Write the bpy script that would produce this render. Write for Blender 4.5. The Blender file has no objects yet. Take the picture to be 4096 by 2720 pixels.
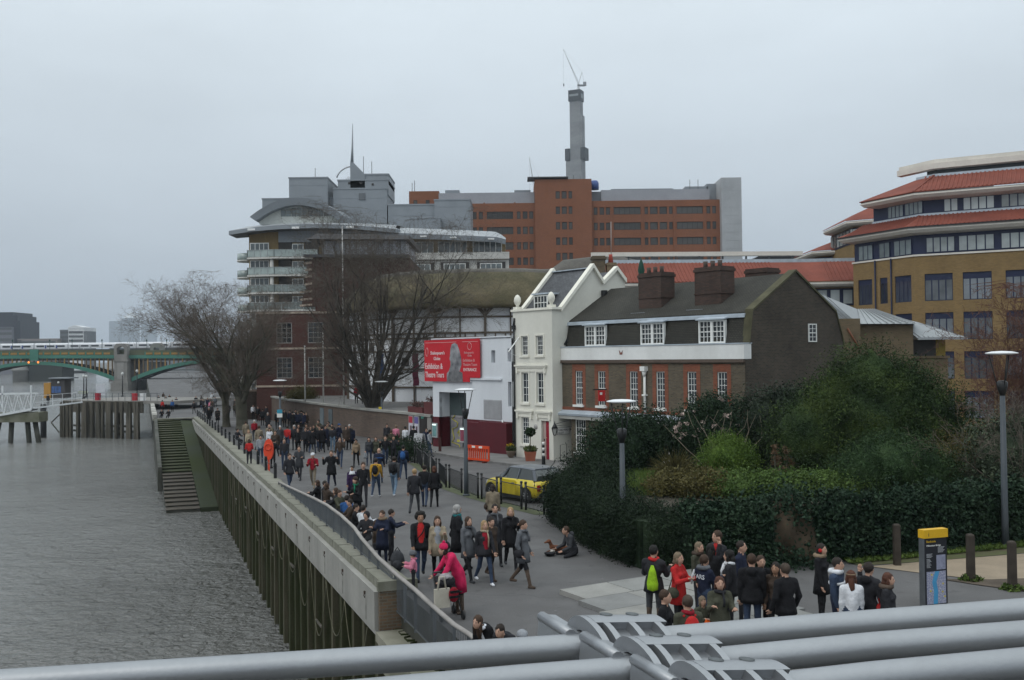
import bpy, math, random
import numpy as np
from math import sin, cos, pi, radians, atan2, sqrt
random.seed(7)
S = bpy.context.scene
COL = S.collection
# ------------------------------------------------------------------ camera
CZ = 5.85
cam_d = bpy.data.cameras.new('camera')
cam_d.sensor_width = 36.0; cam_d.lens = 995.0*36/1024
cam_d.clip_start = 0.1; cam_d.clip_end = 9000
camera = bpy.data.objects.new('camera', cam_d); COL.objects.link(camera)
from mathutils import Matrix, Vector
_th = math.atan(16/995.0); _ro = 0.012
_f = Vector((0, cos(_th), sin(_th))); _u0 = Vector((0, -sin(_th), cos(_th))); _r0 = Vector((1, 0, 0))
_r = _r0*cos(_ro) - _u0*sin(_ro); _u = _r0*sin(_ro) + _u0*cos(_ro)
_m = Matrix.Identity(4)
for i in range(3):
    _m[i][0] = _r[i]; _m[i][1] = _u[i]; _m[i][2] = -_f[i]
_m[2][3] = CZ
camera.matrix_world = _m
S.camera = camera
# ------------------------------------------------------------------ world: overcast sky
W = bpy.data.worlds.new('World'); S.world = W; W.use_nodes = True
nt = W.node_tree; nt.nodes.clear()
def N(t, **k):
    n = nt.nodes.new(t)
    for a, b in k.items(): setattr(n, a, b)
    return n
L = lambda a, b: nt.links.new(a, b)
out = N('ShaderNodeOutputWorld'); bg = N('ShaderNodeBackground'); bg.inputs['Strength'].default_value = 0.1
sky = N('ShaderNodeTexSky', sky_type='NISHITA', sun_disc=False)
sky.sun_elevation = radians(48); sky.sun_rotation = radians(231); sky.dust_density = 4; sky.air_density = 1.5
tc = N('ShaderNodeTexCoord'); sep = N('ShaderNodeSeparateXYZ'); L(tc.outputs['Generated'], sep.inputs[0])
# overcast layer: luminance rises from horizon to zenith (CIE overcast), soft cloud banding
ramp = N('ShaderNodeMapRange'); L(sep.outputs['Z'], ramp.inputs['Value'])
ramp.inputs['From Min'].default_value = 0; ramp.inputs['From Max'].default_value = 1
mixc = N('ShaderNodeMix', data_type='RGBA'); L(ramp.outputs[0], mixc.inputs['Factor'])
mixc.inputs['A'].default_value = (4.15, 4.8, 5.6, 1); mixc.inputs['B'].default_value = (15.8, 17.2, 17.6, 1)
mp = N('ShaderNodeMapping'); mp.inputs['Scale'].default_value = (1.0, 1.0, 3.2); L(tc.outputs['Generated'], mp.inputs[0])
nz = N('ShaderNodeTexNoise'); nz.inputs['Scale'].default_value = 2.2; nz.inputs['Detail'].default_value = 6; nz.inputs['Roughness'].default_value = .55
L(mp.outputs[0], nz.inputs['Vector'])
nr = N('ShaderNodeMapRange'); L(nz.outputs[0], nr.inputs['Value'])
nr.inputs['From Min'].default_value = .3; nr.inputs['From Max'].default_value = .7; nr.inputs['To Min'].default_value = .92; nr.inputs['To Max'].default_value = 1.06
mul = N('ShaderNodeVectorMath', operation='SCALE'); L(mixc.outputs['Result'], mul.inputs[0]); L(nr.outputs[0], mul.inputs['Scale'])
mx = N('ShaderNodeMix', data_type='RGBA'); mx.inputs['Factor'].default_value = .93
L(sky.outputs[0], mx.inputs['A']); L(mul.outputs[0], mx.inputs['B'])
L(mx.outputs['Result'], bg.inputs['Color']); L(bg.outputs[0], out.inputs[0])
# ------------------------------------------------------------------ soft sun through cloud
sd = bpy.data.lights.new('sun', 'SUN'); sd.energy = 0.6; sd.angle = radians(30); sd.color = (1, .97, .93)
sun = bpy.data.objects.new('sun', sd); COL.objects.link(sun)
sun.rotation_euler = Vector((.52, .42, -.74)).to_track_quat('-Z', 'Y').to_euler()
S.view_settings.view_transform = 'Standard'; S.view_settings.look = 'None'
S.view_settings.exposure = 0; S.view_settings.gamma = 1; S.view_settings.use_curve_mapping = False
S.render.engine = 'CYCLES'
S.cycles.max_bounces = 6; S.cycles.volume_bounces = 0; S.cycles.transparent_max_bounces = 4
try: S.cycles.use_denoising = True
except Exception: pass
# ------------------------------------------------------------------ materials
MATS = {}
def newmat(name):
    m = bpy.data.materials.new(name); m.use_nodes = True
    t = m.node_tree; b = t.nodes['Principled BSDF']
    return m, t, b
def inp(b, k, v):
    if k in b.inputs: b.inputs[k].default_value = v
def mat(name, col, rough=.8, var=.12, scale=2.0, bump=0.0, bscale=None, metal=0, spec=.35, stretch=None, var2=.06, tint=None):
    """plain painted / mineral surface: base colour with two scales of procedural variation"""
    if name in MATS: return MATS[name]
    m, t, b = newmat(name); MATS[name] = m
    nd = t.nodes; ln = t.links
    tcn = nd.new('ShaderNodeTexCoord'); vec = tcn.outputs['Object']
    if stretch:
        mpn = nd.new('ShaderNodeMapping'); mpn.inputs['Scale'].default_value = stretch; ln.new(vec, mpn.inputs[0]); v2 = mpn.outputs[0]
    else: v2 = vec
    n1 = nd.new('ShaderNodeTexNoise'); n1.inputs['Scale'].default_value = scale; n1.inputs['Detail'].default_value = 5; ln.new(v2, n1.inputs['Vector'])
    r1 = nd.new('ShaderNodeMapRange'); ln.new(n1.outputs[0], r1.inputs['Value']); r1.inputs['From Min'].default_value = .28; r1.inputs['From Max'].default_value = .72
    mixn = nd.new('ShaderNodeMix'); mixn.data_type = 'RGBA'; ln.new(r1.outputs[0], mixn.inputs['Factor'])
    lo = [c*(1-var) for c in col]; hi = [min(1, c*(1+var)) for c in col]
    if tint: lo = list(tint)
    mixn.inputs['A'].default_value = (*lo, 1); mixn.inputs['B'].default_value = (*hi, 1)
    n2 = nd.new('ShaderNodeTexNoise'); n2.inputs['Scale'].default_value = scale*11; n2.inputs['Detail'].default_value = 3; ln.new(vec, n2.inputs['Vector'])
    r2 = nd.new('ShaderNodeMapRange'); ln.new(n2.outputs[0], r2.inputs['Value']); r2.inputs['To Min'].default_value = 1-var2*2; r2.inputs['To Max'].default_value = 1+var2*2
    sc = nd.new('ShaderNodeVectorMath'); sc.operation = 'SCALE'; ln.new(mixn.outputs['Result'], sc.inputs[0]); ln.new(r2.outputs[0], sc.inputs['Scale'])
    ln.new(sc.outputs[0], b.inputs['Base Color'])
    inp(b, 'Roughness', rough); inp(b, 'Metallic', metal); inp(b, 'Specular IOR Level', spec)
    if bump:
        n3 = nd.new('ShaderNodeTexNoise'); n3.inputs['Scale'].default_value = bscale or scale*8; n3.inputs['Detail'].default_value = 6; ln.new(vec, n3.inputs['Vector'])
        bp = nd.new('ShaderNodeBump'); bp.inputs['Strength'].default_value = bump; bp.inputs['Distance'].default_value = .03; ln.new(n3.outputs[0], bp.inputs['Height']); ln.new(bp.outputs[0], b.inputs['Normal'])
    return m
def brick(name, c1, c2, mortar, bw=.225, bh=.075, roof=False, rough=.9, var=.3, mort=.012, bumps=.35, nscale=.6):
    if name in MATS: return MATS[name]
    m, t, b = newmat(name); MATS[name] = m
    nd = t.nodes; ln = t.links
    tcn = nd.new('ShaderNodeTexCoord'); sp = nd.new('ShaderNodeSeparateXYZ'); ln.new(tcn.outputs['Object'], sp.inputs[0])
    ad = nd.new('ShaderNodeMath'); ad.operation = 'ADD'; cb = nd.new('ShaderNodeCombineXYZ')
    if roof:
        ln.new(sp.outputs['Y'], ad.inputs[0]); ln.new(sp.outputs['Z'], ad.inputs[1]); ln.new(sp.outputs['X'], cb.inputs[0]); ln.new(ad.outputs[0], cb.inputs[1])
    else:
        ln.new(sp.outputs['X'], ad.inputs[0]); ln.new(sp.outputs['Y'], ad.inputs[1]); ln.new(ad.outputs[0], cb.inputs[0]); ln.new(sp.outputs['Z'], cb.inputs[1])
    bt = nd.new('ShaderNodeTexBrick'); ln.new(cb.outputs[0], bt.inputs['Vector'])
    bt.inputs['Color1'].default_value = (*c1, 1); bt.inputs['Color2'].default_value = (*c2, 1); bt.inputs['Mortar'].default_value = (*mortar, 1)
    bt.inputs['Scale'].default_value = 1; bt.inputs['Brick Width'].default_value = bw; bt.inputs['Row Height'].default_value = bh; bt.inputs['Mortar Size'].default_value = mort; bt.inputs['Mortar Smooth'].default_value = .3
    n1 = nd.new('ShaderNodeTexNoise'); n1.inputs['Scale'].default_value = nscale; n1.inputs['Detail'].default_value = 7; n1.inputs['Roughness'].default_value = .65; ln.new(tcn.outputs['Object'], n1.inputs['Vector'])
    r1 = nd.new('ShaderNodeMapRange'); ln.new(n1.outputs[0], r1.inputs['Value']); r1.inputs['From Min'].default_value = .25; r1.inputs['From Max'].default_value = .75; r1.inputs['To Min'].default_value = 1-var; r1.inputs['To Max'].default_value = 1+var
    sc = nd.new('ShaderNodeVectorMath'); sc.operation = 'SCALE'; ln.new(bt.outputs['Color'], sc.inputs[0]); ln.new(r1.outputs[0], sc.inputs['Scale'])
    ln.new(sc.outputs[0], b.inputs['Base Color']); inp(b, 'Roughness', rough); inp(b, 'Specular IOR Level', .25)
    bp = nd.new('ShaderNodeBump'); bp.inputs['Strength'].default_value = bumps; bp.inputs['Distance'].default_value = .012; bp.invert = True; ln.new(bt.outputs['Fac'], bp.inputs['Height']); ln.new(bp.outputs[0], b.inputs['Normal'])
    return m
def glassmat(name, col=(.02, .025, .03), rough=.08):
    if name in MATS: return MATS[name]
    m, t, b = newmat(name); MATS[name] = m
    nd = t.nodes; ln = t.links
    tcn = nd.new('ShaderNodeTexCoord'); n1 = nd.new('ShaderNodeTexNoise'); n1.inputs['Scale'].default_value = .9; n1.inputs['Detail'].default_value = 2; ln.new(tcn.outputs['Object'], n1.inputs['Vector'])
    oi = nd.new('ShaderNodeObjectInfo'); ad = nd.new('ShaderNodeMath'); ad.operation = 'ADD'; ln.new(n1.outputs[0], ad.inputs[0]); ln.new(oi.outputs['Random'], ad.inputs[1])
    r1 = nd.new('ShaderNodeMapRange'); ln.new(ad.outputs[0], r1.inputs['Value']); r1.inputs['From Min'].default_value = .4; r1.inputs['From Max'].default_value = 1.6
    mixn = nd.new('ShaderNodeMix'); mixn.data_type = 'RGBA'; ln.new(r1.outputs[0], mixn.inputs['Factor'])
    mixn.inputs['A'].default_value = (*[c*.5 for c in col], 1); mixn.inputs['B'].default_value = (*[c*2.2 for c in col], 1)
    ln.new(mixn.outputs['Result'], b.inputs['Base Color']); inp(b, 'Roughness', rough); inp(b, 'Specular IOR Level', .6)
    n2 = nd.new('ShaderNodeTexNoise'); n2.inputs['Scale'].default_value = 1.7; ln.new(tcn.outputs['Object'], n2.inputs['Vector'])
    bp = nd.new('ShaderNodeBump'); bp.inputs['Strength'].default_value = .08; bp.inputs['Distance'].default_value = .05; ln.new(n2.outputs[0], bp.inputs['Height']); ln.new(bp.outputs[0], b.inputs['Normal'])
    return m
def foliage(name, c1, c2, c3=None, rough=.75, scale=1.2):
    if name in MATS: return MATS[name]
    m, t, b = newmat(name); MATS[name] = m
    nd = t.nodes; ln = t.links
    tcn = nd.new('ShaderNodeTexCoord'); n1 = nd.new('ShaderNodeTexNoise'); n1.inputs['Scale'].default_value = scale; n1.inputs['Detail'].default_value = 4; ln.new(tcn.outputs['Object'], n1.inputs['Vector'])
    cr = nd.new('ShaderNodeValToRGB'); ln.new(n1.outputs[0], cr.inputs[0]); e = cr.color_ramp.elements
    e[0].position = .32; e[0].color = (*c1, 1); e[1].position = .68; e[1].color = (*c2, 1)
    if c3: k = e.new(.5); k.color = (*c3, 1)
    n2 = nd.new('ShaderNodeTexNoise'); n2.inputs['Scale'].default_value = scale*16; ln.new(tcn.outputs['Object'], n2.inputs['Vector'])
    r2 = nd.new('ShaderNodeMapRange'); ln.new(n2.outputs[0], r2.inputs['Value']); r2.inputs['From Min'].default_value = .3; r2.inputs['From Max'].default_value = .7; r2.inputs['To Min'].default_value = .55; r2.inputs['To Max'].default_value = 1.5
    sc = nd.new('ShaderNodeVectorMath'); sc.operation = 'SCALE'; ln.new(cr.outputs[0], sc.inputs[0]); ln.new(r2.outputs[0], sc.inputs['Scale'])
    ln.new(sc.outputs[0], b.inputs['Base Color']); inp(b, 'Roughness', rough); inp(b, 'Specular IOR Level', .12)
    return m
def emitmat(name, col, s):
    m, t, b = newmat(name); inp(b, 'Base Color', (*col, 1)); inp(b, 'Emission Color', (*col, 1)); inp(b, 'Emission Strength', s); return m
# ------------------------------------------------------------------ mesh helpers
def link(name, data, parent=None, loc=(0, 0, 0), rz=0):
    o = bpy.data.objects.new(name, data); COL.objects.link(o)
    o.location = loc
    if rz: o.rotation_euler = (0, 0, rz)
    if parent: o.parent = parent
    return o
def tag(o, label=None, cat=None, group=None, kind=None):
    if label: o['label'] = label
    if cat: o['category'] = cat
    if group: o['group'] = group
    if kind: o['kind'] = kind
    return o
def thing(name, label, cat, loc=(0, 0, 0), rz=0, group=None):
    o = link(name, None, None, loc, rz); o.empty_display_size = .2
    return tag(o, label, cat, group)
def np_mesh(name, V, F, mats, smooth=False, mi=None):
    """V (n,3) array, F (m,k) int array with constant k"""
    me = bpy.data.meshes.new(name); V = np.asarray(V, np.float32); F = np.asarray(F, np.int32)
    k = F.shape[1]; me.vertices.add(len(V)); me.vertices.foreach_set('co', V.ravel())
    me.loops.add(F.size); me.loops.foreach_set('vertex_index', F.ravel())
    me.polygons.add(len(F)); me.polygons.foreach_set('loop_start', np.arange(0, F.size, k, dtype=np.int32))
    try: me.polygons.foreach_set('loop_total', np.full(len(F), k, np.int32))
    except Exception: pass
    if mi is not None: me.polygons.foreach_set('material_index', np.asarray(mi, np.int32))
    if smooth: me.polygons.foreach_set('use_smooth', np.ones(len(F), bool))
    for m in (mats if isinstance(mats, (list, tuple)) else [mats]): me.materials.append(m)
    me.update(calc_edges=True); me.validate()
    return me
class MB:
    def __init__(s): s.v = []; s.f = []; s.m = []; s.sm = []
    def add(s, vs, fs, m=0, sm=False):
        o = len(s.v); s.v += [tuple(p) for p in vs]
        for f in fs: s.f.append([o+i for i in f]); s.m.append(m); s.sm.append(sm)
        return s
    def hexa(s, p, m=0):   # p: bottom 4 ccw, top 4 ccw
        return s.add(p, [(3, 2, 1, 0), (4, 5, 6, 7), (0, 1, 5, 4), (1, 2, 6, 5), (2, 3, 7, 6), (3, 0, 4, 7)], m)
    def box(s, x0, x1, y0, y1, z0, z1, m=0):
        return s.hexa([(x0, y0, z0), (x1, y0, z0), (x1, y1, z0), (x0, y1, z0), (x0, y0, z1), (x1, y0, z1), (x1, y1, z1), (x0, y1, z1)], m)
    def bar(s, a, b, w, h=None, up=(0, 0, 1), m=0):
        a = Vector(a); b = Vector(b); h = h or w; d = (b-a).normalized(); u = Vector(up)
        if abs(d.dot(u)) > .99: u = Vector((1, 0, 0))
        sx = d.cross(u).normalized()*(w/2); sy = sx.cross(d).normalized()*(h/2)
        return s.hexa([a-sx-sy, a+sx-sy, a+sx+sy, a-sx+sy, b-sx-sy, b+sx-sy, b+sx+sy, b-sx+sy], m)
    def prism(s, poly, ax, c0, c1, m=0):   # ax 'x': poly (y,z); 'y': (x,z); 'z': (x,y)
        def P(a, b, c): return {'x': (c, a, b), 'y': (a, c, b), 'z': (a, b, c)}[ax]
        n = len(poly); vs = [P(a, b, c0) for a, b in poly]+[P(a, b, c1) for a, b in poly]
        fs = [tuple(range(n)), tuple(range(2*n-1, n-1, -1))]+[(i, i+n, (i+1) % n+n, (i+1) % n) for i in range(n)]
        if ax == 'z': fs = [f[::-1] for f in fs]
        elif ax == 'x': fs = [f[::-1] for f in fs]
        return s.add(vs, fs, m)
    def tube(s, pts, r, n=6, m=0, cap=True, sm=True, flat=1.0):
        P = [Vector(p) for p in pts]; k = len(P)
        if not hasattr(r, '__len__'): r = [r]*k
        vs = []; u = None
        for i in range(k):
            d = (P[min(i+1, k-1)]-P[max(i-1, 0)]).normalized()
            if u is None: u = d.cross(Vector((0, 0, 1)) if abs(d.z) < .95 else Vector((1, 0, 0))).normalized()
            else: u = (u-d*u.dot(d)).normalized()
            w = d.cross(u)
            for j in range(n):
                a = 2*pi*j/n; vs.append(P[i]+(u*cos(a)+w*sin(a)*flat)*r[i])
        fs = [(i*n+j, i*n+(j+1) % n, (i+1)*n+(j+1) % n, (i+1)*n+j) for i in range(k-1) for j in range(n)]
        s.add(vs, fs, m, sm)
        if cap:
            o = len(s.v)-len(vs); s.f.append([o+j for j in range(n-1, -1, -1)]); s.m.append(m); s.sm.append(False)
            s.f.append([o+(k-1)*n+j for j in range(n)]); s.m.append(m); s.sm.append(False)
        return s
    def lathe(s, prof, n=12, c=(0, 0, 0), m=0, sm=True, sx=1, sy=1):
        vs = [(c[0]+r*cos(2*pi*j/n)*sx, c[1]+r*sin(2*pi*j/n)*sy, c[2]+z) for r, z in prof for j in range(n)]
        fs = [(i*n+j, i*n+(j+1) % n, (i+1)*n+(j+1) % n, (i+1)*n+j) for i in range(len(prof)-1) for j in range(n)]
        s.add(vs, fs, m, sm); o = len(s.v)-len(vs)
        if prof[0][0] > 1e-4: s.f.append([o+j for j in range(n-1, -1, -1)]); s.m.append(m); s.sm.append(False)
        if prof[-1][0] > 1e-4: s.f.append([o+(len(prof)-1)*n+j for j in range(n)]); s.m.append(m); s.sm.append(False)
        return s
    def ell(s, c, r, nu=10, nv=7, m=0):
        return s.lathe([(max(1e-5, sin(pi*i/nv)), -cos(pi*i/nv)*r[2]) for i in range(nv+1)], nu, c, m, True, r[0], r[1])
    def panel(s, u0, u1, z0, z1, holes, y=0.0, depth=.12, m=0, back=None):
        """wall front (faces -y) with rectangular openings and their reveals"""
        us = sorted({u0, u1, *[h[0] for h in holes], *[h[1] for h in holes]}); zs = sorted({z0, z1, *[h[2] for h in holes], *[h[3] for h in holes]})
        us = [u for u in us if u0-1e-6 <= u <= u1+1e-6]; zs = [z for z in zs if z0-1e-6 <= z <= z1+1e-6]
        for i in range(len(us)-1):
            for j in range(len(zs)-1):
                cu = (us[i]+us[i+1])/2; cz = (zs[j]+zs[j+1])/2
                if any(h[0] < cu < h[1] and h[2] < cz < h[3] for h in holes): continue
                s.add([(us[i], y, zs[j]), (us[i+1], y, zs[j]), (us[i+1], y, zs[j+1]), (us[i], y, zs[j+1])], [(0, 1, 2, 3)], m)
        for a, b, c, d in holes:
            e = y+depth
            s.add([(a, y, c), (b, y, c), (b, y, d), (a, y, d), (a, e, c), (b, e, c), (b, e, d), (a, e, d)], [(0, 4, 5, 1), (2, 6, 7, 3), (0, 3, 7, 4), (1, 5, 6, 2)], m)
        if back is not None: s.box(u0, u1, y+depth+.02, back, z0, z1, m)
        return s
    def mesh(s, name, mats):
        me = bpy.data.meshes.new(name); me.from_pydata([tuple(p) for p in s.v], [], s.f)
        for m in (mats if isinstance(mats, (list, tuple)) else [mats]): me.materials.append(m)
        me.polygons.foreach_set('material_index', np.array(s.m, np.int32)); me.polygons.foreach_set('use_smooth', np.array(s.sm, bool)); me.update()
        return me
    def obj(s, name, mats, parent=None, loc=(0, 0, 0), rz=0): return link(name, s.mesh(name, mats), parent, loc, rz)
def copy_tree(o, parent=None, loc=None, rz=None, label=None):
    c = o.copy(); COL.objects.link(c); c.parent = parent
    if loc is not None: c.location = loc
    if rz is not None: c.rotation_euler = (0, 0, rz)
    if label: c['label'] = label
    for ch in o.children: copy_tree(ch, c)
    return c
def gz(y): return -.0125*(min(y, 150)-20)
FA = radians(38); FE = (sin(FA), -cos(FA)); FB = (cos(FA), sin(FA)); FR = atan2(FE[1], FE[0])   # facade line of the old houses
# windows: cached frame + pane meshes ------------------------------------------------
WC = {}
def win(parent, u, z, y, w, h, nx=2, ny=3, fr=.06, bar=.03, fm=None, gm=None, meet=False, dep=.06, name='window'):
    key = (round(w, 3), round(h, 3), nx, ny, fr, bar, fm.name, gm.name, meet, dep)
    if key not in WC:
        b = MB(); b.box(0, fr, 0, dep, 0, h); b.box(w-fr, w, 0, dep, 0, h); b.box(fr, w-fr, 0, dep, 0, fr); b.box(fr, w-fr, 0, dep, h-fr, h)
        for i in range(1, nx): x = fr+(w-2*fr)*i/nx; b.box(x-bar/2, x+bar/2, dep*.2, dep*.85, fr, h-fr)
        for j in range(1, ny):
            q = fr+(h-2*fr)*j/ny; t = bar*1.9 if (meet and j == ny//2) else bar
            b.box(fr, w-fr, dep*.15, dep*.8, q-t/2, q+t/2)
        p = MB(); p.add([(fr*.5, dep*.6, fr*.5), (w-fr*.5, dep*.6, fr*.5), (w-fr*.5, dep*.6, h-fr*.5), (fr*.5, dep*.6, h-fr*.5)], [(0, 1, 2, 3)])
        WC[key] = (b.mesh(name, fm), p.mesh('pane', gm))
    o = link(name, WC[key][0], parent, (u, y, z)); link('pane', WC[key][1], o)
    return o
# ================================================================== common materials
def asphalt_mat():
    m, t, b = newmat('asphalt'); nd = t.nodes; ln = t.links; tcn = nd.new('ShaderNodeTexCoord'); cur = None
    def noise(sc, det, lo, hi, a, c):
        n = nd.new('ShaderNodeTexNoise'); n.inputs['Scale'].default_value = sc; n.inputs['Detail'].default_value = det; ln.new(tcn.outputs['Object'], n.inputs['Vector']); r = nd.new('ShaderNodeMapRange'); ln.new(n.outputs[0], r.inputs['Value']); r.inputs['From Min'].default_value = lo; r.inputs['From Max'].default_value = hi; r.inputs['To Min'].default_value = a; r.inputs['To Max'].default_value = c; return r.outputs[0]
    fac = [noise(.12, 4, .35, .65, .88, 1.12), noise(.9, 6, .3, .7, .9, 1.1), noise(45, 2, .3, .7, .86, 1.14), noise(1.7, 5, .62, .70, 1.0, .74), noise(7, 2, .70, .74, 1.0, .7), noise(9, 1, .75, .78, 1.0, 1.5)]
    vo = nd.new('ShaderNodeTexVoronoi'); vo.feature = 'DISTANCE_TO_EDGE'; vo.inputs['Scale'].default_value = .16; wn = nd.new('ShaderNodeTexNoise'); wn.inputs['Scale'].default_value = .6; ln.new(tcn.outputs['Object'], wn.inputs['Vector']); ad = nd.new('ShaderNodeVectorMath'); ln.new(tcn.outputs['Object'], ad.inputs[0]); ln.new(wn.outputs['Color'], ad.inputs[1]); ln.new(ad.outputs[0], vo.inputs['Vector']); cr = nd.new('ShaderNodeMapRange'); ln.new(vo.outputs['Distance'], cr.inputs['Value']); cr.inputs['From Max'].default_value = .004; cr.inputs['To Min'].default_value = .72; fac.append(cr.outputs[0])
    col = nd.new('ShaderNodeRGB'); col.outputs[0].default_value = (.098, .095, .095, 1); cur = col.outputs[0]
    for f in fac: sc = nd.new('ShaderNodeVectorMath'); sc.operation = 'SCALE'; ln.new(cur, sc.inputs[0]); ln.new(f, sc.inputs['Scale']); cur = sc.outputs[0]
    ln.new(cur, b.inputs['Base Color']); rg_ = noise(.5, 4, .4, .7, .95, .62); ln.new(rg_, b.inputs['Roughness']); inp(b, 'Specular IOR Level', .3)
    n3 = nd.new('ShaderNodeTexNoise'); n3.inputs['Scale'].default_value = 60; ln.new(tcn.outputs['Object'], n3.inputs['Vector']); bp = nd.new('ShaderNodeBump'); bp.inputs['Strength'].default_value = .25; bp.inputs['Distance'].default_value = .02; ln.new(n3.outputs[0], bp.inputs['Height']); ln.new(bp.outputs[0], b.inputs['Normal']); return m
asphalt = asphalt_mat()
pavestone = mat('paving', (.17, .165, .16), .88, .18, .8, .2, 30)
concrete = mat('concrete', (.27, .262, .24), .88, .22, .5, .2, 14, stretch=(1.2, 1.2, .35))
copingm = mat('coping_stone', (.185, .18, .15), .9, .3, 1.1, .4, 12, tint=(.075, .078, .05))
mossy = mat('mossy_stone', (.03, .031, .02), .9, .3, .45, .4, 9, tint=(.018, .03, .007))
darkstone = mat('wet_stone', (.06, .058, .05), .75, .35, .6, .3, 8, tint=(.022, .026, .014))
pilem = mat('sheet_pile', (.040, .042, .022), .9, .35, .9, .4, 8, stretch=(2.5, 2.5, .16), tint=(.012, .024, .004), var2=.16, spec=.15)
blackpaint = mat('black_paint', (.018, .019, .02), .45, .2, 5)
greypaint = mat('dark_grey_paint', (.055, .065, .075), .5, .12, 3)
steelrail = mat('rail_steel', (.12, .13, .14), .45, .15, 3, metal=.4)
woodrail = mat('rail_timber', (.26, .24, .225), .75, .18, 1.5, stretch=(1, 1, 1), var2=.1)
whitepaint = mat('white_paint', (.78, .78, .77), .55, .06, 1.5)
silver = mat('silver_paint', (.30, .31, .325), .40, .05, 2.5, .05, 60, metal=.7, var2=.03)
timberdark = mat('wet_timber', (.085, .075, .06), .85, .4, .7, .4, 10, stretch=(3, 3, .3), tint=(.03, .03, .022))
grassm = foliage('grass', (.05, .085, .02), (.10, .14, .035), scale=.9)
# ================================================================== river
def water_mat():
    m, t, b = newmat('river_water'); nd = t.nodes; ln = t.links
    tcn = nd.new('ShaderNodeTexCoord')
    n0 = nd.new('ShaderNodeTexNoise'); n0.inputs['Scale'].default_value = .06; n0.inputs['Detail'].default_value = 4; ln.new(tcn.outputs['Object'], n0.inputs['Vector'])
    cr = nd.new('ShaderNodeValToRGB'); e = cr.color_ramp.elements; e[0].position = .3; e[0].color = (.125, .123, .115, 1); e[1].position = .7; e[1].color = (.185, .183, .175, 1)
    ln.new(n0.outputs[0], cr.inputs[0]); ln.new(cr.outputs[0], b.inputs['Base Color'])
    inp(b, 'Roughness', .14); inp(b, 'IOR', 1.33); inp(b, 'Specular IOR Level', .5)
    mpn = nd.new('ShaderNodeMapping'); mpn.inputs['Rotation'].default_value = (0, 0, radians(20)); mpn.inputs['Scale'].default_value = (.75, 1.0, 1); ln.new(tcn.outputs['Object'], mpn.inputs[0])
    wv = []
    for sc, st in ((.45, .8), (1.5, .6), (4.5, .32)):
        n = nd.new('ShaderNodeTexNoise'); n.inputs['Scale'].default_value = sc; n.inputs['Detail'].default_value = 3; n.inputs['Distortion'].default_value = .8; ln.new(mpn.outputs[0], n.inputs['Vector'])
        mu = nd.new('ShaderNodeMath'); mu.operation = 'MULTIPLY'; mu.inputs[1].default_value = st; ln.new(n.outputs[0], mu.inputs[0]); wv.append(mu.outputs[0])
    a = nd.new('ShaderNodeMath'); ln.new(wv[0], a.inputs[0]); ln.new(wv[1], a.inputs[1]); a2 = nd.new('ShaderNodeMath'); ln.new(a.outputs[0], a2.inputs[0]); ln.new(wv[2], a2.inputs[1])
    # the eddy is rougher in the lee of the steps, along the wall
    dt = nd.new('ShaderNodeVectorMath'); dt.operation = 'DOT_PRODUCT'; ln.new(tcn.outputs['Object'], dt.inputs[0]); dt.inputs[1].default_value = (-.9375, -.348, 0); nn = nd.new('ShaderNodeTexNoise'); nn.inputs['Scale'].default_value = .05; nn.inputs['Detail'].default_value = 3; ln.new(tcn.outputs['Object'], nn.inputs['Vector']); ma = nd.new('ShaderNodeMath'); ma.operation = 'MULTIPLY_ADD'; ln.new(nn.outputs[0], ma.inputs[0]); ma.inputs[1].default_value = 26; ln.new(dt.outputs['Value'], ma.inputs[2])
    mr = nd.new('ShaderNodeMapRange'); ln.new(ma.outputs[0], mr.inputs['Value']); mr.inputs['From Min'].default_value = 12; mr.inputs['From Max'].default_value = 34; mr.inputs['To Min'].default_value = 1.2; mr.inputs['To Max'].default_value = .17
    bp = nd.new('ShaderNodeBump'); bp.inputs['Strength'].default_value = .85; ln.new(mr.outputs[0], bp.inputs['Distance']); ln.new(a2.outputs[0], bp.inputs['Height']); ln.new(bp.outputs[0], b.inputs['Normal'])
    return m
WZ = -6.1
b = MB(); b.add([(-3500, -80, WZ), (900, -80, WZ), (900, 6200, WZ), (-3500, 6200, WZ)], [(0, 1, 2, 3)])
river = tag(b.obj('river', water_mat()), 'grey brown choppy tidal river on the left', kind='structure')
# ================================================================== river wall frame: local x runs away along the wall, local y towards the river
WA = atan2(.9375, -.348); WX, WY = -3.48, 25.26
def wl(s, t, z=0): return (WX-.348*s-.9375*t, WY+.9375*s-.348*t, z)
def wgz(s, t=0): return gz(WY+.9375*s-.348*t)
# ground sheet ------------------------------------------------------------------------
left = [(4.5, 4), (.45, 16.7), (-.78, 19.8), (-1.12, 20.55), (-1.62, 21.95), (-2.22, 23.6), (-2.95, 25.5)]
left += [wl(s, -.5)[:2] for s in (1, 30, 60, 101.7)]
left += [wl(102, 4.1)[:2], wl(133, 4.1)[:2], wl(200, 4.1)[:2], wl(700, 4.1)[:2]]
vs = []; fs = []
for x, y in left: vs += [(x, y, gz(y)), (900, y, gz(y)), (x, y, -7)]
for i in range(len(left)-1):
    a = i*3; c = a+3; fs += [(a, a+1, c+1, c), (a, c, c+2, a+2)]
b = MB(); b.add(vs, [fs[i] for i in range(len(fs))], 0)
b.m = [0 if k % 2 == 0 else 1 for k in range(len(fs))]
ground = tag(b.obj('promenade', [asphalt, darkstone]), 'grey asphalt riverside promenade full of walkers', kind='structure')
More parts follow.
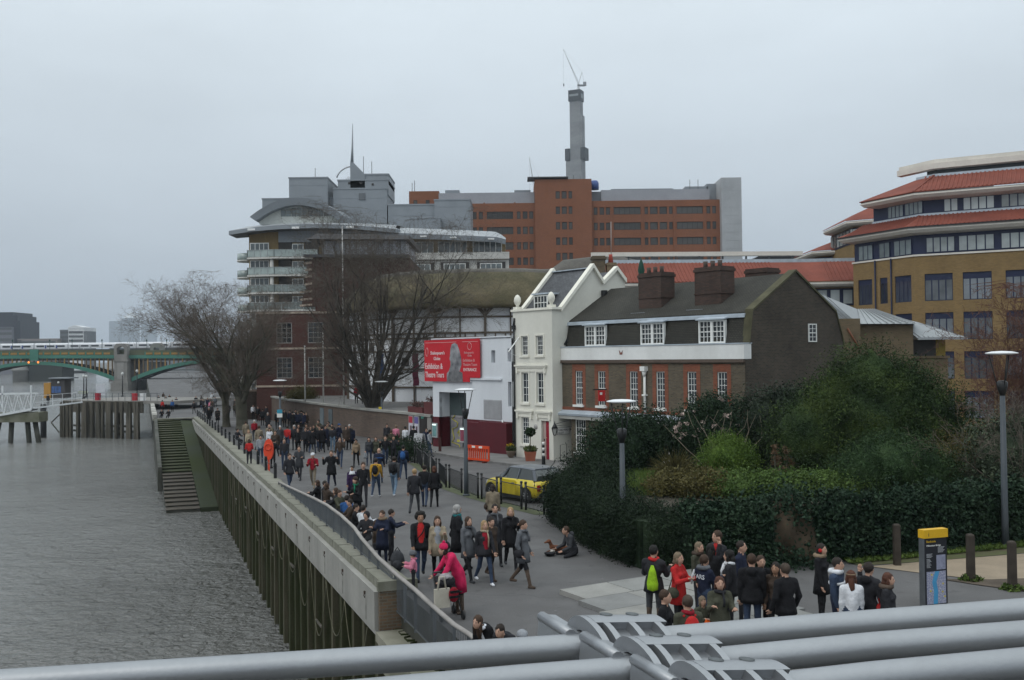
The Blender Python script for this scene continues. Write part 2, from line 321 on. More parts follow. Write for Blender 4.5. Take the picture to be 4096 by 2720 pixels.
# river wall --------------------------------------------------------------------------
rw = thing('river_wall', 'long mossy river wall of sheet piles topped by pale concrete and coping stones', 'river wall', (WX, WY, 0), WA)
pm = MB(); q = [(0, -.42), (.16, -.42), (.22, -.62), (.38, -.62), (.44, -.42), (.6, -.42)]
pm.add([(x, y, z) for z in (-7.2, -.93) for x, y in q], [(i+1, i, i+6, i+7) for i in range(5)])
pmesh = pm.mesh('sheet_pile', pilem)
ftm = [mat('fender_timber%d' % k, c, .9, .35, 1.1, .4, 9, stretch=(3, 3, .3), tint=(.020, .032, .008), var2=.12, spec=.15) for k, c in enumerate(((.060, .054, .036), (.042, .042, .024), (.078, .068, .048)))]
for k in range(3): fb = MB(); fb.box(-.16, .16, -.44, .02, -7.2, -1.1); MATS['ft%d' % k] = fb.mesh('fender_timber', ftm[k])
for i in range(68): s = -8+i*1.62+random.uniform(-.1, .1); link('fender_timber', MATS['ft%d' % random.randrange(3)], rw, (s, random.uniform(-.04, .02), wgz(s)))
for i in range(186):
    s = -8.4+i*.6
    link('sheet_pile', pmesh, rw, (s, random.uniform(-.01, .01), wgz(s)+random.uniform(-.02, .02)))
cp = MB(); cp.box(.015, 4.985, -.45, .06, -.98, -.03); cp.box(.015, 4.985, -.45, .03, -1.12, -.98)
cmesh = cp.mesh('concrete_panel', concrete)
for i in range(20): link('concrete_panel', cmesh, rw, (i*5+.1, 0, wgz(i*5))).rotation_euler = (0, .01172, 0)
rust = mat('rusty_iron', (.06, .045, .035), .8, .3, 6)
bk = MB(); bk.box(-.035, .035, .06, .1, -.30, -.22); bk.tube([(0, .08, -.27), (0, .1, -.34), (0, .07, -.4)], .013, 5); bkm = bk.mesh('mooring_eye', rust)
stn = MB(); stn.box(-.07, .07, .0605, .064, -.95, -.38); stm = stn.mesh('water_stain', mat('water_stain', (.19, .185, .165), .9, .4, 4))
for i in range(30):
    s = 1.2+i*3.1; link('mooring_eye', bkm, rw, (s, 0, wgz(s))); link('water_stain', stm, rw, (s+random.uniform(-.1, .1), 0, wgz(s)))
for k in range(4):
    b = MB(); w = .97; j = random.uniform(-.012, .012)
    b.hexa([(.01, -.86, -.2), (w, -.86, -.2), (w, -.10+j, -.2), (.01, -.10, -.2), (.015, -.85, .2+j), (w-.01, -.85, .2), (w-.01, -.12, .19), (.015, -.12+j, .2)])
    MATS['copm%d' % k] = b.mesh('coping_stone', copingm)
for i in range(102):
    s = i*1.0
    link('coping_stone', MATS['copm%d' % random.randrange(4)], rw, (s, random.uniform(-.012, .012), wgz(s)+random.uniform(-.012, .012)))
endb = brick('pier_brick', (.16, .10, .06), (.10, .075, .05), (.13, .12, .10), .24, .08)
b = MB(); b.box(-.14, -.01, -.98, -.02, -1.02, -.04); b.obj('end_pier', endb, rw)
b = MB(); b.box(-.18, .0, -1.0, .02, -.035, .21); b.obj('end_cap', copingm, rw)
b = MB(); b.box(-10, -.19, -2.6, .1, -1.25, -1.02); b.box(-10, -.19, -.3, .04, -1.9, -1.25); b.obj('ledge_slab', mat('ledge_concrete', (.19, .18, .145), .9, .35, .7, .3, tint=(.09, .095, .06)), rw)
rope = mat('old_rope', (.12, .115, .075), .95, .25, 6)
for i in range(14):
    s = .7+i*3.1; g = wgz(s); dp = random.uniform(1.1, 2.4); b = MB()
    b.tube([(s+3.1*k/12, .12, g-1.05-dp*(1-(2*k/12-1)**2)) for k in range(13)], .013, 5); b.obj('hanging_rope', rope, rw)
    if i % 2 == 0:
        b = MB(); b.bar((s+.9, .12, g-1.0-dp*.82), (s+2.0, .12, g-1.0-dp*.82-.03), .06, .06); b.obj('float_bar', timberdark, rw)
# steps -------------------------------------------------------------------------------
st = thing('river_steps', 'long flight of mossy stone steps running down into the river beside the wall', 'steps', (WX, WY, 0), WA)
SN = 31; s0, s1 = 57.5, 102.0; z0, z1 = -6.0, -1.33
sb = MB(); tr = (s1-s0)/SN; rs = (z1-z0)/SN
sb.box(0, tr+.0, 1.38, 3.9, -2.0, -.05, 0); sb.box(-.06, tr-.02, 1.36, 3.93, -.05, 0, 1)
smesh = [sb.mesh('step', [mossy if k else darkstone, mat('tread_mossy', (.062, .060, .042), .95, .3, .25, .3, tint=(.026, .040, .010), spec=.15) if k else mat('tread_wet', (.075, .065, .053), .9, .25, .8, .3, spec=.2)]) for k in (0, 1)]
for i in range(SN): link('step', smesh[1 if i > 9 else 0], st, (s0+i*tr, random.uniform(-.02, .02), z0+(i+1)*rs+random.uniform(-.015, .015)))
b = MB(); b.hexa([(s0-.4, .0, -7.5), (s1, .0, -7.5), (s1, 1.34, -7.5), (s0-.4, 1.34, -7.5), (s0-.4, .0, z0+.25), (s1, .0, z1+.05), (s1, 1.34, z1+.05), (s0-.4, 1.34, z0+.25)])
b.obj('side_slope', mat('slimy_slope', (.030, .035, .026), .9, .35, .12, .25, 6, tint=(.030, .040, .008), spec=.15), st)
b = MB(); b.hexa([(s0+14, 3.95, -7.5), (s1+2, 3.95, -7.5), (s1+2, 4.3, -7.5), (s0+14, 4.3, -7.5), (s0+14, 3.95, -3.9), (s1+2, 3.95, z1+.35), (s1+2, 4.3, z1+.35), (s0+14, 4.3, -3.9)])
b.obj('outer_string', darkstone, st)
b = MB(); b.box(s1-.5, s1+.6, -.1, 4.4, z1-.1, z1+.16); b.obj('top_kerb', copingm, st)
# stone edging of the promenade beyond the steps
ed = thing('promenade_parapet', 'pale weathered stone parapet along the water beyond the steps', 'parapet', (*wl(103, 4.2)[:2], gz(121)), WA)
for i in range(30):
    b = MB(); h = random.uniform(.45, .62); b.box(i*1.3+.02, i*1.3+1.28, -.2, .25, -.2, h); b.box(i*1.3, i*1.3+1.3, -.25, .3, h, h+.09)
    b.obj('stone_block', mat('pale_stone', (.42, .41, .38), .9, .3, .7, .3, tint=(.22, .21, .19)), ed)
# ================================================================== railing along the coping
RP = [(-11.22, 47.65, .12), (-9.59, 43.17, .33), (-8.24, 39.46, .52), (-7.42, 37.13, .65), (-6.5, 34.65, .74), (-5.58, 32.22, .72), (-4.84, 30.26, .62), (-4.47, 29.17, .5), (-3.7, 27.08, .32), (-3.10, 25.48, .24), (-3.04, 25.4, 1.0), (-2.35, 23.56, 1.0), (-1.77, 21.9, 1.0), (-1.26, 20.5, 1.0), (-.93, 19.8, 1.0), (.3, 16.8, 1.0), (2.0, 12.5, 1.0)]
rl = thing('river_railing', 'dark metal railing with pale timber handrail along the near river wall', 'railing', (0, 0, 0))
def rbase(y): return gz(y)+.2 if y > 25.45 else -.64
top = []
for i in range(len(RP)-1):
    (xa, ya, ha), (xb, yb, hb) = RP[i], RP[i+1]; ln_ = math.hypot(xb-xa, yb-ya); n = max(1, round(ln_/1.2))
    if ln_ < .3: continue
    for k in range(n):
        t0, t1 = k/n, (k+1)/n
        A = (xa+(xb-xa)*t0, ya+(yb-ya)*t0, ha+(hb-ha)*t0); B = (xa+(xb-xa)*t1, ya+(yb-ya)*t1, ha+(hb-ha)*t1)
        za, zb = rbase(A[1]), rbase(B[1]); top.append((A[0], A[1], za+A[2]))
        p = MB(); p.bar((A[0], A[1], za), (A[0], A[1], za+A[2]), .05, .07); p.obj('post', steelrail, rl)
        p = MB(); m_ = int(ln_/n/.085)
        for j in range(1, m_):
            t = j/m_; x = A[0]+(B[0]-A[0])*t; y = A[1]+(B[1]-A[1])*t; zz = za+(zb-za)*t; hh = A[2]+(B[2]-A[2])*t
            p.bar((x, y, zz+.08), (x, y, zz+hh-.06), .013)
        p.bar((A[0], A[1], za+.07), (B[0], B[1], zb+.07), .03, .03); p.bar((A[0], A[1], za+A[2]-.05), (B[0], B[1], zb+B[2]-.05), .03, .03)
        p.obj('bar_panel', steelrail, rl)
top.append((RP[-1][0], RP[-1][1], rbase(RP[-1][1])+RP[-1][2]))
p = MB(); p.tube(top, .058, 10, flat=.75); p.obj('handrail', woodrail, rl)
# short black bollards on the coping further along
bm = MB(); bm.box(-.09, .09, -.07, .07, 0, .72); bm.box(-.075, .075, -.055, .055, .72, .78); bmesh_ = bm.mesh('post', blackpaint)
cap = MB(); cap.box(-.1, .1, -.08, .08, .6, .64); capm = cap.mesh('collar', blackpaint)
ORD = ['nearest', 'second', 'third', 'fourth', 'fifth', 'sixth', 'seventh', 'eighth', 'ninth', 'tenth', 'eleventh', 'twelfth', 'thirteenth', 'fourteenth', 'fifteenth', 'sixteenth', 'seventeenth', 'eighteenth', 'nineteenth', 'twentieth']
for i in range(20):
    s = 26.6+i*4.05; x, y, _ = wl(s, -.72)
    t = thing('bollard', 'short black square bollard on the river coping, %s counted from the railing end' % ORD[i], 'bollard', (x, y, gz(y)+.2), WA, 'black bollards along the river coping')
    link('post', bmesh_, t); link('collar', capm, t)
# thin rail joining the bollards
b = MB(); b.tube([(*wl(26.6+i*4.05, -.72)[:2], gz(wl(26.6+i*4.05, -.72)[1])+.72) for i in range(20)], .018, 5)
tag(b.obj('guard_rail', blackpaint), 'thin black rail strung between the coping bollards', 'rail')
# ================================================================== pavement by the houses
kerb = [(9.5, 44.2), (4.5, 50.9), (.93, 55.84), (-2.0, 60.1), (-4.3, 64.1), (-7.2, 69.7), (-9.5, 75)]
back = [(14, 47), (10, 52), (6, 58), (3, 63), (0, 68), (-3, 74), (-6, 79)]
b = MB(); vs = []; fs = []
for (x, y), (u, v) in zip(kerb, back): vs += [(x, y, gz(y)+.12), (u, v, gz(v)+.12)]
for i in range(len(kerb)-1): fs.append((2*i, 2*i+1, 2*i+3, 2*i+2))
b.add(vs, fs); pav = tag(b.obj('pavement', pavestone), 'grey stone pavement in front of the old houses', kind='structure')
kb = mat('kerb_stone', (.16, .155, .15), .85, .2, 2)
for i in range(len(kerb)-1):
    (xa, ya), (xb, yb) = kerb[i], kerb[i+1]; n = int(math.hypot(xb-xa, yb-ya)/1.2)
    for k in range(n):
        t0, t1 = k/n+.004, (k+1)/n-.004; A = (xa+(xb-xa)*t0, ya+(yb-ya)*t0); B = (xa+(xb-xa)*t1, ya+(yb-ya)*t1)
        p = MB(); p.bar((A[0], A[1], gz(A[1])+.06), (B[0], B[1], gz(B[1])+.06), .16, .14); p.obj('kerb', kb, pav)
# flagstone platform near the camera
A = (1.09, 24.72); ux, uy = .86, .51
pf = tag(link('flagstone_platform', None, None, (A[0], A[1], gz(24)), atan2(uy, ux)), 'raised patch of pale grey flagstones', kind='structure')
slabm = [mat('flagstone%d' % i, c, .85, .16, 1.3, .2, 25) for i, c in enumerate(((.21, .21, .20), (.185, .185, .18), (.235, .23, .215)))]
for r in range(7):
    for c in range(3):
        w = 1.45; d = 1.15; p = MB()
        x0 = c*w-r*.23; y1 = -r*d
        p.hexa([(x0+.006, y1-d+.006, -.02), (x0+w-.006, y1-d+.006, -.02), (x0+w-.006, y1-.006, -.02), (x0+.006, y1-.006, -.02), (x0+.012, y1-d+.012, .11), (x0+w-.012, y1-d+.012, .11), (x0+w-.012, y1-.012, .11), (x0+.012, y1-.012, .11)])
        p.obj('flagstone', slabm[random.randrange(3)], pf, (0, 0, random.uniform(-.004, .004)))
# sandy path, grass strip and bare earth at the right
def sheet(name, pts, dz, m, label):
    b = MB(); b.add([(x, y, gz(y)+dz) for x, y in pts], [tuple(range(len(pts)))])
    return tag(b.obj(name, m), label, kind='structure')
sheet('garden_soil', [(2.6, 38.6), (3.4, 31.2), (4.6, 28.2), (7.8, 28.6), (14.8, 31.6), (30, 36.6), (40, 46), (16, 48.5), (8.5, 47), (3.6, 46.5)], .72, mat('soil', (.05, .042, .03), .95, .3, .8, .4), 'dark garden soil under the shrubs')
sheet('grass_verge', [(9.4, 28.2), (11.5, 28.9), (16, 30.6), (40, 38), (40, 36.2), (16, 29.6), (11.5, 28.2), (9.6, 27.7)], .012, mat('verge', (.06, .075, .025), .95, .3, 1.2, .5, tint=(.09, .075, .045)), 'narrow strip of worn grass under the ivy wall')
sheet('sandy_path', [(9.8, 27.6), (11.5, 28.15), (16, 29.5), (40, 36), (40, 27), (18, 26.2), (12.1, 25.7), (10.9, 26.6)], .016, mat('sandy_gravel', (.27, .215, .155), .95, .12, 1.5, .4, 60), 'sandy gravel path at the right')
sheet('bare_earth', [(11.0, 25.9), (12.3, 25.75), (18, 26.3), (40, 27.2), (40, 21), (15.5, 22.6), (12.9, 23.9), (11.6, 25.2)], .02, mat('bare_earth', (.085, .066, .05), .97, .3, 1.5, .6, 30), 'bare brown earth bed around the timber posts')
# ================================================================== building helpers
def sweep(mb, line, prof, m=0, close=False):
    """line: plan points, outside on the right hand when walking it; prof: (outward offset, z)"""
    n = len(line); P = [Vector((p[0], p[1])) for p in line]; offs = []
    def nrm(a, b): d = (b-a).normalized(); return Vector((d.y, -d.x))
    for i in range(n):
        if i == 0: q = nrm(P[0], P[1])
        elif i == n-1: q = nrm(P[-2], P[-1])
        else:
            a, c = nrm(P[i-1], P[i]), nrm(P[i], P[i+1]); q = (a+c); q = q/(q.length_squared/2) if q.length > .2 else a
        offs.append(q)
    vs = [(P[i].x+offs[i].x*o, P[i].y+offs[i].y*o, z) for i in range(n) for o, z in prof]; k = len(prof)
    fs = [(i*k+j, (i+1)*k+j, (i+1)*k+j+1, i*k+j+1) for i in range(n-1) for j in range(k-1)]
    mb.add(vs, fs, m)
white_sash = mat('white_sash', (.74, .74, .71), .5, .05, 3)
glass = glassmat('dark_glass'); glass2 = glassmat('office_glass', (.10, .12, .125), .12)
# ================================================================== cream house
cream = mat('cream_stucco', (.70, .685, .615), .8, .05, .35, .08, 30, var2=.03, stretch=(1, 1, .3), tint=(.59, .575, .51))
creamcap = mat('cream_coping', (.74, .715, .63), .8, .08, .6)
slate = brick('slate_roof', (.085, .088, .095), (.06, .062, .068), (.03, .03, .032), .28, .2, True, .6, .35)
wh = thing('cream_house', 'narrow cream stuccoed town house with red door and double gable', 'house', (.19, 61.98, 0), FR)
W3 = [(.62, 1.27, 5.89, 7.05), (2.07, 2.72, 5.89, 7.05)]; W2 = [(.62, 1.27, 2.98, 4.82), (2.07, 2.72, 2.98, 4.82)]
hol = W3+W2+[(.55, 1.26, .43, 2.06), (2.45, 3.18, -.42, 1.94)]
b = MB(); b.panel(-.2, 3.57, -.8, 8.62, hol, 0, .13)
side = [(0, -.8), (0, 8.62), (.64, 8.62), (3.29, 11.35), (4.13, 10.35), (5.31, 11.28), (6.1, 10.52), (6.1, -.8)]
def sideface(u, flip):
    vs = [(u, v, z) for v, z in side]; f = [0, 1, 2, 3, 4, 5, 6, 7]
    b.add(vs, [(0, 1, 2, 4, 6, 7), (2, 3, 4), (4, 5, 6)] if flip else [(7, 6, 4, 2, 1, 0), (4, 3, 2), (6, 5, 4)])
sideface(3.57, False); sideface(-.2, True); b.box(-.2, 3.57, 6.1, 6.3, -.8, 9.5); b.obj('wall', cream, wh)
b = MB()
for u0, u1 in ((3.4, 3.75), (-.36, -.02)):
    for (a, za), (c, zc) in zip(side[2:6], side[3:7]):
        b.hexa([(u0, a, za-.12), (u1, a, za-.12), (u1, c, zc-.12), (u0, c, zc-.12), (u0, a, za+.14), (u1, a, za+.14), (u1, c, zc+.14), (u0, c, zc+.14)])
b.box(-.3, 3.72, -.1, .62, 8.6, 8.74); b.obj('gable_coping', creamcap, wh)
b = MB(); b.add([(-.02, .6, 8.5), (3.4, .6, 8.5), (3.4, 3.25, 11.2), (-.02, 3.25, 11.2), (3.4, 4.13, 10.2), (-.02, 4.13, 10.2), (3.4, 5.3, 11.1), (-.02, 5.3, 11.1), (3.4, 6.2, 10.4), (-.02, 6.2, 10.4)], [(0, 1, 2, 3), (3, 2, 4, 5), (5, 4, 6, 7), (7, 6, 8, 9)]); b.obj('roof', slate, wh)
lead = mat('lead_flashing', (.42, .47, .52), .5, .15, 2, metal=.2)
b = MB(); b.bar((-.0, 3.25, 11.22), (3.4, 3.25, 11.22), .34, .06); b.obj('ridge_lead', lead, wh)
dm = thing_d = MB(); dm.box(.8, 2.1, .95, 2.2, 8.6, 9.62, 0); dm.box(.68, 2.22, .8, 2.4, 9.62, 9.72, 1); d_ = dm.obj('dormer', [slate, lead], wh)
win(d_, .8, 8.66, .9, 1.3, .92, 4, 2, .07, .04, white_sash, glass)
for u0, u1, z0, z1 in W3: win(wh, u0, z0, .09, u1-u0, z1-z0, 3, 4, .05, .022, white_sash, glass, True)
for u0, u1, z0, z1 in W2: win(wh, u0, z0, .09, u1-u0, z1-z0, 2, 4, .05, .022, white_sash, glass, True)
win(wh, .55, .43, .09, .71, 1.63, 3, 6, .05, .02, white_sash, glass, True)
for u0, u1, z0, z1 in W3+W2+[(.55, 1.26, .43, 2.06)]:
    b = MB(); b.box(u0-.14, u1+.14, -.1, .02, z0-.14, z0-.02); b.obj('sill', creamcap, wh)
for (u0, u1, z) in ((.05, 3.1, 5.2), (.05, 1.75, 2.42), (1.95, 3.5, 2.42)):
    b = MB(); b.box(u0, u1, -.16, .01, z, z+.1); b.box(u0+.06, u1-.06, -.1, .01, z-.1, z); b.box(u0+.1, u1-.1, -.05, .01, z-.32, z-.1)
    for q in (u0+.12, u1-.26): b.box(q, q+.14, -.12, .01, z-.42, z-.1)
    b.obj('cornice', creamcap, wh)
for u0, u1, z0, z1 in W3+W2:
    b = MB()
    b.box(u0-.12, u0-.02, -.035, .004, z0, z1+.12); b.box(u1+.02, u1+.12, -.035, .004, z0, z1+.12); b.box(u0-.02, u1+.02, -.035, .004, z1+.02, z1+.12); b.obj('architrave', creamcap, wh)
red = mat('red_door', (.30, .012, .03), .35, .08, 2)
b = MB(); b.box(2.75, 3.14, .14, .19, -.42, 1.9); b.box(2.82, 3.07, .12, .14, .1, .8); b.box(2.82, 3.07, .12, .14, 1.0, 1.75); dr = b.obj('door', red, wh)
b = MB(); b.ell((2.82, .11, .92), (.03, .03, .03), 8, 6); b.obj('handle', mat('brass', (.5, .36, .12), .3, .05, 4, metal=.9), dr)
b = MB(); b.box(2.47, 2.73, .135, .18, -.42, 1.92); b.box(2.55, 2.63, .12, .135, .72, .84, 1); b.obj('door_side_panel', [mat('pink_panel', (.42, .32, .29), .6, .05, 2), blackpaint], wh)
dpipe = MB(); dpipe.tube([(-.02, -.08, -.5), (-.02, -.08, 7.5)], .05, 8); dpipe.box(-.14, .1, -.16, 0, 7.5, 7.75); dpipe.tube([(-.02, -.08, 7.75), (-.02, -.02, 8.2)], .07, 8); dpipe.obj('downpipe', blackpaint, wh)
dpipe = MB(); dpipe.box(3.6, 3.85, 4.0, 4.3, 9.5, 9.85); dpipe.tube([(3.68, 4.1, 9.5), (3.68, 1.9, 7.9), (3.66, .9, 6.5)], .06, 8); dpipe.obj('downpipe', blackpaint, wh)
fin = MB(); fin.box(-.2, .2, -.2, .2, 0, .16); fin.lathe([(.12, .16), (.09, .24), (.17, .34), (.23, .52), (.20, .72), (.10, .88), (.001, .93)], 14); fm_ = fin.mesh('finial', creamcap)
link('finial', fm_, wh, (.1, .15, 8.74)); link('finial', fm_, wh, (3.35, .15, 8.74))
b = MB(); b.lathe([(.001, 0), (.16, 0), (.16, .03), (.001, .03)], 16); o = b.obj('plaque', mat('plaque', (.36, .35, .33), .6, .1, 8), wh, (1.95, -.005, 1.55)); o.rotation_euler = (radians(90), 0, 0)
b = MB(); b.bar((.4, 0, 7.0), (1.5, -1.7, 6.1), .05); b.bar((1.5, -1.7, 6.1), (1.5, -.05, 5.4), .015); b.obj('flag_bracket', whitepaint, wh)
# alley sign on the flank
def text(s, size, m, parent, loc, rot=(radians(90), 0, 0), align='LEFT', sx=1.0, ext=.006, name='lettering'):
    c = bpy.data.curves.new('txt', 'FONT'); c.body = s; c.size = size; c.align_x = align; c.extrude = ext; c.resolution_u = 2
    o = bpy.data.objects.new('txt', c); COL.objects.link(o); bpy.context.view_layer.update()
    me = bpy.data.meshes.new_from_object(o.evaluated_get(bpy.context.evaluated_depsgraph_get())); bpy.data.objects.remove(o)
    me.materials.clear(); me.materials.append(m); q = link(name, me, parent, loc); q.rotation_euler = rot; q.scale = (sx, 1, 1); return q
signw = mat('sign_white', (.70, .69, .66), .5, .05, 3); ink = mat('sign_ink', (.05, .05, .05), .5, .05, 3)
b = MB(); b.box(0, .02, 0, .95, 0, .42); b.box(.02, .024, .02, .93, .02, .40, 1); sg = b.obj('alley_sign', [ink, signw], wh, (3.575, .3, 1.12))
text('CARDINAL CAP', .16, ink, sg, (.026, .05, .23), (radians(90), 0, radians(90))); text('ALLEY', .16, ink, sg, (.026, .05, .06), (radians(90), 0, radians(90)))
lan = thing('wall_lantern', 'black iron lantern on a bracket beside the red door', 'lantern', (2.35+.1, 58.6, 1.55)); lan.rotation_euler = (0, 0, FR)
b = MB(); b.bar((1.0, .35, .55), (0, 0, .25), .03); b.bar((1.1, .4, .15), (0, 0, .2), .025); b.obj('bracket', blackpaint, lan)
b = MB(); b.lathe([(.06, -.42), (.1, -.36)], 4); b.lathe([(.26, .02), (.12, .2), (.05, .32), (.001, .45)], 4)
for k in range(4):
    a = pi/2*k; b.bar((.1*cos(a), .1*sin(a), -.38), (.22*cos(a), .22*sin(a), .04), .03)
lb = b.obj('frame', blackpaint, lan); b = MB(); b.lathe([(.085, -.36), (.19, .02)], 4, sm=False); b.obj('pane', glassmat('lantern_glass', (.16, .16, .15)), lb)
# ================================================================== brown brick house
bbrick = brick('brown_stock_brick', (.135, .105, .070), (.085, .068, .048), (.115, .105, .085), nscale=.5, var=.25)
gbrick = brick('gable_brick', (.072, .056, .042), (.045, .038, .031), (.075, .068, .056), nscale=.45, var=.35)
rbrick = brick('red_rubbed_brick', (.25, .080, .045), (.185, .06, .036), (.17, .09, .06), var=.22)
tile = brick('brown_tile', (.050, .047, .039), (.038, .036, .031), (.022, .022, .019), .17, .11, True, .9, .4, .016, nscale=.35)
bh = thing('brick_house', 'long brown brick house with white parapet band, dormers and two tall chimneys', 'house', (2.979, 59.629, 0), FR)
BW = [1.19, 3.13, 5.70, 7.71, 9.93, 11.94]
up = [(u, u+.63, 2.95, 4.92) for u in BW]
gl = [(1.1, 2.0, .15, 2.1), (3.3, 4.4, .15, 2.1), (5.9, 7.0, .15, 2.1), (8.2, 9.3, .15, 2.1), (10.8, 11.9, .15, 2.1)]
b = MB(); b.panel(-.1, 13.7, 2.36, 5.55, up, 0, .12); b.panel(.75, 13.7, -.8, 2.36, gl, 0.02, .12)
b.add([(.75, .02, -.8), (.75, 3, -.8), (.75, 3, 2.36), (.75, .02, 2.36), (-.1, 0, 2.36), (.75, 0, 2.36), (.75, 3, 2.36), (-.1, 3, 2.36)], [(0, 3, 2, 1), (4, 7, 6, 5)]); b.obj('wall', bbrick, bh)
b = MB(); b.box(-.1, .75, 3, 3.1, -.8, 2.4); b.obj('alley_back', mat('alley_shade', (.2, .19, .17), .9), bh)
b = MB(); gab = [(.02, -.8), (.02, 6.33), (.31, 6.34), (.58, 7.95), (4.12, 10.05), (7.6, 8.0), (8.3, 6.29), (8.3, -.8)]
b.prism(gab, 'x', 13.38, 13.72); b.box(-.1, 13.4, 8.0, 8.25, -.8, 6.2); b.obj('gable_wall', gbrick, bh)
b = MB(); b.prism([(.28, 6.36), (.62, 7.92), (4.12, 9.98), (7.55, 7.95), (8.2, 6.3)], 'x', -.1, 13.36); rf = b.obj('roof', tile, bh)
b = MB()
for (a, za), (c, zc) in zip(gab[2:6], gab[3:7]): b.hexa([(13.3, a, za-.02), (13.8, a, za-.02), (13.8, c, zc-.02), (13.3, c, zc-.02), (13.3, a, za+.1), (13.8, a, za+.1), (13.8, c, zc+.1), (13.3, c, zc+.1)])
b.obj('verge', mat('mossy_verge', (.075, .07, .04), .95, .3, 2, .4), rf)
b = MB(); b.box(-.05, 13.35, .5, .74, 7.72, 7.84); b.box(-.05, 13.35, .45, .5, 7.64, 7.8); b.obj('lead_flashing', lead, rf)
stw = mat('painted_band', (.74, .745, .73), .75, .08, .5, stretch=(1, 1, .25), var2=.03, tint=(.60, .60, .58))
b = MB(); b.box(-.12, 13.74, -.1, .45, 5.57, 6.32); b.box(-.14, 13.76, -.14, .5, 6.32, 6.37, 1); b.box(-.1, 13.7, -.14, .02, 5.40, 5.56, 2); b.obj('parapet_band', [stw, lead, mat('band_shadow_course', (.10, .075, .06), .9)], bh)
for u in BW:
    b = MB(); z0, z1 = 2.95, 4.92
    b.box(u-.26, u-.0, -.012, .01, 2.60, z1); b.box(u+.63, u+.89, -.012, .01, 2.60, z1); b.box(u-.26, u+.89, -.012, .01, z1, 5.32); b.obj('red_brick_surround', rbrick, bh)
    b = MB(); b.box(u-.12, u+.75, -.14, .05, 2.82, 2.95); b.obj('sill', white_sash, bh)
    win(bh, u, 2.95, .05, .63, 1.97, 3, 6, .045, .02, white_sash, glass, True)
b = MB(); b.box(-.1, 13.7, -.013, .01, 2.56, 2.8); b.obj('red_band', rbrick, bh)
for u0, u1, z0, z1 in gl:
    win(bh, u0, z0, .06, u1-u0, z1-z0, 4, 4, .06, .024, white_sash, glass, True)
    b = MB(); b.box(u0-.1, u1+.1, -.12, .06, z0-.12, z0); b.obj('sill', white_sash, bh)
b = MB(); b.hexa([(-.3, -.35, 2.3), (13.7, -.35, 2.3), (13.7, 0, 2.3), (-.3, 0, 2.3), (-.3, -.38, 2.42), (13.7, -.38, 2.42), (13.7, 0, 2.62), (-.3, 0, 2.62)], 0); b.box(-.25, 13.7, -.3, 0, 2.1, 2.3, 1); b.obj('shop_cornice', [lead, mat('grey_stone_trim', (.36, .355, .33), .8, .15, 2)], bh)
for u0 in (1.78, 6.34, 10.53):
    b = MB(); b.hexa([(u0+.04, .4, 6.36), (u0+1.7, .4, 6.36), (u0+1.7, 1.6, 6.36), (u0+.04, 1.6, 6.36), (u0+.04, .4, 7.56), (u0+1.7, .4, 7.56), (u0+1.7, 1.6, 7.85), (u0+.04, 1.6, 7.85)], 0); b.hexa([(u0-.08, .1, 7.57), (u0+1.82, .1, 7.57), (u0+1.82, 1.2, 7.78), (u0-.08, 1.2, 7.78), (u0-.08, .1, 7.64), (u0+1.82, .1, 7.64), (u0+1.82, 1.2, 7.85), (u0-.08, 1.2, 7.85)], 1)
    d_ = b.obj('dormer', [tile, lead], bh)
    for k in range(2): win(d_, u0+k*.87, 6.38, .24, .87, 1.18, 3, 4, .08, .024, white_sash, glass, True, .16)
cb = brick('chimney_brick', (.085, .05, .04), (.055, .038, .032), (.05, .042, .036), var=.3)
for u0, v0, w, zt in ((5.0, 1.5, 1.75, 10.45), (9.2, 1.5, 1.8, 10.45), (9.3, 5.6, 1.5, 10.55)):
    b = MB(); b.box(u0, u0+w, v0, v0+1.1, 7.6, zt-.25); b.box(u0-.05, u0+w+.05, v0-.05, v0+1.15, zt-.25, zt-.1); b.box(u0, u0+w, v0, v0+1.1, zt-.1, zt); b.box(u0-.04, u0+w+.04, v0-.04, v0+1.14, zt-1.45, zt-1.4)
    c_ = b.obj('chimney', cb, bh)
    if v0 < 3:
        b = MB(); b.box(u0-.25, u0+w*.5, v0-.42, v0, 8.12, 8.2); b.obj('lead_apron', lead, c_)
        for k in range(3):
            b = MB(); b.lathe([(.13, 0), (.11, .2), (.13, .34)], 10, (u0+.35+k*.5, v0+.5, zt)); b.obj('chimney_pot', mat('chimney_pot', (.09, .07, .06), .9), c_)
b = MB(); b.tube([(6.95, -.1, 2.7), (6.95, -.1, 4.7)], .07, 8); b.box(6.78, 7.12, -.3, 0, 4.95, 5.2); b.lathe([(.07, 4.65), (.15, 4.95)], 8, (6.95, -.12, 0)); b.box(6.83, 7.07, -.22, 0, 3.6, 3.68); b.obj('downpipe', white_sash, bh)
win(bh, 0, 0, 0, .7, .95, 2, 4, .05, .022, white_sash, glass, True).rotation_euler = (0, 0, radians(90))
o = bh.children[-1]; o.location = (13.8, 5.1, 6.4)
b = MB(); b.bar((3.9, -.05, 3.9), (3.9, -1.1, 3.9), .06); b.obj('sign_bracket', blackpaint, bh)
hs = thing('hanging_sign', 'small red hanging sign on a black bracket by the brick house', 'sign', (5.0, 56.0, 3.25), FR+radians(72))
b = MB(); b.box(-.21, .21, -.04, .04, 0, .62); b.obj('board', mat('red_sign', (.42, .02, .02), .4), hs)
b = MB(); b.box(-.12, .02, -.055, .055, .36, .5); b.obj('crest', signw, hs)
for s_ in (-.17, .17):
    b = MB(); b.bar((s_, 0, .6), (s_, 0, .68), .02); b.obj('hook', blackpaint, hs)
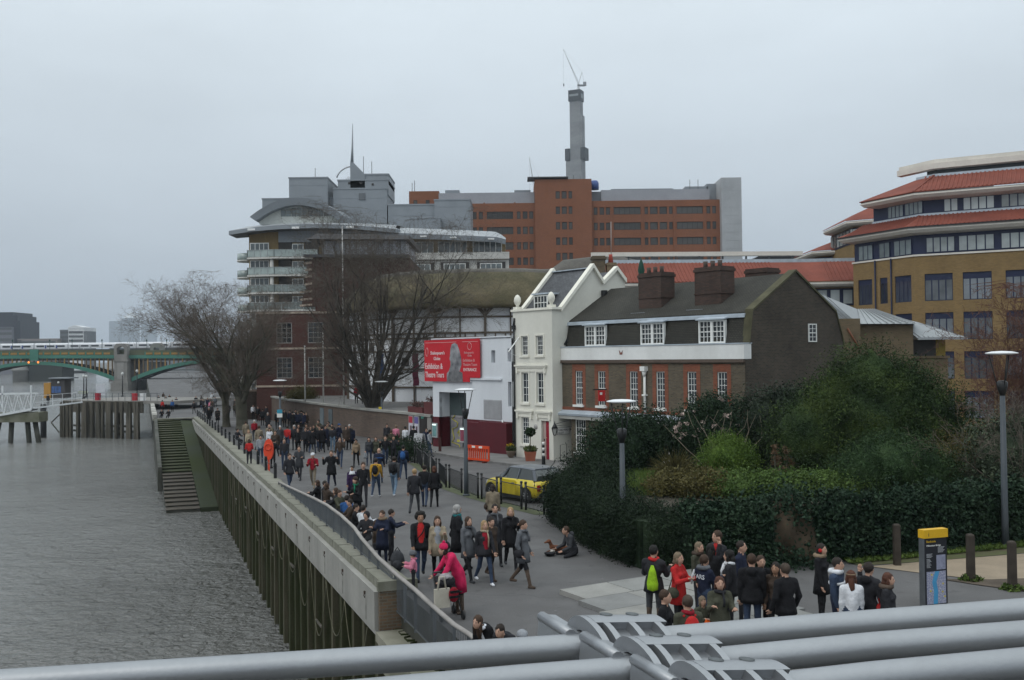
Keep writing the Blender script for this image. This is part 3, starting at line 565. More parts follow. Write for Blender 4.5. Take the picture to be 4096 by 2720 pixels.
b = MB(); b.add([(0, 0, .1), (.16, 0, .25), (.1, 0, 0), (-.1, 0, 0), (-.16, 0, .28), (-.02, 0, .14)], [(0, 3, 2), (0, 2, 1), (0, 5, 4, 3)]); b.obj('wall_bird', mat('rust_red', (.2, .08, .06), .7), bh, (5.15, -.11, 5.85))
# ================================================================== theatre entrance building
gt = thing('theatre_gatehouse', 'white theatre entrance with burgundy base and a big red banner', 'building', (-.04, 63.93, 0), FR)
tw = mat('white_render', (.66, .68, .71), .8, .05, .5, stretch=(1, 1, .3), var2=.02, tint=(.58, .60, .63)); burg = mat('burgundy_paint', (.085, .008, .014), .55, .12, 1.2)
hl = [(-8.4, -5.09, -.9, 3.37), (-2.19, -1.75, 5.43, 6.24), (-.42, -.05, 5.49, 6.33), (-.42, -.05, 2.6, 4.19)]
b = MB(); b.panel(-9.2, 0, 1.6, 7.08, [h if h[2] > 0 else (h[0], h[1], 1.6, h[3]) for h in hl], 0, .25); b.box(-9.2, 0, 3.0, 5, 0, 7.05); b.box(-9.25, .0, -.08, .2, 7.08, 7.16)
b.add([(-9.2, 0, -.9), (-9.2, 5, -.9), (-9.2, 5, 7.08), (-9.2, 0, 7.08)], [(0, 3, 2, 1)]); b.box(-9.2, 0, 0, 5, 7.0, 7.1); b.box(-8.46, -8.4, .02, .9, 1.6, 3.4); b.box(-5.09, -5.0, .02, .9, 1.6, 3.4); b.box(-8.4, -5.09, .03, 1.0, 3.37, 3.5); b.obj('wall', tw, gt)
b = MB(); b.panel(-9.22, 0, -.9, 1.6, [(-8.4, -5.09, -.9, 1.6)], -.02, .28); b.box(-8.46, -8.4, .0, .9, -.9, 1.6); b.box(-5.09, -5.0, .0, .9, -.9, 1.6); b.box(-4.6, 0, -.5, -.02, -.9, 1.45); b.box(-3.0, 0, -.5, -.02, 1.45, 1.55); b.obj('burgundy_base', burg, gt)
b = MB(); b.box(-8.4, -5.09, .9, 1.0, -.9, 3.4); b.obj('porch_door', mat('dark_green_door', (.055, .075, .075), .5), gt)
pd = MB(); pd.box(-8.15, -6.75, .82, .9, -.5, 1.7); pm_ = pd.obj('poster_board', mat('grey_poster', (.24, .23, .24), .6, .2, 3), gt)
yel = mat('yellow_paint', (.55, .50, .05), .6); sq = [(-7.6, 1.7), (-7.95, 1.45), (-7.55, 1.3), (-7.25, 1.2), (-7.35, .9), (-7.9, .75), (-7.85, .4), (-7.7, .1), (-8.0, -.2), (-7.1, -.35), (-6.95, -.7)]
p = MB(); p.tube([(x, 0.79, z) for x, z in sq], .045, 6, flat=.5); p.bar((-7.1, 0.79, .25), (-7.1, 0.79, .62), .07, .03); p.bar((-7.32, 0.79, .45), (-7.1, 0.79, .68), .07, .03); p.bar((-6.88, 0.79, .45), (-7.1, 0.79, .68), .07, .03); p.box(-7.35, -6.9, .78, .8, -.15, .02); p.obj('yellow_river_line', yel, pm_)
for u0, zc in ((-9.14, .65), (-4.98, .58)):
    b = MB(); b.box(u0-.04, u0+.60, -.62 if u0 > -6 else -.12, -.5 if u0 > -6 else -.02, zc-.52, zc+.5); c_ = b.obj('display_case', mat('grey_frame', (.4, .41, .41), .4), gt)
    b = MB(); y = (-.63 if u0 > -6 else -.13); b.box(u0+.03, u0+.53, y, y+.01, zc-.44, zc+.42); b.obj('poster', mat('case_poster%d' % int(zc*100), (.16, .30, .30) if u0 < -6 else (.22, .05, .08), .3, .3, 4), c_)
    b = MB(); b.box(u0+.05, u0+.5, y-.03, y, zc+.34, zc+.42); b.obj('case_lamp', emitmat('case_lamp%d' % int(zc*100), (.85, 1, .95), .9), c_)
b = MB(); b.box(-3.05, -1.1, -.03, .02, 1.7, 2.98)
for k in range(16): b.box(-3.03, -1.12, -.05, -.03, 1.74+k*.076, 1.79+k*.076)
b.obj('roller_shutter', mat('grey_shutter', (.36, .36, .37), .6, .1, 2), gt)
for h in hl[1:]:
    b = MB(); b.box(h[0], h[1], .2, .24, h[2], h[3]); b.obj('window', mat('grey_blind', (.28, .29, .31), .6), gt)
b = MB(); b.box(-4.4, -1.0, -.14, 0, 4.28, 4.4); b.box(-5.09, -4.4, -.14, 0, 4.1, 4.4); b.obj('string_course', tw, gt)
b = MB(); b.tube([(-.95, -.06, -.2), (-.95, -.06, 1.7)], .05, 8); b.obj('downpipe', whitepaint, gt)
bn = thing('red_banner', 'large red theatre banner with white lettering and a grey printed bust', 'banner', (-.04, 63.93, 0), FR)
redb = mat('banner_red', (.50, .012, .022), .6, .06, .8)
b = MB(); b.prism([(-9.95, 4.12), (-4.4, 4.12), (-4.4, 4.42), (-3.2, 4.42), (-3.2, 7.04), (-9.95, 7.04)], 'y', -.2, -.15); b.obj('cloth', redb, bn)
wl_ = mat('banner_white', (.75, .72, .72), .6); pk = mat('banner_pink', (.62, .35, .35), .6)
R9 = (radians(90), 0, 0); Yb = -.206
text("Shakespeare's", .34, wl_, bn, (-9.15, Yb, 6.02), R9, sx=.95); text('Globe', .34, wl_, bn, (-8.75, Yb, 5.62), R9)
text('Exhibition &', .58, wl_, bn, (-9.85, Yb, 5.0), R9, sx=.78); text('Theatre Tours', .58, wl_, bn, (-9.85, Yb, 4.4), R9, sx=.70)
text("Shakespeare's", .2, pk, bn, (-5.0, Yb, 6.05), R9); text('Globe', .2, pk, bn, (-4.6, Yb, 5.85), R9)
text('Exhibition &', .28, pk, bn, (-5.15, Yb, 5.5), R9); text('Theatre Tours', .28, pk, bn, (-5.15, Yb, 5.22), R9); text('ENTRANCE', .3, wl_, bn, (-5.1, Yb, 4.86), R9)
b = MB(); b.tube([(-9.6+.16*cos(a), Yb, 6.2+.3*sin(a)) for a in [k*2*pi/14 for k in range(15)]], .025, 4); b.tube([(-4.35+.24*cos(a), Yb, 6.55+.24*sin(a)) for a in [k*2*pi/14 for k in range(15)]], .02, 4); b.obj('round_emblem', pk, bn)
b = MB(); b.bar((-9.8, Yb, 6.86), (-5.9, Yb, 6.86), .01, .03); b.bar((-5.2, Yb, 6.86), (-3.4, Yb, 6.86), .01, .03); b.obj('pale_line', pk, bn)
bs = [(-7.1, 4.13), (-5.2, 4.13), (-5.2, 4.75), (-5.55, 4.85), (-5.3, 5.3), (-5.35, 5.8), (-5.55, 6.3), (-5.8, 6.7), (-6.1, 6.8), (-6.45, 6.72), (-6.62, 6.4), (-6.68, 5.95), (-6.75, 5.7), (-6.62, 5.5), (-6.65, 5.2), (-6.85, 4.85), (-7.1, 4.7)]
b = MB(); b.prism(bs, 'y', -.213, -.201); b.obj('printed_bust', mat('statue_print', (.24, .24, .25), .7, .5, 2.2, tint=(.09, .09, .10)), bn)
b = MB(); b.prism([(-7.12, 4.125), (-5.15, 4.125), (-5.2, 4.75), (-5.9, 4.95), (-6.8, 4.8)], 'y', -.218, -.214); b.obj('printed_collar', mat('collar_print', (.13, .13, .135), .7, .4, 3), bn)
# ================================================================== round thatched theatre
GX, GY, GR = -2.5, 109.0, 15.4
gb = thing('round_theatre', 'round white half timbered theatre under a mossy thatched roof', 'theatre', (GX, GY, 0))
plaster = mat('lime_plaster', (.74, .755, .78), .85, .06, .4, .1, 10, var2=.02); oak = mat('oak_timber', (.115, .092, .072), .85, .3, 1.5, .3, 12)
def gpt(phi, r, z): return (r*sin(phi), -r*cos(phi), z)
b = MB(); nf = 20
for k in range(nf):
    a0, a1 = 2*pi*k/nf, 2*pi*(k+1)/nf; b.add([gpt(a0, GR, -1.2), gpt(a1, GR, -1.2), gpt(a1, GR, 11), gpt(a0, GR, 11)], [(0, 1, 2, 3)])
b.obj('plaster_wall', plaster, gb)
def beam(A, B, w=.2, t=.14):
    p = MB(); a = Vector(A); c = Vector(B); p.bar(a, c, t, w, up=(0, 0, 1)) if abs((c-a).normalized().z) < .9 else p.bar(a, c, w, t); p.obj('timber', oak, gb)
for k in range(-6, 6):
    a0, a1 = radians(18*k), radians(18*(k+1)); r = GR+.05; mid = (a0+a1)/2; rm = r*cos(radians(9))
    beam(gpt(a0, r, -1), gpt(a0, r, 10.9), .34, .24); beam(gpt(mid, rm, 1), gpt(mid, rm, 10.9), .2)
    for z in (9.6, 8.1, 7.65, 6.4, 4.7, 2.95): beam(gpt(a0, r, z), gpt(a1, r, z), .17)
    for s_ in (1, -1):
        c0 = a0 if s_ > 0 else a1; P = Vector(gpt(c0, r+.02, 9.75)); Q = Vector(gpt(c0+s_*radians(3.6), (r+.02)*.994, 10.85)); beam(P, Q, .3)
    for q in (.2, .4, .6, .8):
        A = Vector(gpt(a0, r, 7.65)).lerp(Vector(gpt(a1, r, 7.65)), q); p = MB(); p.bar(A, A+Vector((0, 0, .45)), .12, .12); p.obj('timber', oak, gb)
    for q, z in ((.3, 5.4), (.72, 3.6), (.3, 6.9)):
        if (k*7+int(z)) % 3: continue
        A = Vector(gpt(a0, r, z)).lerp(Vector(gpt(a1, r, z)), q); p = MB(); p.box(-.36, .36, -.05, .06, -.42, .42); o = p.obj('window', mat('small_dark_window', (.03, .028, .03), .4), gb, A); o.rotation_euler = (0, 0, mid)
thatch = mat('thatch', (.098, .080, .048), .98, .32, .42, .9, 16, tint=(.052, .050, .026), var2=.22); thatch2 = mat('thatch_grey', (.10, .092, .082), .98, .25, .4, .9, 14, tint=(.062, .058, .05), var2=.2)
prof = [(14.6, 10.75), (16.35, 10.35), (16.5, 10.75), (15.6, 11.9), (14.4, 13.1), (13.2, 13.95), (12.3, 14.25), (11.4, 13.9), (10.2, 12.6), (9.3, 11.4), (9.2, 10.9)]
def thatch_ring(prof, n, name, mm):
    b = MB(); rnd = random.Random(3); w = [rnd.uniform(-.05, .05) for _ in range(n)]
    b.add([gpt(2*pi*j/n, r+w[j]+rnd.uniform(-.04, .04), z+w[j]*.7) for r, z in prof for j in range(n)], [(i*n+j, i*n+(j+1) % n, (i+1)*n+(j+1) % n, (i+1)*n+j) for i in range(len(prof)-1) for j in range(n)], 0, True); return b.obj(name, mm, gb)
thatch_ring(prof, 80, 'thatched_roof', thatch); thatch_ring([(13.1, 13.9), (12.9, 14.2), (12.3, 14.42), (11.7, 14.2), (11.4, 13.85)], 80, 'ridge_thatch', thatch2)
b = MB()
for (x0, x1, y0, y1, z0, z1) in ((7, 18.5, 0, 11, 12, 17.2),): 
    nn = 9; vs = []
    for i in range(nn):
        t = i/(nn-1); a = pi*t; w = (y1-y0)/2
        for x, sc in ((x0, .72), (x0+1.5, .93), (x0+5, 1), (x1-4, 1.02), (x1-1.2, .9), (x1, .62)): vs.append((x, (y0+y1)/2-w*cos(a), z0+(z1-z0)*sc*sin(a)**.8 if sin(a) > 0 else z0))
    b.add(vs, [(i*6+j, i*6+j+1, (i+1)*6+j+1, (i+1)*6+j) for i in range(nn-1) for j in range(5)], 0, True); b.add([vs[i*6] for i in range(nn)], [tuple(range(nn))]); b.add([vs[i*6+5] for i in range(nn)], [tuple(range(nn-1, -1, -1))])
b.obj('stage_roof', thatch2, gb)
ch = thing('back_chimney_stack', 'weathered brick chimney stack with pots behind the cream house ridge', 'chimney', (6.6, 72, 8.0))
b = MB(); b.box(-.75, .2, -.4, .4, 0, 5.0); b.box(-.82, .27, -.47, .47, 4.75, 4.9); b.obj('stack', brick('stack_brick', (.14, .10, .06), (.09, .07, .05), (.09, .08, .06)), ch)
b = MB(); b.box(.3, 1.0, -.4, .4, 0, 4.5); b.box(.25, 1.06, -.46, .46, 4.3, 4.42); b.obj('stack', brick('stack_brick2', (.22, .15, .085), (.16, .11, .065), (.14, .12, .09)), ch)
b = MB(); b.lathe([(.2, 0), (.13, .5), (.14, .62)], 10, (.62, 0, 4.5)); b.obj('pot', mat('terracotta_pot', (.38, .07, .05), .8), ch)
b = MB(); b.tube([(.66, 0, 5.1), (.68, 0, 7.5)], .025, 5); b.obj('aerial', mat('aerial', (.35, .33, .32), .6), ch)
b = MB(); b.box(-3.5, -.8, -.4, 2, -3, 2.8); b.obj('party_wall', gbrick, ch)
# ================================================================== terrace wall at the foot of the theatre
tb = brick('terrace_brick', (.15, .105, .082), (.105, .078, .064), (.12, .10, .085), nscale=.5)
TL = [(-5.9, 72.6), (-8.4, 77.2), (-11.9, 82.6), (-15.5, 89.0), (-19.3, 96), (-22.8, 103), (-26, 110), (-28.6, 116.5)]
te = thing('brick_terrace', 'low curving brown brick terrace wall below the round theatre', 'terrace', (0, 0, 0))
b = MB(); sweep(b, TL[::-1], [(0, -1.6), (0, 1.55)]); b.obj('wall', tb, te)
b = MB(); sweep(b, TL[::-1], [(.12, 1.45), (.12, 1.62), (-.4, 1.62)]); b.obj('coping', concrete, te)
b = MB(); b.add([(x, y, 1.57) for x, y in TL]+[(10, 110, 1.57), (8, 76, 1.57)], [(9, 8, 7, 6, 5, 4, 3, 2, 1, 0)]); b.obj('paving', pavestone, te)
def onwall(i, t, z, off=.03):
    (xa, ya), (xb, yb) = TL[i], TL[i+1]; d = Vector((xb-xa, yb-ya)).normalized(); n = Vector((-d.y, d.x))
    if n.x > 0: n = -n
    return Vector((xa+(xb-xa)*t+n.x*off, ya+(yb-ya)*t+n.y*off, z)), atan2(-d.y, -d.x)
def wallpanel(i, t, z, w, h, m, name, off=.05):
    P, rz = onwall(i, t, z, off); b = MB(); b.box(-w/2, w/2, -.03, .05, 0, h); return b.obj(name, m, te, P, rz)
wallpanel(0, .28, -.7, 1.3, 2.1, mat('doorway_dark', (.02, .016, .014), .6), 'doorway'); wallpanel(0, .07, -.7, .7, 2.1, mat('pale_pier', (.25, .235, .22), .8), 'pier')
for t, m in ((.52, 'blue'), (.73, 'red')):
    o = wallpanel(0, t, -.45, .85, 1.85, mat('poster_frame', (.45, .45, .47), .5), 'poster')
    b = MB(); c = (.12, .10, .28) if m == 'blue' else (.40, .02, .04)
    b.box(-.36, .36, -.045, -.03, 1.3, 1.8, 0); b.box(-.36, .36, -.045, -.03, .1, 1.29, 1); b.box(-.1, .25, -.05, -.045, .6, 1.1, 2); b.obj('print', [mat('poster_'+m, c, .5), mat('poster_pale', (.55, .53, .58), .5, .2, 4), mat('poster_dark', (.1, .06, .08), .5)], o)
o = wallpanel(0, .30, 1.28, .5, .22, mat('exit_green', (.10, .42, .33), .5), 'exit_sign'); 
for t in (.3, .62): wallpanel(3, t, -.7, 1.0, 1.9, glassmat('notice_glass', (.10, .12, .13)), 'notice_board')
b = MB(); b.lathe([(2.4, 0), (2.4, 3.3), (2.55, 3.3), (2.55, 3.5), (.01, 3.5)], 28, (-30.2, 119, -1.3)); b.obj('round_corner', tb, te)
b = MB()
for k in range(8): a = pi+pi*k/7; b.bar((-30.2+2.2*cos(a), 119+2.2*sin(a), 2.2), (-30.2+2.2*cos(a), 119+2.2*sin(a), 3.6), .12)
b.lathe([(2.5, 3.6), (2.5, 3.75)], 24, (-30.2, 119, 0)); b.obj('pavilion_frame', mat('cream_frame', (.5, .49, .45), .6), te)
# red flower troughs on the terrace edge
for i, (t, lab) in enumerate(((.12, 'right end of the terrace, by the white gatehouse'), (.72, 'terrace edge above the doorway'))):
    P, rz = onwall(0, t, 1.6, -.5); f = thing('flower_trough', 'dark red plant trough on the %s' % lab, 'planter', P, rz)
    b = MB(); b.box(-1.4, 1.4, -.25, .25, 0, .45 if i else .9); b.obj('trough', mat('trough_red', (.10, .025, .025), .7), f)
    rs_ = np.random.RandomState(i); c = rs_.normal(0, 1, (300, 3))*np.array([.7, .12, .12])+np.array([0, 0, .62 if i else 1.1]); b = MB()
    for q in c: d = rs_.normal(0, .06, (3, 3)); b.add([q+d[0], q+d[1], q+d[2]], [(0, 1, 2)])
    b.obj('plants', foliage('winter_plants', (.05, .03, .025), (.12, .07, .06)), f)
# ================================================================== red brick block with scrolled gable
dr_ = brick('dark_red_brick', (.098, .038, .031), (.072, .030, .026), (.07, .042, .035), nscale=.25, var=.2)
stoneb = mat('stone_band', (.38, .31, .25), .85, .2, 1)
rb = thing('scrolled_brick_block', 'tall dark red brick block with scrolled gable and glazed top beyond the trees', 'building', (0, 118, 0))
b = MB(); b.prism([(-23.3, -1.5), (-23.3, 18), (-12, 17.6), (-12, -1.5)], 'y', 0, 14); b.obj('wall', dr_, rb)
sc_ = [(-23.3, 17.9), (-23.8, 17.4), (-24.3, 16.6), (-24.0, 16.1), (-24.4, 15.3), (-24.3, 14.3), (-24.7, 13.2), (-24.9, 12.0), (-23.3, 12.0)]
b = MB(); b.prism(sc_, 'y', -.25, .8); b.obj('scroll_gable', dr_, rb)
for z in (17.1, 16.3, 15.5, 14.6, 13.7, 12.8, 12.1):
    b = MB(); b.bar((-25.05 if z < 14 else -24.45, -.3, z), (-23.6, -.3, z+.12), .12, .24); b.obj('stone_band', stoneb, rb)
b = MB(); b.box(-22.3, -12.5, .3, 12, 18.0, 19.8); b.obj('clerestory', mat('frosted_glazing', (.34, .36, .40), .35, .35, .8, stretch=(2, 1, .3)), rb)
for k in range(8):
    b = MB(); b.box(-22.3+k*1.3, -22.22+k*1.3, .22, .3, 18.0, 19.8); b.obj('mullion', mat('dark_mullion', (.16, .16, .17), .5), rb)
b = MB(); b.hexa([(-24, -1.3, 19.9), (-12, -1.3, 19.7), (-12, 13, 19.7), (-24, 13, 19.9), (-22.9, -.6, 20.6), (-12, -.6, 20.3), (-12, 12, 20.3), (-22.9, 12, 20.6)]); b.hexa([(-24.4, -1.2, 17.8), (-12, -1.2, 17.6), (-12, 0, 17.6), (-24.4, 0, 17.8), (-24.4, -1.2, 18.1), (-12, -1.2, 17.95), (-12, 0, 17.95), (-24.4, 0, 18.1)]); b.obj('roof', mat('dark_metal_roof', (.045, .045, .05), .6), rb)
b = MB(); b.panel(-29.3, -17.5, -1.5, 11.3, [(-27, -25.2, 7.6, 10), (-23.4, -21.6, 7.6, 10), (-27, -25.2, 3.6, 6.0), (-23.4, -21.6, 3.6, 6.0)], -4, .15); b.box(-29.3, -17.5, -3.7, 0, -1.5, 11.3); b.obj('lower_wing', dr_, rb)
for u in (-27, -23.4):
    for z in (7.6, 3.6):
        win(rb, u, z, -3.95, 1.8, 2.4, 3, 4, .1, .05, mat('grey_sash', (.30, .29, .28), .6), glass)
for z in (11.0, 6.9, 2.6):
    b = MB(); b.box(-29.4, -17.4, -4.08, -4, z, z+.22); b.obj('stone_band', stoneb, rb)

# ================================================================== riverside apartment block
gm = mat('grey_metal_cladding', (.23, .25, .27), .5, .07, .4, metal=.2, var2=.03); gml = mat('pale_metal_roof', (.31, .325, .34), .45, .10, .3, metal=.2, var2=.04); gmd = mat('dark_metal', (.07, .075, .08), .6, .1, .5)
tanp = mat('tan_panel', (.22, .155, .07), .75, .12, .4); plink = mat('pale_block', (.54, .525, .49), .8, .08, .5)
ap = thing('riverside_apartments', 'curved riverside apartment block with glass balconies and overhanging grey metal roof', 'building', (0, 175, 0))
b = MB(); plan = [(-46.9, 14), (-47.6, 6), (-46.4, 1), (-43, -.9), (-38, -1.2), (-30, -.4), (-19.7, .6), (-19.7, 14)]; sweep(b, plan, [(0, -2), (0, 28.3)]); b.obj('wall', tanp, ap)
b = MB(); b.box(-40.6, -33, -1.5, -.3, 26.2, 28.5); b.box(-33, -19.7, -1.0, .4, 20, 28.4); b.obj('grey_infill', gm, ap)
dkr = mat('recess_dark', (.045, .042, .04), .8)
for i in range(9):
    zb = 23.5-i*3.05
    b = MB(); b.prism([(-46.6, .6), (-45.9, -2.3), (-41, -3.1), (-33.5, -2.7), (-33.5, .5)], 'z', zb-.28, zb); s_ = b.obj('balcony', plink, ap)
    b = MB(); sweep(b, [(-46.55, .4), (-45.85, -2.25), (-41, -3.05), (-33.6, -2.65)], [(0, zb+.08), (0, zb+1.25)]); b.obj('glass_balustrade', glassmat('balcony_glass', (.20, .235, .225), .15), s_)
    b = MB(); L_ = [(-46.55, .4), (-45.85, -2.25), (-41, -3.05), (-33.6, -2.65)]
    for (xa, ya), (xb, yb) in zip(L_[:-1], L_[1:]):
        n = max(2, int(math.hypot(xb-xa, yb-ya)/1.1))
        for k in range(n+1): x = xa+(xb-xa)*k/n; y = ya+(yb-ya)*k/n-.04; b.bar((x, y, zb), (x, y, zb+1.3), .07)
        b.bar((xa, ya-.04, zb+1.28), (xb, yb-.04, zb+1.28), .08, .06)
    b.obj('balustrade_frame', mat('grey_frame_metal', (.36, .38, .38), .5), s_)
    win(ap, -45.6, zb+.05, -1.42, 3.3, 2.6, 4, 2, .14, .1, white_sash, glass2); win(ap, -38.2, zb+.05, -1.62, 2.0, 2.35, 2, 1, .14, .1, white_sash, glass2)
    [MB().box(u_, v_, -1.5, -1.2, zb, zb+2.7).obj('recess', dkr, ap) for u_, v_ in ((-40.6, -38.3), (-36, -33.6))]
    b = MB(); b.lathe([(1.9, zb-.25), (1.9, zb)], 16, (-47.2, 3.2, 0)); s2 = b.obj('side_balcony', plink, ap); b = MB(); b.lathe([(1.85, zb), (1.85, zb+1.2)], 16, (-47.2, 3.2, 0)); b.obj('glass_balustrade', glassmat('balcony_glass'), s2)
    if i: b = MB(); b.lathe([(.35, zb), (.35, zb+2.8)], 10, (-41.6, -2.3, 0)); b.obj('column', plink, ap)
def lens(x0, x1, yf, z0, sag, n=24):
    return [(x0+(x1-x0)*k/n, yf-sag*(1-(2*k/n-1)**2)) for k in range(n+1)]
b = MB(); fr_ = lens(-49.4, -19.3, -1, 0, 4); n = len(fr_)
def zc(k, base): return base+.55*(1-(2*k/(n-1)-.95)**2)
vs = []
for k, (x, y) in enumerate(fr_): vs += [(x, y, zc(k, 27.6)), (x, y, zc(k, 28.3)), (x+(-34.3-x)*.06, y+1.2, zc(k, 28.7)), (x+(-34.3-x)*.1, 6, zc(k, 30.0)), (x, 14, zc(k, 30.3))]
b.add(vs, [(k*5+j, (k+1)*5+j, (k+1)*5+j+1, k*5+j+1) for k in range(n-1) for j in range(4)], 0); b.add([v for k in range(n) for v in (vs[k*5], (vs[k*5][0], 4, vs[k*5][2]))], [(2*k, 2*k+1, 2*k+3, 2*k+2) for k in range(n-1)], 1)
b.m = [(0 if (i % 4) == 0 else 2) if i < 4*(n-1) else 1 for i in range(len(b.f))]; rf_ = b.obj('roof', [gm, gmd, gml], ap)
for x in (-45.5, -37.5, -28.2):
    b = MB(); b.box(x, x+1.3, -4.95 if x > -45 else -3.35, -4.6 if x > -45 else -3.0, 28.1, 28.45); b.obj('soffit_lamp', whitepaint, rf_)
arc = [(-45.6+16.4*k/20, 30.6+3.3*(1-(2*k/20-1)**2)) for k in range(21)]; arc2 = [(-44.6+14.4*k/20, 30.0+2.75*(1-(2*k/20-1)**2)) for k in range(21)]
b = MB(); vs = [p for k in range(21) for p in ((arc2[k][0], -1.2, arc2[k][1]), (arc[k][0], -1.5, arc[k][1]+.1), (arc[k][0], 9, arc[k][1]+.9), (arc2[k][0], 1.0, arc2[k][1]))]
b.add(vs, [(k*4+j, (k+1)*4+j, (k+1)*4+(j+1) % 4, k*4+(j+1) % 4) for k in range(20) for j in (0, 1, 3)]); b.obj('arched_dormer', gm, ap)
b = MB(); b.prism([(-44.3, 29.6)]+arc2+[(-30.2, 29.6)], 'y', .6, 1.0); b.obj('dormer_wall', mat('white_block', (.62, .64, .60), .7, .06, 1), ap)
for k in range(9):
    x = -40.6+k*.95; b = MB(); hh = 31.2+1.25*(1-((x+36.9)/7)**2); b.box(x, x+.85, .5, .58, 31.0, hh+.1); b.obj('window', glass2, ap)
for (x0, x1, y0, y1, z0, z1) in ((-47.5, -33, 15, 24, 29, 36.6), (-41.9, -34.6, 13, 24, 29, 40.2), (-33.7, -23.5, 14, 26, 29, 38.2), (-33, -23.3, 15, 25, 37, 40.0), (-27.9, -23.3, 15.2, 25, 39, 41.1), (-23.3, -14, 14, 30, 28, 35.0), (-14.4, -7.6, 13, 26, 27, 35.7), (-18.5, -13, 8, 14, 28, 31.6)):
    b = MB(); b.box(x0, x1, y0, y1, z0, z1); b.box(x0-.1, x1+.1, y0-.1, y1+.1, z1-.25, z1+.02)
    zz = z0+2.4
    while zz < z1-.6: b.box(x0-.01, x1+.01, y0-.03, y0, zz, zz+.06); zz += 2.4
    b.obj('roof_block', gm, ap)
b = MB(); b.prism([(-30.6, 38), (-30.6, 43.3), (-30.0, 43.3), (-27.8, 41.0), (-27.8, 38)], 'y', 15, 17); b.tube([(-30.4, 16, 43.2), (-30.3, 16, 46), (-30.2, 16, 51)], [.35, .2, .05], 6); b.obj('roof_fin', gm, ap)
b = MB(); b.tube([(-30.2-3.2*sin(a), 15.4, 42.6-3.0+3.0*cos(a)) for a in [k*.16 for k in range(9)]], .14, 5)
for k in range(4): b.bar((-33.9+k*.2, 15, 37.6), (-31.0+k*.4, 15.5, 40.6), .08)
b.obj('roof_arc', gml, ap)
for u, z in ((-31, 39.3), (-28.8, 39.3), (-26.5, 39.0)):
    b = MB(); b.box(u, u+.4, 14.9, 15.0, z-.2, z+.2); b.obj('vent_window', dkr, ap)
b = MB(); b.box(-28.8, -27.6, 13.85, 14.0, 35.9, 37.2); b.obj('window', mat('louvre', (.12, .13, .14), .5), ap)
for x, h in ((-28.2, 3.6), (-26.6, 2.6), (-37.5, 1.5)):
    b = MB(); b.tube([(x, 16, 39.8), (x, 16, 41+h)], .06, 5); b.obj('aerial', gmd, ap)
# wing
b = MB(); b.box(-19.6, -.4, .6, 14, -2, 22.9); b.obj('wing_wall', plink, ap)
b = MB(); b.box(-19.6, -.3, -.2, 1, 23.0, 24.2); b.obj('wing_parapet', plink, ap)
b = MB(); b.box(-19.6, -1.0, 2.2, 12, 24, 27.2); b.obj('penthouse_wall', tanp, ap)
for u in (-19, -13, -6.8):
    win(ap, u, 24.3, 2.1, 5.2, 2.1, 5, 1, .12, .14, white_sash, glass2)
for z in (19.9, 16.8, 13.7):
    for u in (-18.6, -12.4, -6.0): 
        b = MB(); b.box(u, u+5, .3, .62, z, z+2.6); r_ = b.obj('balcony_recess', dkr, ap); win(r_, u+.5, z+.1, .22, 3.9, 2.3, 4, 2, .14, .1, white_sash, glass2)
    b = MB(); b.box(-19.6, -.3, -.25, .6, z-.5, z-.02); b.obj('floor_band', plink, ap)
rp = [(-.4, 26.7), (-.5, 27.6), (2.5, 28.9), (7, 29.0), (12, 28.4)]
b = MB(); vs = []
for k in range(23):
    x = -19.6+k*.85; e = max(0, (x+3.2)/2.6); dz = -1.4*max(0, e)**2 if e > 0 else 0
    for j, (y, z) in enumerate(rp): vs.append((x, y-1.0, z+(dz*(.35 if j < 2 else 1))-.045*k))
b.add(vs, [(k*5+j, (k+1)*5+j, (k+1)*5+j+1, k*5+j+1) for k in range(22) for j in range(4)]); b.m = [0 if i % 4 == 0 else 1 for i in range(len(b.f))]; r2 = b.obj('barrel_roof', [gm, gml], ap)
b = MB()
for k in range(0, 46):
    x = -19.5+k*.4; 
    if x < -3: b.bar((x, -.0, 28.0-.053*k*.42), (x, 6, 29.03-.053*k*.42), .05, .05)
b.obj('standing_seams', gml, r2)
for x in (-15.8, -10.6, -4.0):
    b = MB(); b.box(x, x+1.1, -1.62, -1.4, 27.0-.05*(x+19.6), 27.25-.05*(x+19.6)); b.obj('soffit_lamp', whitepaint, r2)
# ================================================================== big orange brown brick office
ob_ = brick('orange_brown_brick', (.26, .098, .048), (.20, .078, .042), (.17, .085, .055), .24, .08, nscale=.12, var=.12, bumps=.1)
bo = thing('brown_office_block', 'big orange brown brick office block with rows of dark windows on the skyline', 'building', (0, 240, 0))
pit = 3.72; rows = [43.6-pit*i for i in range(5)]
def colx(z6): return 5.9+(z6-497)*.02896
def row_openings(cols, rws, zh=1.8): return [(colx(a), colx(c), z, z+zh) for a, c in cols for z in rws]
towc = [(670, 705), (720, 762), (778, 808)]; rc = [(988, 1020), (1037, 1075), (1090, 1125), (1155, 1380), (1412, 1442), (1458, 1522), (1537, 1600), (1617, 1647), (1680, 1900), (1930, 1962), (1978, 2010)]; lc = [(347, 377), (395, 435), (450, 482), (95, 315), (28, 62), (-20, 10), (-300, -90)]
h1 = row_openings(towc, rows); h2 = row_openings(rc, [r_-.15 for r_ in rows[1:]]); h3 = row_openings(lc, [r_-.9 for r_ in rows[1:]])
b = MB(); b.panel(5.9, 19.6, -2, 48.3, h1, -1.0, .3); b.box(5.9, 19.6, -.6, 12, -2, 48.2); b.obj('stair_tower', ob_, bo)
b = MB(); b.panel(19.6, 51, -2, 43.1, h2, 0, .35); b.box(19.6, 51, .45, 16, -2, 43); b.obj('right_wing', ob_, bo)
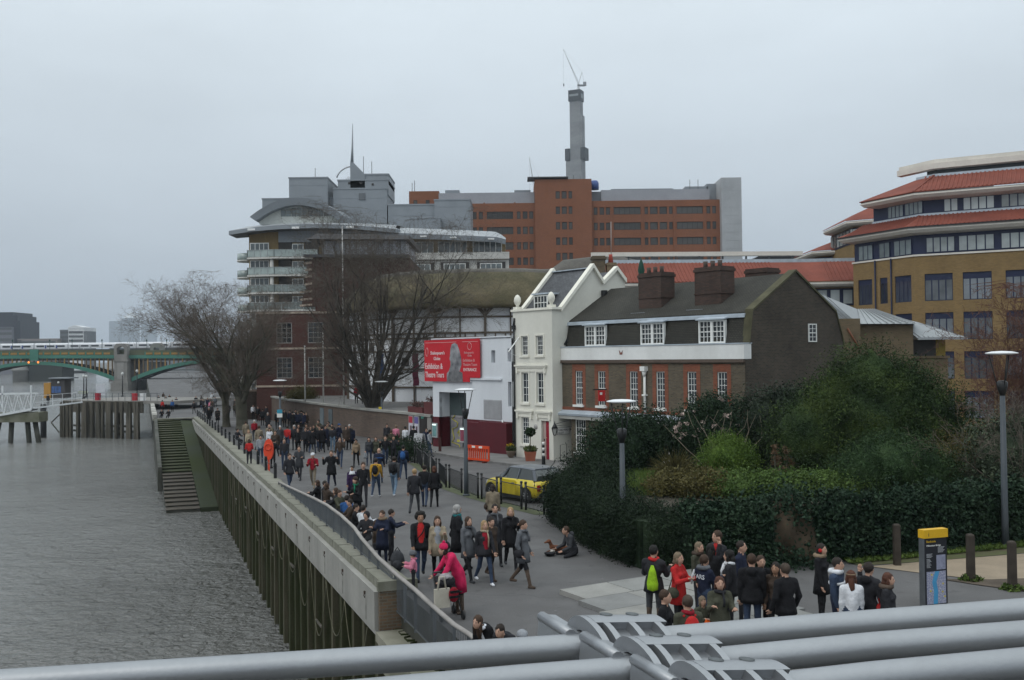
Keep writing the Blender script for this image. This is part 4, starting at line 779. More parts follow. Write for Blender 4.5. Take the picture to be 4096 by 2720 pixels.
b = MB(); b.panel(-20.5, 5.9, -2, 42.8, h3, 0, .35); b.box(-20.5, 5.9, .45, 16, -2, 42.7); b.obj('left_wing', ob_, bo)
b = MB(); b.box(-24.7, -17.4, 2, 12, -2, 46.3); b.obj('left_stub', ob_, bo)
wm = {}
bg_ = glassmat('bronze_glass', (.03, .027, .024), .35); bfr = mat('bronze_frame', (.03, .027, .025), .5)
for hs_, yy in ((h1, -.8), (h2, .22), (h3, .22)):
    for (u0, u1, z0, z1) in hs_:
        win(bo, u0, z0, yy, round(u1-u0, 2), round(z1-z0, 2), 5 if u1-u0 > 4 else 1, 1, .12, .1, bfr, bg_)
for u in (-23.6, -20.6): win(bo, u, 42.3, 1.9, .9, 1.8, 1, 1, .12, .1, bfr, bg_)
for z6 in (1140, 1395, 1660, 1915, 330, 75):
    b = MB(); x = colx(z6); b.box(x-.18, x+.18, -.16, 0, 20, 43); b.obj('pilaster', ob_, bo)
gp = mat('grey_parapet_panel', (.30, .305, .33), .6, .08, .3)
b = MB(); b.box(22.1, 48.4, 1.2, 3, 43.1, 45.9); b.obj('roof_screen', gp, bo); b = MB(); b.box(-17.4, 5.85, 1.2, 3, 42.9, 45.6); b.obj('roof_screen', gp, bo)
for x0, x1, z1 in ((24.8, 40, 46.6), (43, 48.6, 47.0), (48.3, 50.6, 47.6), (-16, -12.5, 46.8), (20, 23, 46.0), (1, 5, 46.6)):
    b = MB(); b.box(x0, x1, 4, 9, 42, z1); b.obj('roof_plant', gm, bo)
b = MB(); b.box(4.2, 14, -1.6, 4, 48.6, 48.85); b.obj('tower_canopy', gmd, bo)
cc = mat('pale_cladding', (.36, .37, .38), .6, .1, .25, stretch=(1, 1, 1)); b = MB(); b.box(50.6, 55.4, -2.2, 14, -2, 48.0)
for k in range(24): b.box(50.57, 55.43, -2.23, -2.2, k*2+.9, k*2+1.0)
for k in range(1, 5): b.box(50.6+k*.97, 50.66+k*.97, -2.23, -2.2, 0, 48)
b.obj('clad_stair_tower', cc, bo)
for x in (-24, -23.4, 6.9, 8.1, 13, 15.5, 44, 46): 
    b = MB(); b.tube([(x, 3, 45), (x, 3, 48.5+(x % 2))], .07, 4); b.obj('roof_mast', gmd, bo)
b = MB(); b.lathe([(1.1, 0), (1.1, 1.6), (.8, 2.2)], 12, (20.6, 3, 46.3)); b.obj('blue_tank', mat('blue_tank', (.05, .09, .25), .5), bo)
# ================================================================== concrete tower core under construction
cr_ = thing('concrete_tower_core', 'tall slender concrete lift core of an unfinished tower with dark formwork on top', 'tower', (64.6, 955, 0), radians(-24))
core = mat('raw_concrete', (.20, .205, .21), .9, .22, .05, stretch=(1, 1, 2.5)); form = mat('formwork', (.03, .035, .04), .7)
b = MB(); b.box(-5.3, 5.3, -4.2, 4.2, 0, 252); 
for k in range(60): b.box(-5.33, 5.33, -4.23, 4.23, 192+k*1.0*4, 192.25+k*4) if 192+k*4 < 250 else None
b.obj('core', core, cr_)
b = MB(); b.box(-9.2, 6.4, -6, 6, 0, 192); b.box(5.3, 7.0, -4, 4, 192, 236); b.obj('lower_core', core, cr_)
b = MB(); b.box(-6.2, 6.0, -5.2, 5.2, 250, 260.5); fo = b.obj('formwork', form, cr_)
b = MB(); b.box(-5, 4, -5.3, -5.2, 254.5, 256.5); b.obj('site_board', mat('board_pale', (.22, .24, .25), .6), fo); b = MB(); b.box(6.0, 6.1, -2.5, 2.5, 253, 257); b.obj('site_board', mat('board_pale'  , (.22, .24, .25), .6), fo)
for x0, x1 in ((-10.2, -5.6), (5.6, 10.2)): b = MB(); b.box(x0, x1, -5.5, 5, 193, 204.5); b.obj('side_formwork', form, cr_)
cw = mat('crane_white', (.55, .56, .57), .5)
def crane(name, label, base, tip, back_, s, loc):
    t = thing(name, label, 'crane', loc)
    b = MB(); b.bar((0, 0, -6*s), (0, 0, 6*s), 2.0*s); b.obj('mast', cw, t)
    b = MB(); A = Vector((0, 0, 6*s)); T = Vector(tip); side = Vector((.5*s, .8*s, .3*s)); 
    for q in (side, -side, Vector((.9*s, 0, .5*s))): b.bar(A+q, T, .28*s)
    for k in range(14):
        p = A.lerp(T, k/14); q_ = A.lerp(T, (k+1)/14); f1 = 1-k/14; b.bar(p+side*f1, q_-side*f1, .16*s)
    b.obj('jib', cw, t)
    b = MB(); b.bar(A, Vector(back_), .6*s); b.bar(Vector(back_), T, .12*s); b.bar(Vector(back_), (6*s, 0, 5*s), .2*s); b.obj('a_frame', cw, t)
    b = MB(); b.box(-1*s, 6*s, -1*s, 1*s, 4*s, 5.5*s); b.box(4.5*s, 7.5*s, -1.3*s, 1.3*s, 4.5*s, 8*s); b.obj('counterweight', mat('crane_grey', (.22, .23, .24), .5), t)
    b = MB(); b.bar(T, T+Vector((0, 0, -34*s)), .10*s); b.box(T.x-.5*s, T.x+.5*s, T.y-.5*s, T.y+.5*s, T.z-36*s, T.z-33.5*s); b.obj('hook_line', gmd, t)
crane('luffing_crane', 'white luffing crane standing on top of the concrete core', None, (-14.2, 0, 40.2), (3.6, 0, 17.8), 1.0, (67, 955, 261))
crane('luffing_crane', 'small pale crane jib just left of the concrete core, above the brown office', None, (-3.2, 0, 29), (3, 0, 16), .8, (17, 700, 117))
# ================================================================== tan office with red tiled eaves (right)
tanb = brick('tan_brick', (.255, .165, .068), (.20, .13, .056), (.17, .125, .07), .24, .08, nscale=.35, var=.18, bumps=.15)
navy = mat('navy_panel', (.012, .018, .05), .5, .1, 1); fasc = mat('cream_fascia', (.62, .58, .52), .6, .08, .6)
rtile = mat('red_pantile', (.205, .062, .043), .85, .14, .5, .3, 30, var2=.08, tint=(.16, .05, .036), spec=.2)
def frame_dir(deg): a = radians(deg); return Vector((sin(a), -cos(a))), Vector((cos(a), sin(a)))
e1, n1 = frame_dir(61); e2, n2 = frame_dir(23.6)
C0 = Vector((34.48, 85.0)); P0 = C0-e2*7.3; P2 = C0+e1*16; Q0 = P0+n2*14
LINE = [P2, C0, P0, Q0][::-1]
to = thing('tan_office', 'tan brick office with navy glazing and red tiled eaves at the right edge', 'building', (0, 0, 0))
def bay_objs(parent, A, d, nrm, us, zs, m, name, dep=.0, th=.1, glassm=None, nx=4, spandrel=0):
    rz = atan2(d.y, d.x)
    for u0, u1 in us:
        for z0, z1 in zs:
            p = A+d*u0-nrm*dep; b = MB(); b.box(0, u1-u0, -.02, th, 0, z1-z0); o = b.obj(name, m, parent, (p.x, p.y, z0), rz)
            k = MB(); w = (u1-u0); hh = z1-z0-spandrel; n = nx if w > 1.5 else 2
            for i in range(n): k.box(w*i/n+.05, w*(i+1)/n-.05, -.035, -.02, .06, hh-.05)
            k.obj('pane', glassm or glass2, o)
# wall with recessed windows: right facade and left facade, built as opened panels
def facade(parent, A, d, u0, u1, z0, z1, holes, m, dep=.18):
    b = MB(); b.panel(u0, u1, z0, z1, holes, 0, dep); return b.obj('wall', m, parent, (A.x, A.y, 0), atan2(d.y, d.x))
zs = [(10.1, 12.4), (6.8, 9.1), (3.5, 5.8), (.2, 2.5)]
ur = [(.8, 3.0), (3.77, 5.96), (6.99, 9.2), (10.2, 12.4)]; ul = [(-6.7, -4.95), (-4.02, -3.1), (-2.26, -.36)]
facade(to, C0, e1, 0, 16, -1.5, 14.0, [(a, c, z, w) for a, c in ur for z, w in zs], tanb); facade(to, C0, e2, -7.3, 0, -1.5, 14.0, [(a, c, z, w) for a, c in ul for z, w in zs], tanb)
bay_objs(to, C0, e1, n1, ur, zs, navy, 'window', dep=-.12, nx=4, spandrel=.5, glassm=glassmat('sky_glass', (.09, .10, .11), .08)); bay_objs(to, C0, e2, n2, ul, zs, navy, 'window', dep=-.12, nx=4, spandrel=.45, glassm=glassmat('blue_glass', (.03, .035, .05), .1))
b = MB(); sweep(b, LINE, [(.08, 13.95), (.08, 14.1), (-.1, 14.1)]); b.obj('string_course', fasc, to)
b = MB(); sweep(b, LINE, [(-.1, 14.08), (-.1, 16.2)]); b.obj('glazed_storey', navy, to)
bay_objs(to, C0, e1, n1, [(.97, 3.2), (3.5, 6.2), (6.7, 9.4), (9.8, 12.4)], [(14.2, 15.5)], navy, 'window', dep=-.05, nx=4, glassm=glassmat('pale_glass', (.20, .22, .22), .12)); bay_objs(to, C0, e2, n2, [(-6.6, -4.85), (-4.05, -2.8), (-2.3, -.3)], [(14.15, 15.5)], navy, 'window', dep=-.05, nx=3)
def eave(z0, off, up, rise, inn, name='roof'):
    b = MB(); sweep(b, LINE, [(off-1.0, z0-.15), (off+.1, z0+.05), (off+.35, z0+.3), (off+.3, z0+.48), (off+.2, z0+.5)], 0); f_ = b.obj('fascia', fasc, to)
    b = MB(); sweep(b, LINE, [(off+.42, z0+.50), (off+.42, z0+.58), (-inn, z0+.58+rise)], 0); r_ = b.obj(name, rtile, to)
    b = MB(); sweep(b, LINE, [(off+.46, z0+.46), (off+.46, z0+.56), (off+.3, z0+.56)]); b.obj('gutter', blackpaint, r_)
    b = MB()      # rolls of the pantiles
    for A, d, n, u0, u1 in ((C0, e1, n1, .3, 15), (C0, e2, n2, -7.2, -.4)):
        k = u0
        while k < u1:
            t = max(0, 1-abs(k)/1.2) if d is e1 else 0
            p = A+d*k-n*(off+.40); q = A+d*k+n*(inn); b.bar((p.x, p.y, z0+.60), (q.x, q.y, z0+.60+rise), .12, .07); k += .34
    b.obj('tile_rolls', rtile, r_)
    b = MB(); sweep(b, LINE, [(-inn+.12, z0+.5+rise), (-inn+.12, z0+.72+rise), (-inn-.2, z0+.72+rise)]); b.obj('lead_capping', lead, r_)
    return r_
eave(15.85, .55, 0, 1.15, 1.35)
b = MB(); sweep(b, LINE, [(-1.3, 17.4), (-1.3, 19.2)]); b.obj('glazed_storey', navy, to)
Pc = C0; bay_objs(to, C0+n1*1.3, e1, n1, [(2.3, 3.4), (3.8, 6.2), (6.7, 9.2), (9.6, 12)], [(17.75, 18.85)], navy, 'window', dep=-.0, th=.05, nx=4, glassm=glassmat('pale_glass')); bay_objs(to, C0+n2*1.3, e2, n2, [(-4.2, -2.4), (-2.2, -.2)], [(17.75, 18.85)], navy, 'window', dep=0, th=.05, nx=4)
def eave2():
    L2 = [C0+e1*16+n1*1.3, C0+(n1+n2)*.7, P0+e2*1.9+n2*1.2, Q0][::-1]; L2 = [Vector(p) for p in L2]; off = .75; z0 = 18.95; rise = 1.75; inn = 2.6
    b = MB(); sweep(b, L2, [(off-1.0, z0-.15), (off+.1, z0+.05), (off+.35, z0+.3), (off+.3, z0+.48)]); b.obj('fascia', fasc, to)
    b = MB(); sweep(b, L2, [(off+.42, z0+.52), (off+.42, z0+.6), (-inn, z0+.6+rise)]); r_ = b.obj('roof', rtile, to)
    b = MB(); k = .2
    while k < 15: p = L2[2]+e1*k-n1*(off+.4); q = L2[2]+e1*k+n1*inn; b.bar((p.x, p.y, z0+.62), (q.x, q.y, z0+.62+rise), .12, .07); k += .34
    b.obj('tile_rolls', rtile, r_)
    b = MB(); p = L2[2]; a = (n1+n2).normalized(); b.bar((p.x-a.x*1.2, p.y-a.y*1.2, z0+.6), (p.x+a.x*2.7, p.y+a.y*2.7, z0+.66+rise), .2, .12); b.obj('hip_ridge', rtile, r_)
    b = MB(); sweep(b, L2, [(-inn+.1, z0+.5+rise), (-inn+.1, z0+.78+rise), (-inn-.6, z0+.78+rise)]); b.obj('lead_capping', lead, r_)
    b = MB(); L3 = [p for p in L2]; sweep(b, L3[1:], [(-inn-.4, z0+1.2+rise), (-inn+.15, z0+1.25+rise), (-inn+.15, z0+1.75+rise), (-inn-.1, z0+1.8+rise), (-inn-.1, z0+2.1+rise), (-inn-2, z0+2.1+rise)]); b.obj('plant_screen', fasc, to)
    b = MB(); sweep(b, L3, [(-inn-.6, z0+rise), (-inn-.6, z0+1.4+rise)]); b.obj('plant_wall', gmd, to)
eave2()
for u in (-4.45, -2.55):
    p = C0+e2*u-n2*.12; b = MB(); b.tube([(p.x, p.y, 4), (p.x, p.y, 14.0)], .07, 6); b.obj('downpipe', navy, to)
# rear pavilion roofs of the same style
def pavilion(label, line, z, top, inn, screen=False):
    t = thing('red_roof_pavilion', label, 'building', (0, 0, 0)); line = [Vector(p) for p in line]
    b = MB(); sweep(b, line, [(-.6, -1), (-.6, z)]); b.obj('wall', tanb, t)
    b = MB(); sweep(b, line, [(-.55, z-1.9), (-.55, z-.3)]); b.obj('glazing', navy, t)
    for (a, c) in zip(line[:-1], line[1:]):
        d = (c-a); n = max(1, int(d.length/1.1)); dn = d.normalized(); q = Vector((dn.y, -dn.x))
        for i in range(n):
            p = a+d*((i+.12)/n)-q*.5; b = MB(); b.box(0, d.length/n*.7, -.03, .02, z-1.75, z-.45); b.obj('window', glassmat('pale_glass'), t, (p.x, p.y, 0), atan2(d.y, d.x))
    b = MB(); sweep(b, line, [(-.7, z-.2), (.1, z-.1), (.3, z+.1), (.25, z+.3)]); b.obj('fascia', fasc, t)
    b = MB(); sweep(b, line, [(.36, z+.34), (.36, z+.4), (-inn, top)]); r_ = b.obj('roof', rtile, t)
    b = MB()
    for (a, c) in zip(line[:-1], line[1:]) if screen else ():
        d = (c-a); dn = d.normalized(); q = Vector((dn.y, -dn.x)); k = 1.2
        while k < d.length-3.6: p = a+dn*k+q*.36; w = a+dn*k-q*inn; b.bar((p.x, p.y, z+.42), (w.x, w.y, top+.02), .12, .06); k += .36
    if screen: b.obj('tile_rolls', rtile, r_)
    if screen:
        b = MB(); sweep(b, line, [(-inn-.2, top-.1), (-inn-.2, top+.35), (-inn-.8, top+.35)]); b.obj('lead_capping', lead, r_)
        b = MB(); sweep(b, line[:2], [(-inn-.9, top+.7), (-inn-.6, top+.75), (-inn-.6, top+1.15), (-inn-1.5, top+1.15)]); b.obj('roof_beam', fasc, t)
        for k in range(9): p = line[0].lerp(line[1], (k+.5)/9); b = MB(); b.box(p.x-.08, p.x+.08, p.y+inn+.8, p.y+inn+.95, top, top+.8); b.obj('beam_post', gmd, t)
    return t
pavilion('low wing with red pantiled hipped roof behind the dark brick gable', [(8, 93), (29.0, 94.2), (36, 93.5)], 12.2, 14.7, 3.2, True)
pavilion('small red roof tip with pale eaves left of the tan office', [(33.8, 118), (33.6, 110.2), (39.5, 106.5)], 16.7, 18.3, 2.6)
pavilion('upper red roof tip with pale eaves just left of the tan office top tier', [(34.9, 110), (34.6, 101.8), (43, 96.5)], 18.9, 20.9, 2.8)
bk_ = thing('black_roof_block', 'low block with black sloping roof on the skyline right of the brown office', 'building', (0, 150, 0))
b = MB(); b.box(35.2, 60, 1, 14, -1, 18.6); b.obj('wall', plink, bk_); b = MB(); b.prism([(34.4, 18.7), (37.4, 20.5), (60, 20.2), (60, 18.7)], 'y', 0, 15); b.obj('roof', mat('black_roof', (.022, .024, .028), .6), bk_)
for k in range(6): b = MB(); b.box(36+k*1.6, 37.1+k*1.6, .9, 1.0, 16.6, 18.3); b.obj('window', glass2, bk_)
# grey metal roofed annexe beside the gable
ax = thing('metal_roof_annexe', 'low brown annexe with pale standing seam hipped roofs beside the dark gable', 'building', (0, 62, 0))
anw = brick('annexe_brick', (.16, .115, .068), (.12, .09, .055), (.12, .10, .07), nscale=.4)
b = MB(); b.box(17.5, 25.0, 0, 9, -1.2, 7.5); b.box(19.6, 21.4, -.9, 0, -1.2, 7.9); b.obj('wall', anw, ax)
b = MB(); b.box(25.0, 27.4, .6, 9, -1.2, 5.4); b.box(24.9, 27.5, .5, .7, 5.4, 5.55); b.obj('bay_wall', anw, ax); b = MB(); b.box(25.1, 26.7, .7, 1.0, 5.55, 6.6); b.obj('bay_window', dkr, ax); b = MB(); b.box(26.7, 27.3, .7, 1.0, 5.55, 6.6); b.obj('bay_panel', mat('ochre', (.22, .16, .03), .7), ax)
zm = mat('zinc_roof', (.30, .315, .325), .5, .08, .5, metal=.25)
b = MB(); b.add([(17.6, -.6, 9.6), (19.2, -.3, 9.45), (21.5, -.5, 7.6), (19.6, -.9, 7.7), (18, 6, 9.6), (22, 1.2, 8.55), (23, 1.2, 8.55), (25.3, -.4, 7.55), (25.2, 9, 7.6), (22.5, 8, 8.6), (21.3, -.5, 7.58)], [(0, 3, 2, 1), (0, 1, 4), (1, 2, 5, 4), (10, 7, 6, 5), (7, 8, 9, 6), (5, 6, 9, 4)])
b.add([(24.0, 1, 8.1), (25.2, -.2, 6.65), (28.3, -.2, 6.65), (28.2, 9, 6.7), (24.2, 9, 8.1), (25.0, .3, 7.0)], [(0, 1, 2), (0, 2, 3, 4)]); b.box(25.2, 28.3, -.25, -.15, 6.55, 6.7); b.obj('roof', zm, ax)
b = MB()
for k in range(9): x = 21.6+k*.42; t = abs(k-4)/4; b.bar((x, -.45, 7.6), (22+k*.125, 1.15, 8.57), .04, .05)
for k in range(11): x = 25.4+k*.27; b.bar((x, -.2, 6.7), (24.0+k*.36, 1.0+k*.5, 8.05-k*.02), .04, .05)
for k in range(8): b.bar((19.7+k*.22, -.85+k*.04, 7.72-.01*k), (17.9+k*.2, -.5, 9.6-k*.02), .04, .05)
b.obj('standing_seams', zm, ax)
b = MB(); b.tube([(21.3, -1.0, 6), (20.6, -.95, 7.3)], .06, 6); b.obj('downpipe', mat('rust_pipe', (.16, .06, .03), .7), ax)
# roof terrace behind the houses: parasol, glazed roof
rt = thing('roof_terrace', 'roof terrace with glazed blue roof between the chimneys', 'terrace', (12, 66, 0), FR)
b = MB(); b.box(-4, 5, 0, 7, -1, 9.3); b.obj('wall', gbrick, rt); b = MB(); b.hexa([(-1.5, .4, 9.4), (3.6, .4, 9.4), (3.6, 5, 9.4), (-1.5, 5, 9.4), (-1.5, .4, 9.5), (3.6, .4, 9.5), (3.6, 5, 10.6), (-1.5, 5, 10.6)])
b.obj('glass_roof', mat('blue_glazing', (.33, .46, .55), .2, .1, .5), rt)
b = MB()
for k in range(7): b.bar((-1.4+k*.82, .35, 9.55), (-1.4+k*.82, 5, 10.66), .07, .06)
b.obj('glazing_bars', gmd, rt); b = MB(); b.box(-4, -1.6, .1, .15, 9.3, 10.2); b.obj('trellis', mat('green_trellis', (.03, .07, .05), .8), rt)
ps = thing('folded_parasol', 'tall folded dark green parasol standing on the roof terrace', 'parasol', (8.9, 68.0, 9.3))
b = MB(); b.tube([(0, 0, 0), (0, 0, 3.2)], .04, 6); b.obj('pole', timberdark, ps); b = MB(); b.lathe([(.1, 1.0), (.26, 1.1), (.2, 1.5), (.26, 1.8), (.17, 2.0), (.24, 2.3), (.14, 2.8), (.03, 3.1)], 12); b.obj('canopy', mat('parasol_green', (.012, .05, .035), .9), ps)
# ================================================================== far bank skyline
far = thing('dark_stepped_block', 'dark stepped office block at the far left skyline', 'building', (0, 1000, 0))
for x0, x1, z1, m in ((-560, -501, 56, 0), (-501, -497, 52.5, 0), (-497, -494, 47, 0), (-545, -500.5, 41, 1)):
    b = MB(); b.box(x0, x1, -5 if m else 0, 40, -8, z1); b.obj('tower', mat('navy_cladding', (.016, .02, .03), .5) if not m else mat('grey_banded', (.15, .15, .17), .7), far)
for z in (15, 21, 27, 33, 38): b = MB(); b.box(-545, -500.4, -5.4, -5, z, z+2.6); b.obj('window_band', gmd, far)
def block(name, label, x0, x1, y, z1, m, dep=40, bands=None, wm_=None):
    t = thing(name, label, 'building', ((x0+x1)/2, y, WZ)); w = (x1-x0)/2; b = MB(); b.box(-w, w, 0, dep, 0, z1-WZ); b.box(-w*1.01, w*1.01, -.3, dep, z1-WZ-1.2, z1-WZ); b.obj('wall', m, t)
    if bands:
        n, st, k0 = bands
        for i in range(n): b = MB(); z = z1-WZ-k0-i*st; b.box(-w*.9, w*.9, -.6, 0, z, z+st*.5); b.obj('window_band', wm_ or gmd, t)
    return t
lowb = mat('low_brown', (.14, .12, .115), .8, .2, .02); wcl = mat('white_cladding', (.60, .61, .62), .6, .06, .05); dgr = mat('mid_grey', (.13, .14, .15), .7, .15, .05); farw = mat('far_wharf', (.10, .13, .16), .6, .06, .01); farp = mat('far_wharf_pale', (.16, .18, .20), .6, .06, .01)
block('riverside_block', 'long low brown banded block left of the white far building', -497, -457, 1000, 29, mat('brown_banded_far', (.24, .21, .20), .8), 40, (2, 5, 5))
block('dark_block', 'dark grey block standing behind the white far building', -459, -443, 1010, 38, dgr, 30, (5, 4.5, 4))
t = block('white_block', 'white far building with stepped curved roof on the skyline', -446, -430.5, 1000, 40, wcl, 30, (6, 4.2, 6)); b = MB(); b.prism([(-7.5, 46), (-2, 48.3), (4, 47), (7.5, 46)], 'y', 0, 20); b.obj('roof', wcl, t)
block('grey_slab', 'narrow grey slab right beside the white far building', -430.4, -426.5, 1000, 36, dgr, 20)
for x0, x1, z, l in ((-425, -412, 22, 'low pale terrace'), (-412, -398, 25, 'cream warehouse'), (-398, -380, 20, 'brown warehouse'), (-380, -345, 22, 'grey flats'), (-345, -300, 18, 'dull brick row')): block('far_building', '%s far off behind the bridge' % l, x0, x1, 1050, z, lowb if 'brown' in l or 'brick' in l else farp, 20, (2, 5, 5))
cy = 5450
block('wharf_tower', 'hazy flat topped tower left of the pyramid topped tower', -2207, -2145, cy, 223, farw, 60, (22, 9, 8), farp)
t = block('wharf_tower', 'hazy tall tower with pyramid roof on the horizon', -2136, -2064, cy, 240, farp, 70, (24, 9, 8), farw); b = MB(); b.lathe([(50, 246), (.1, 279)], 4, (0, 35, 0), sm=False); o = b.obj('pyramid_roof', wcl, t); o.rotation_euler = (0, 0, 0)
block('wharf_tower', 'hazy flat topped tower right of the pyramid topped tower', -2032, -1966, cy, 224, farw, 60, (22, 9, 8), farp)
b = MB(); b.box(-3400, -180, 1020, 1024, -7, -3.5); b.box(-3400, -100, 1024, 6100, -7, -3.4); tag(b.obj('far_bank', mat('far_land', (.10, .105, .10), .9)), 'far river bank', kind='structure')
# ================================================================== road bridge with green arches
br = thing('arched_road_bridge', 'green and ochre steel arch bridge with stone pier turrets crossing the river', 'bridge', (0, 400, 0))
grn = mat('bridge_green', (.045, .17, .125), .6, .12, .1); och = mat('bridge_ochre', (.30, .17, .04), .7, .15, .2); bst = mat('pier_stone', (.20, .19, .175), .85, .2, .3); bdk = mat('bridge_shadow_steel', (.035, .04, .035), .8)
def camber(x): return 9.6+.9*math.exp(-((x+205)/60)**2)
def run(x0, x1, n, f0, f1, y0, y1, m, name):
    b = MB()
    for i in range(n):
        a, c = x0+(x1-x0)*i/n, x0+(x1-x0)*(i+1)/n; b.hexa([(a, y0, f0(a)), (c, y0, f0(c)), (c, y1, f0(c)), (a, y1, f0(a)), (a, y0, f1(a)), (c, y0, f1(c)), (c, y1, f1(c)), (a, y1, f1(a))])
    return b.obj(name, m, br)
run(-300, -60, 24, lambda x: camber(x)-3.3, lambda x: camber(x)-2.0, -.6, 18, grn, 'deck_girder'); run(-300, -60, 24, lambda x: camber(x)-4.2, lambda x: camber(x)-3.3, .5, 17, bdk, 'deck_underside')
run(-300, -60, 24, lambda x: camber(x)-2.0, lambda x: camber(x)-.0, -.1, .3, mat('bridge_olive', (.085, .095, .05), .7), 'parapet')
for i in range(34):
    x = -222+i*3.4
    if -161 < x < -150: continue
    b = MB(); b.box(x, x+2.6, -.25, -.1, camber(x)-1.75, camber(x)-.95); b.obj('ochre_panel', och, br)
    b = MB(); b.box(x-.45, x-.05, -.4, -.1, camber(x)-2.0, camber(x)-.6); b.obj('green_post', grn, br)
def archz(x, a, c, zs_, zc_): t = (x-(a+c)/2)/((c-a)/2); return zs_+(zc_-zs_)*(1-t*t)
for a, c in ((-225, -159), (-153, -88)):
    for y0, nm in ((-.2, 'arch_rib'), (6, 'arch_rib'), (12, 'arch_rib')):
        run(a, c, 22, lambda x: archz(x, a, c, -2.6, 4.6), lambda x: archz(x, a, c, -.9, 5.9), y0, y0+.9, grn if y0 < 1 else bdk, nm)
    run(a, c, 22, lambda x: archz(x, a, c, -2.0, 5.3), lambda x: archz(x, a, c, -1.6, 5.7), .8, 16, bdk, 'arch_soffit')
    k = 0
    while a+1.2+k*1.75 < c-.5:
        x = a+1.2+k*1.75; z = archz(x, a, c, -1.2, 5.8)
        if z < camber(x)-3.4: b = MB(); b.box(x-.22, x+.22, .0, .5, z, camber(x)-3.2); b.obj('spandrel_post', och if k % 2 else mat('bridge_brown', (.12, .08, .04), .8), br)
        k += 1
b = MB(); b.box(-193.5, -190.2, -1, .2, camber(-192)-4.2, camber(-192)+.3); b.obj('crown_panel', grn, br)
for x in (-193.8, -190.0): b = MB(); b.ell((x, -1.2, 5.6), (.4, .3, .4), 8, 6); b.obj('navigation_light', emitmat('nav_%d' % int(-x), (1, .25, .03), 1.6), br)
b = MB(); b.box(-159.9, -152.9, -4, 20, -9, -3); b.box(-159.3, -153.4, -3.2, 20, -3, -2.2); b.box(-159.0, -153.8, -2.6, 20, -2.2, 5.5); b.box(-159.3, -153.5, -3.0, 20, 5.5, 6.3); b.box(-158.9, -153.9, -2.8, 3, 6.3, 8.4)
b.prism([(-159, 8.4), (-159, 11.6), (-158, 12.7), (-154.8, 12.7), (-153.8, 11.6), (-153.8, 8.4), (-154.9, 8.4), (-154.9, 11.0), (-156.4, 11.7), (-157.9, 11.0), (-157.9, 8.4)], 'y', -2.7, .6); b.obj('stone_turret', bst, br)
b = MB(); b.box(-157.7, -155.1, -2.75, -2.62, -1.5, 5.2); b.obj('turret_panel', mat('pier_stone_panel', (.25, .24, .225), .85, .15, .3), br)
b = MB(); b.prism([(-151, 9), (-151, 12), (-149.6, 13), (-147.2, 13), (-145.8, 12), (-145.8, 9), (-147.2, 9), (-147.2, 11.2), (-149.6, 11.2), (-149.6, 9)], 'y', 15, 18); b.obj('far_turret', bst, br)
for x in (-201, -186, -177, -165, -147, -139):
    b = MB(); b.tube([(x, .3, camber(x)), (x, .3, camber(x)+3.6)], .09, 5); b.lathe([(.1, 3.4), (.35, 3.9), (.1, 4.5)], 6, (x, .3, camber(x))); b.obj('bridge_lamp', mat('lamp_green', (.03, .07, .06), .6), br)
# railway bridge and train behind
rb2 = thing('railway_bridge', 'low dark railway bridge seen through the green arches', 'bridge', (0, 600, 0))
b = MB(); b.box(-460, -100, 0, 24, 8.5, 13.0); b.obj('girder', bdk, rb2)
for x in (-298, -240, -182):
    b = MB(); b.lathe([(4.2, -8), (4.2, .2), (4.9, .4), (4.9, 1.6), (4.2, 1.8), (4.0, 8.6)], 14, (x, 3, 0)); b.obj('pier', mat('pale_pier_stone', (.26, .255, .24), .85, .15, .2), rb2)
    b = MB(); b.box(x+3.5, x+25, 4, 20, -8, 5); b.obj('pier_body', bdk, rb2)
trw = mat('train_white', (.62, .63, .65), .4, .05, .05); trd = mat('train_window', (.025, .028, .035), .2); trb = mat('train_blue', (.03, .05, .2), .5)
for i in range(9):
    x0 = -330+i*20.6; t = thing('train_carriage', 'white commuter train carriage on the railway bridge, %s from the left' % ORD[i].replace('nearest', 'first'), 'train', (x0, 601, 13.1), 0, 'carriages of the white train')
    b = MB(); b.prism([(-0.1, .5), (0, .5), (0, 2.9), (.4, 3.5), (1.2, 3.8), (2, 3.9), (2.8, 3.5), (2.8, .5)], 'x', .3, 20.2); b.obj('body', trw, t)
    for k in range(3): b = MB(); b.box(1.6+k*6.2, 6.2+k*6.2, -.16, -.1, 1.5, 2.5); b.obj('window_band', trd, t)
    for xx in (6.6, 13.2): b = MB(); b.box(xx, xx+.9, -.17, -.1, .7, 2.6); b.obj('door', trb if i < 3 else mat('train_door', (.40, .41, .43), .4), t)
# moored boat under the arch
mb_ = thing('moored_barge', 'dark barge with pale cabins moored under the left arch', 'boat', (-287, 640, WZ+4))
b = MB(); b.prism([(-12, 1.4), (-10, 0), (10, 0), (13, 1.6), (12, 2.0), (-11, 2.0)], 'y', 0, 5); b.obj('hull', gmd, mb_); b = MB(); b.box(-8, -3, 1, 4, 2, 4); b.box(-2, 3.5, 1, 4, 2, 4.4); b.obj('cabin', plink, mb_)
